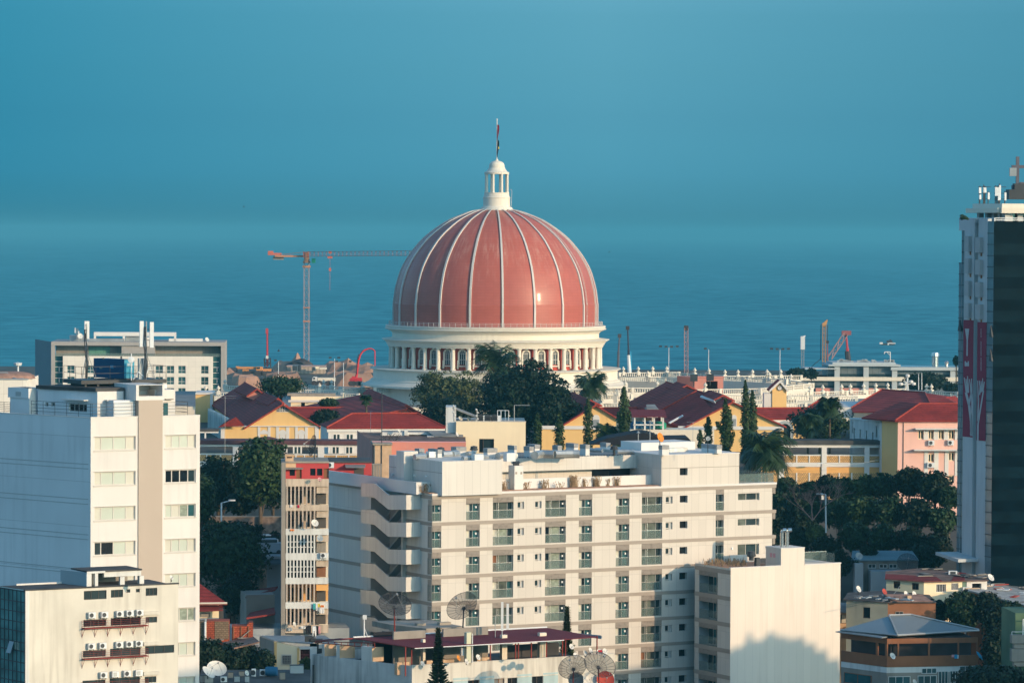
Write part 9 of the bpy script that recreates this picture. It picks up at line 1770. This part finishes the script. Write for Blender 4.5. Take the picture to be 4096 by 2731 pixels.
# concrete pump
D=1330; cp_=thing('concrete_pump','bright red concrete pump truck with an arched boom beside the dome','concrete pump',pz(z1,2080,455,D)); arc=[(1950,770),(1960,700),(1970,620),(1980,540),(2000,480),(2030,440),(2060,422),(2100,410),(2130,412),(2165,435),(2166,560),(2166,640)]
mb=MB(); ps=[pz(cD,x,y,D) for x,y in arc]
for i in range(len(ps)-1): r=.48-.028*i; mb.cyl(ps[i],ps[i+1],max(.2,r),max(.2,r-.03),5)
part('boom',mb,'red_paint',cp_); part('chassis',MB().box(*zbox(z1,1995,2160,395,415,D,3)).box(*zbox(z1,2010,2160,370,398,D,3)).box(*zbox(z1,2030,2075,350,372,D,2.5)),'red_paint',cp_); part('cab',MB().box(*zbox(z1,1997,2030,380,415,D,2.6)),'crane_red2',cp_); part('underframe',MB().box(*zbox(z1,1998,2165,415,445,D,2.4)),'machine_dark',cp_)
for x in (2015,2050,2110,2145): part('wheel',MB().lathe(pz(z1,x,445,D-1.6),[(0,0),(.95,0),(1.0,.3),(1.0,.7),(0,.7)],12,ax=(0,-1,0)),'machine_dark',cp_)
part('hydraulic_hose',MB().path([pz(cD,x,y,D-1) for x,y in ((1960,700),(1958,600),(1970,510),(1985,470))],.12),'machine_dark',cp_)
# tipper truck
D=1270; tt_=thing('tipper_truck','cream tipper truck with a white cab on the dirt road behind the balustrades','truck',pz(z1,1650,440,D)); part('tipper_body',MB().box(*zbox(z1,1572,1805,368,412,D,2.8)),'cream',tt_); part('cab',MB().box(*zbox(z1,1500,1565,370,430,D,2.6)).box(*zbox(z1,1512,1562,355,372,D,2.4)),'white_plain',tt_); part('window',MB().box(*zbox(z1,1512,1535,368,388,D-1.4,.1)),'glass',tt_); part('chassis',MB().box(*zbox(z1,1500,1810,412,440,D,2.2)),'machine_dark',tt_); part('side_lettering',MB().box(*zbox(z1,1575,1660,424,430,D-1.2,.1)).box(*zbox(z1,1575,1630,434,438,D-1.2,.1)),'metal_white',tt_)
for x in (1525,1600,1720,1760): part('wheel',MB().lathe(pz(z1,x,440,D-1.4),[(0,0),(.9,0),(.95,.3),(.95,.6),(0,.6)],12,ax=(0,-1,0)),'machine_dark',tt_)
mb=MB(); rockpile(mb,*pz(z1,1345,205,1520),3.4,50); solo('scrap_heap',mb,'machine_dark','brown heap of scrap beside the foot of the crane mast','heap')
# far cranes to the right of the dome
def boom(name,label,cat,q,b_,t_,D,r,mat,lattice=False,tip=None,tipmat='machine_dark',dirt=True):
    B,T=pz(q,*b_,D),pz(q,*t_,D); B2=Vector((B.x,B.y,3)); o_=thing(name,label,cat,B2)
    if lattice: part('boom',MB().truss(B2,T,r*2,r*2.4,r*.22),mat,o_)
    else: part('boom',MB().cyl(B2,B.lerp(T,.5),r,r*.8,6).cyl(B.lerp(T,.5),T,r*.6,r*.45,6),mat,o_)
    part('boom_tip',MB().box(T,(r*2.4,r,r*2.6)),tipmat,o_); part('carrier',MB().box((B2.x,B2.y+1,B2.z+1.2),(9,3,1.8)).box((B2.x-3,B2.y+1,B2.z+2.8),(2.4,2.6,1.8)),mat,o_); return o_
boom('mobile_crane','dark telescopic boom leaning right just beside the plinth','mobile crane',cI,(597,530),(622,180),1250,.5,'boom_dark');
m_=boom('mobile_crane','two tone telescopic boom, black above and white below, right of the dark boom','mobile crane',cI,(735,590),(714,90),1250,.5,'boom_black'); part('lower_section',MB().cyl(pz(cI,735,600,1249),pz(cI,722,400,1249),.7,.55,8),'metal_white',m_); part('side_strut',MB().cyl(pz(cI,750,590,1250),pz(cI,745,360,1250),.3),'tarp_blue',m_)
boom('lattice_crane','pink grey tapering lattice boom standing alone above the balustrades','crane',cI,(1385,590),(1382,90),1300,.65,'crane_pinkgrey',True);
o_=boom('lattice_crane','slender grey lattice mast with a tilted head, leftmost by the waterfront building','crane',cL,(485,650),(487,300),1400,.5,'metal_grey',True,tipmat='metal_white'); part('tilted_head',MB().prism([pz(cL,458,285,1400),pz(cL,485,300,1400),pz(cL,525,262,1400),pz(cL,505,262,1400)],(0,1.2,0)),'metal_white',o_); part('collar',MB().box(pz(cL,487,345,1400),(1.6,1.5,5)),'metal_white',o_)
o_=boom('lattice_crane','orange yellow lattice mast with a tilted triangular head','crane',cL,(728,660),(733,140),1380,.6,'crane_yellow2',True,tipmat='crane_yellow2'); part('tilted_head',MB().prism([pz(cL,700,140,1380),pz(cL,760,138,1380),pz(cL,775,78,1380),pz(cL,758,85,1380)],(0,1.5,0)),'crane_yellow2',o_); part('cables',MB().cyl(pz(cL,696,140,1380),pz(cL,690,540,1380),.13).cyl(pz(cL,768,140,1380),pz(cL,768,340,1380),.13).cyl(pz(cL,700,520,1380),pz(cL,590,615,1380),.12),'machine_dark',o_)
boom('piling_rig','thin reddish piling mast right of the orange yellow lattice mast','piling rig',cL,(770,600),(770,335),1390,.4,'crane_redgrey');
o_=boom('mobile_crane','red telescopic crane boom leaning left with a dark base','mobile crane',cL,(1010,580),(980,235),1370,.75,'crane_red3'); part('luffing_jib',MB().truss(pz(cL,980,240,1370),pz(cL,795,520,1370),1.6,3,.2),'crane_pinkgrey',o_); part('jib_head',MB().box(pz(cL,985,232,1370),(3.5,1.5,1.6),rot=0),'crane_redgrey',o_); part('lower_boom',MB().cyl(pz(cL,1010,590,1369),pz(cL,995,440,1369),1.1,.95,6),'machine_dark',o_)
# light masts
def mast(label,q,x,yt,yb,D,n=4,wd=2.6):
    T,B=pz(q,x,yt,D),pz(q,x,yb,D); o_=thing('light_mast',label,'light mast',(T.x,T.y,3 if D > 1000 else B.z),0); part('pole',MB().cyl((T.x,T.y,3 if D > 1000 else B.z),T,.16,.1,5),'metal_white',o_); mb=MB()
    for i in range(n): mb.box(T+Vector(((i/(max(1,n-1))-.5)*wd*2,0,.2+.3*abs(i/(max(1,n-1))-.5))),(.9,.6,.55))
    part('lamp_heads',mb,'metal_dark',o_)
mast('tall light mast with four heads right of the dome',cI,1184,312,560,1150); mast('tall light mast with four heads above the clock gable',cL,228,425,700,1150); mast('thin single headed light mast between two cranes',cI,1638,338,580,1150,1,1); mast('light mast on the dirt behind the feathery tree',z1,1795,115,330,1200,2,1.4); mast('light mast with two heads left of the red concrete pump',z1,1915,165,420,1200,2,2.2); mast('thin light mast left of the timber clad block',z1,1047,150,330,1200,1,1)
o_=thing('light_mast','short white light mast at the far left above the rounded rooftop','light mast',P(75,1510,1000)); part('pole',MB().cyl(P(72,1510,1000),P(72,1459,1000),.3,.25,6),'metal_white',o_); part('lamp_heads',MB().lathe(P(71,1457,1000),[(0,-.5),(1.0,-.3),(1.2,.4),(0,.6)],10),'metal_white',o_)
def lamp(label,q,pts_,D):
    ps=[pz(q,x,y,D) for x,y in pts_]; o_=thing('street_lamp',label,'street lamp',ps[0]); part('pole',MB().path(ps[:2],.11,6),'metal_white',o_); part('arm',MB().path(ps[1:],.07,5),'metal_white',o_); part('lamp_head',MB().box(ps[-1],(.9,.3,.18)),'metal_white',o_)
lamp('pale street lamp with a long arm in front of the dark trees on the left',cE,[(415,1080),(415,800),(535,770)],490); lamp('grey street lamp on the wooded slope beside the bare tree',cM,[(752,1140),(748,702),(678,697)],512); lamp('white lamp arm fixed on the gallery post',cM,[(738,350),(735,345),(680,347)],586)
# camera mast on the right terraces
T,B=pz(cL,1682,725,770),pz(cL,1682,905,770); o_=thing('camera_mast','white mast with side arms and spotlights on the right terrace','mast',B); part('pole',MB().cyl(B,T,.22,.15,6).cyl(pz(cL,1605,815,770),pz(cL,1750,815,770),.1).cyl(pz(cL,1640,790,770),pz(cL,1722,790,770),.08),'metal_white',o_); mb=MB()
for x,y in ((1605,815),(1752,813),(1683,722),(1722,790)): mb.lathe(pz(cL,x,y,770),[(0,-.4),(.45,-.2),(.45,.25),(0,.4)],8); part('spotlight',mb,'white_plain',o_); mb=MB()
for x,y0,y1,l in ((1808,700,880,'left one of two thin flagpoles on the right terrace'),(1845,690,880,'right one of two thin flagpoles on the right terrace')): o_=solo('pole',MB().cyl(pz(cL,x,y1,778),pz(cL,x,y0,778),.1,.06,6),'metal_white',l,'flagpole')
# boat
b_=pz(cL,1455,365,2076); bo=thing('boat','small white work boat with a dark superstructure on the open sea at the right','boat',(b_.x,b_.y,0)); hw=4.4; part('hull',MB().prism([Vector((b_.x-hw,b_.y,.9)),Vector((b_.x-hw+.8,b_.y,-.1)),Vector((b_.x+hw-1,b_.y,-.1)),Vector((b_.x+hw,b_.y,.9))],(0,2.4,0)),'metal_dark',bo); part('bow',MB().box((b_.x-hw+.8,b_.y+.8,1.0),(1.8,1.9,1.0)),'white_plain',bo); part('stern_rail',MB().box((b_.x+2.4,b_.y+.8,1.0),(4,1.9,.5)).box((b_.x+.3,b_.y-.15,.5),(.7,.3,.9)),'white_plain',bo); part('superstructure',MB().box((b_.x+1.2,b_.y+1.2,1.9),(3.2,1.6,1.1)).box((b_.x+1.6,b_.y+1.2,2.7),(1,1,.7)),'machine_dark',bo)
# birds
def bird(x,y,q,D,s_,l):
    c=pz(q,x,y,D); mb=MB(); mb.lathe(c,[(0,-.5*s_),(.12*s_,-.2*s_),(.14*s_,.1*s_),(0,.5*s_)],6,ax=(1,0,.1)); mb.poly([c+Vector((-.15*s_,0,0)),c+Vector((.2*s_,0,0)),c+Vector((.1*s_,-.6*s_,.7*s_))]).poly([c+Vector((-.15*s_,0,0)),c+Vector((.2*s_,0,0)),c+Vector((.0,.7*s_,.45*s_))]); solo('bird',mb,'machine_dark',l,'bird')
bird(1068,438,cD,900,.9,'dark bird flying over the sea between the piling rig and the tower crane'); bird(2295,1492,cY,900,.45,'tiny dark bird over the sea just right of the dome'); bird(975,828,lambda x,y:(x,y),800,.5,'tiny dark bird in the sky at the left above the crane')
# aerials in the middle
antenna_tv(*z1(335,610),560,9.0,'thin aerial with crossed bars in front of the left dark tiled roof',1.6); antenna_tv(*z1(2278,815),560,14,'very thin aerial in front of the scarlet roof',.3); antenna_tv(*cI(1460,1165),470,5,'tv aerial with slanting bars above the white roof room of the long block',.8)
c=pz(cG,78,20,505); o_=thing('roof_antenna','black needle antenna standing beside the orange cube','antenna',c-Vector((0,0,12))); part('mast',MB().cyl(c-Vector((0,0,12)),c+Vector((0,0,3)),.06),'metal_dark',o_); part('base_plate',MB().box(c-Vector((0,0,12)),(.4,.4,.1)),'metal_dark',o_)
for x,y,l in ((835,1285,'thin rod with a cap in front of the widest hall'),(970,1160,'tallest thin rod in front of the widest hall')): c=pz(cI,x,y,470); o_=thing('roof_antenna',l,'antenna',c-Vector((0,0,5))); part('mast',MB().cyl(c-Vector((0,0,5)),c,.05).lathe(c,[(.05,-.1),(.25,0),(.05,.2)],6),'metal_grey',o_)
# water tanks under the small canopy of the widest hall
q=Pl(*cI(780,1100),600,2); o_=thing('tank_shelter','small white framed shelter with a maroon canopy holding water tanks, before the widest hall','shelter',q.pt(5,q.z(*cI(800,1240)))); zb_,zt_=q.z(*cI(800,1240)),q.z(*cI(800,1105)); x1=q.t(*cI(1130,1100)); mb=MB()
for x in (795,912,1018,1120): t_=q.t(*cI(x,1100)); mb.pb(q,t_-.13,t_+.13,zb_-2,zt_,-.3,0).pb(q,t_-.1,t_+.1,zb_-2,zt_,-4,-3.8)
z_=q.z(*cI(800,1193)); mb.pb(q,0,x1,z_-.1,z_+.1,-.2,0); part('frame',mb,'white_plain',o_); part('canopy',MB().prism([q.pt(-.3,zt_,.4),q.pt(x1+.4,zt_,.4),q.pt(x1+.4,zt_+.9,-4),q.pt(-.3,zt_+.9,-4)],(0,0,.15)),'maroon',o_); part('floor',MB().pb(q,-.5,q.t(*cI(1700,1240)),zb_-9,zb_-.1,-6,.3),'cream',o_)
for x,m_,l in ((840,'tank_blue','blue water tank at the left of the maroon canopied shelter'),(950,'tank_blue','second blue water tank in the shelter'),(1080,'tank_green','large green water tank in the shelter')): c=q.pt(q.t(*cI(x,1200)),zb_,-2); tkx=solo('water_tank',MB().lathe(c,[(0,0),(1.2,0),(1.25,.15),(1.25,.8),(.9,1.05),(.3,1.15),(0,1.15)],14),m_,l,'water tank',loc=c)
q=Pl(*cI(910,990),615,2); o_=thing('roof_turret','small white dormer like turret beside the widest dark roof','turret',q.pt(2,q.z(*cI(950,1075)))); part('walls',MB().pb(q,q.t(*cI(940,1050)),q.t(*cI(1058,1050)),q.z(*cI(950,1110)),q.z(*cI(950,1025)),-4,0),'dirty_white',o_); part('roof',MB().pb(q,q.t(*cI(930,1000)),q.t(*cI(1065,1000)),q.z(*cI(950,1028)),q.z(*cI(950,1010)),-4.5,.5).prism([q.pt(q.t(*cI(930,980)),q.z(*cI(950,1010))),q.pt(q.t(*cI(1065,980)),q.z(*cI(950,1010))),q.pt(q.t(*cI(1040,980)),q.z(*cI(950,970)),-3),q.pt(q.t(*cI(940,980)),q.z(*cI(950,970)),-3)],(0,-.2,0)),'roof_grey',o_)
# dark dome shaped canopy with vents behind the long block
q=Pl(*cI(290,1400),500,1); o_=thing('black_canopy','black shade net canopy with small vents behind the roof of the long white block','canopy',q.pt(10,q.z(*cI(800,1420))-4)); prof_=[(290,1420),(480,1350),(700,1310),(830,1285),(900,1285),(1000,1305),(1080,1350),(1400,1345),(1440,1380),(1450,1420)]; part('net',MB().prism([P(*cI(x,y),500) for x,y in prof_],(0,8,0)),'fabric_black',o_)
for x,y in ((835,1285),(932,1282),(968,1292),(1008,1308),(1040,1325)): part('vent',MB().lathe(P(*cI(x,y),501),[(.08,-.3),(.08,.1),(.26,.12),(.1,.32),(0,.34)],6),'metal_dark',o_)
mb=MB(); rr_=random.Random(2)
for i in range(34):
    p=pz(cG,rr_.uniform(95,250),rr_.uniform(265,330),514); mb.cyl(p,p+Vector((rr_.uniform(-.8,.8),0,rr_.uniform(-.1,.6))),.05,.04,4)
solo('scrap_pile',mb,'machine_dark','pile of black bent pipes on the salmon building roof','scrap',kind='stuff')
def car(name,label,px,py,D,mat,rot,van=False):
    p=P(px,py,D); o_=thing(name,label,'van' if van else 'car',p,rot); L_,W_,H_=(4.8,1.9,1.2) if van else (4.2,1.75,.75)
    c=Vector((math.cos(rot),math.sin(rot),0)); s_=Vector((-c.y,c.x,0))
    part('body',MB().box(p+Vector((0,0,.3+H_/2)),(L_,W_,H_),rot=rot).box(p+Vector((0,0,.3+H_+.28)),(L_*.55,W_*.88,.56),rot=rot),mat,o_)
    part('windows',MB().box(p+Vector((0,0,.3+H_+.27)),(L_*.56,W_*.9,.36),rot=rot),'glass',o_)
    for a in (-1,1):
        for b in (-1,1): part('wheel',MB().lathe(p+c*a*L_*.32+s_*b*W_*.45+Vector((0,0,.32)),[(0,-.1),(.32,-.1),(.32,.1),(0,.1)],10,ax=s_),'machine_dark',o_)
car('parked_car','white car with a red patch on the street under the stone wall',*cE(870,1300),488,'white_plain',.3); car('parked_van','pale blue van roof showing beside the vast flat topped tree',*cE(925,1385),482,'dish_grey',.2,True); car('parked_car','dark car parked behind the white car under the stone wall',*cE(990,1290),490,'machine_dark',.25)
for a,b,D0,D1,l in ((cN(715,640),cN(955,410),446,470,'thin slanting cable from the cluttered dark roof to the yellow shack'),(cF(1150,930),cF(1460,870),437,437,'washing line across the lowest shabby balcony'),(cM(740,345),cM(1380,300),584,586,'thin cable along the gallery from the lamp arm')):
    u,v=P(*a,D0),P(*b,D1); solo('cable',MB().path([u.lerp(v,i/8)-Vector((0,0,.5*math.sin(math.pi*i/8))) for i in range(9)],.03,4),'metal_grey',l,'cable')
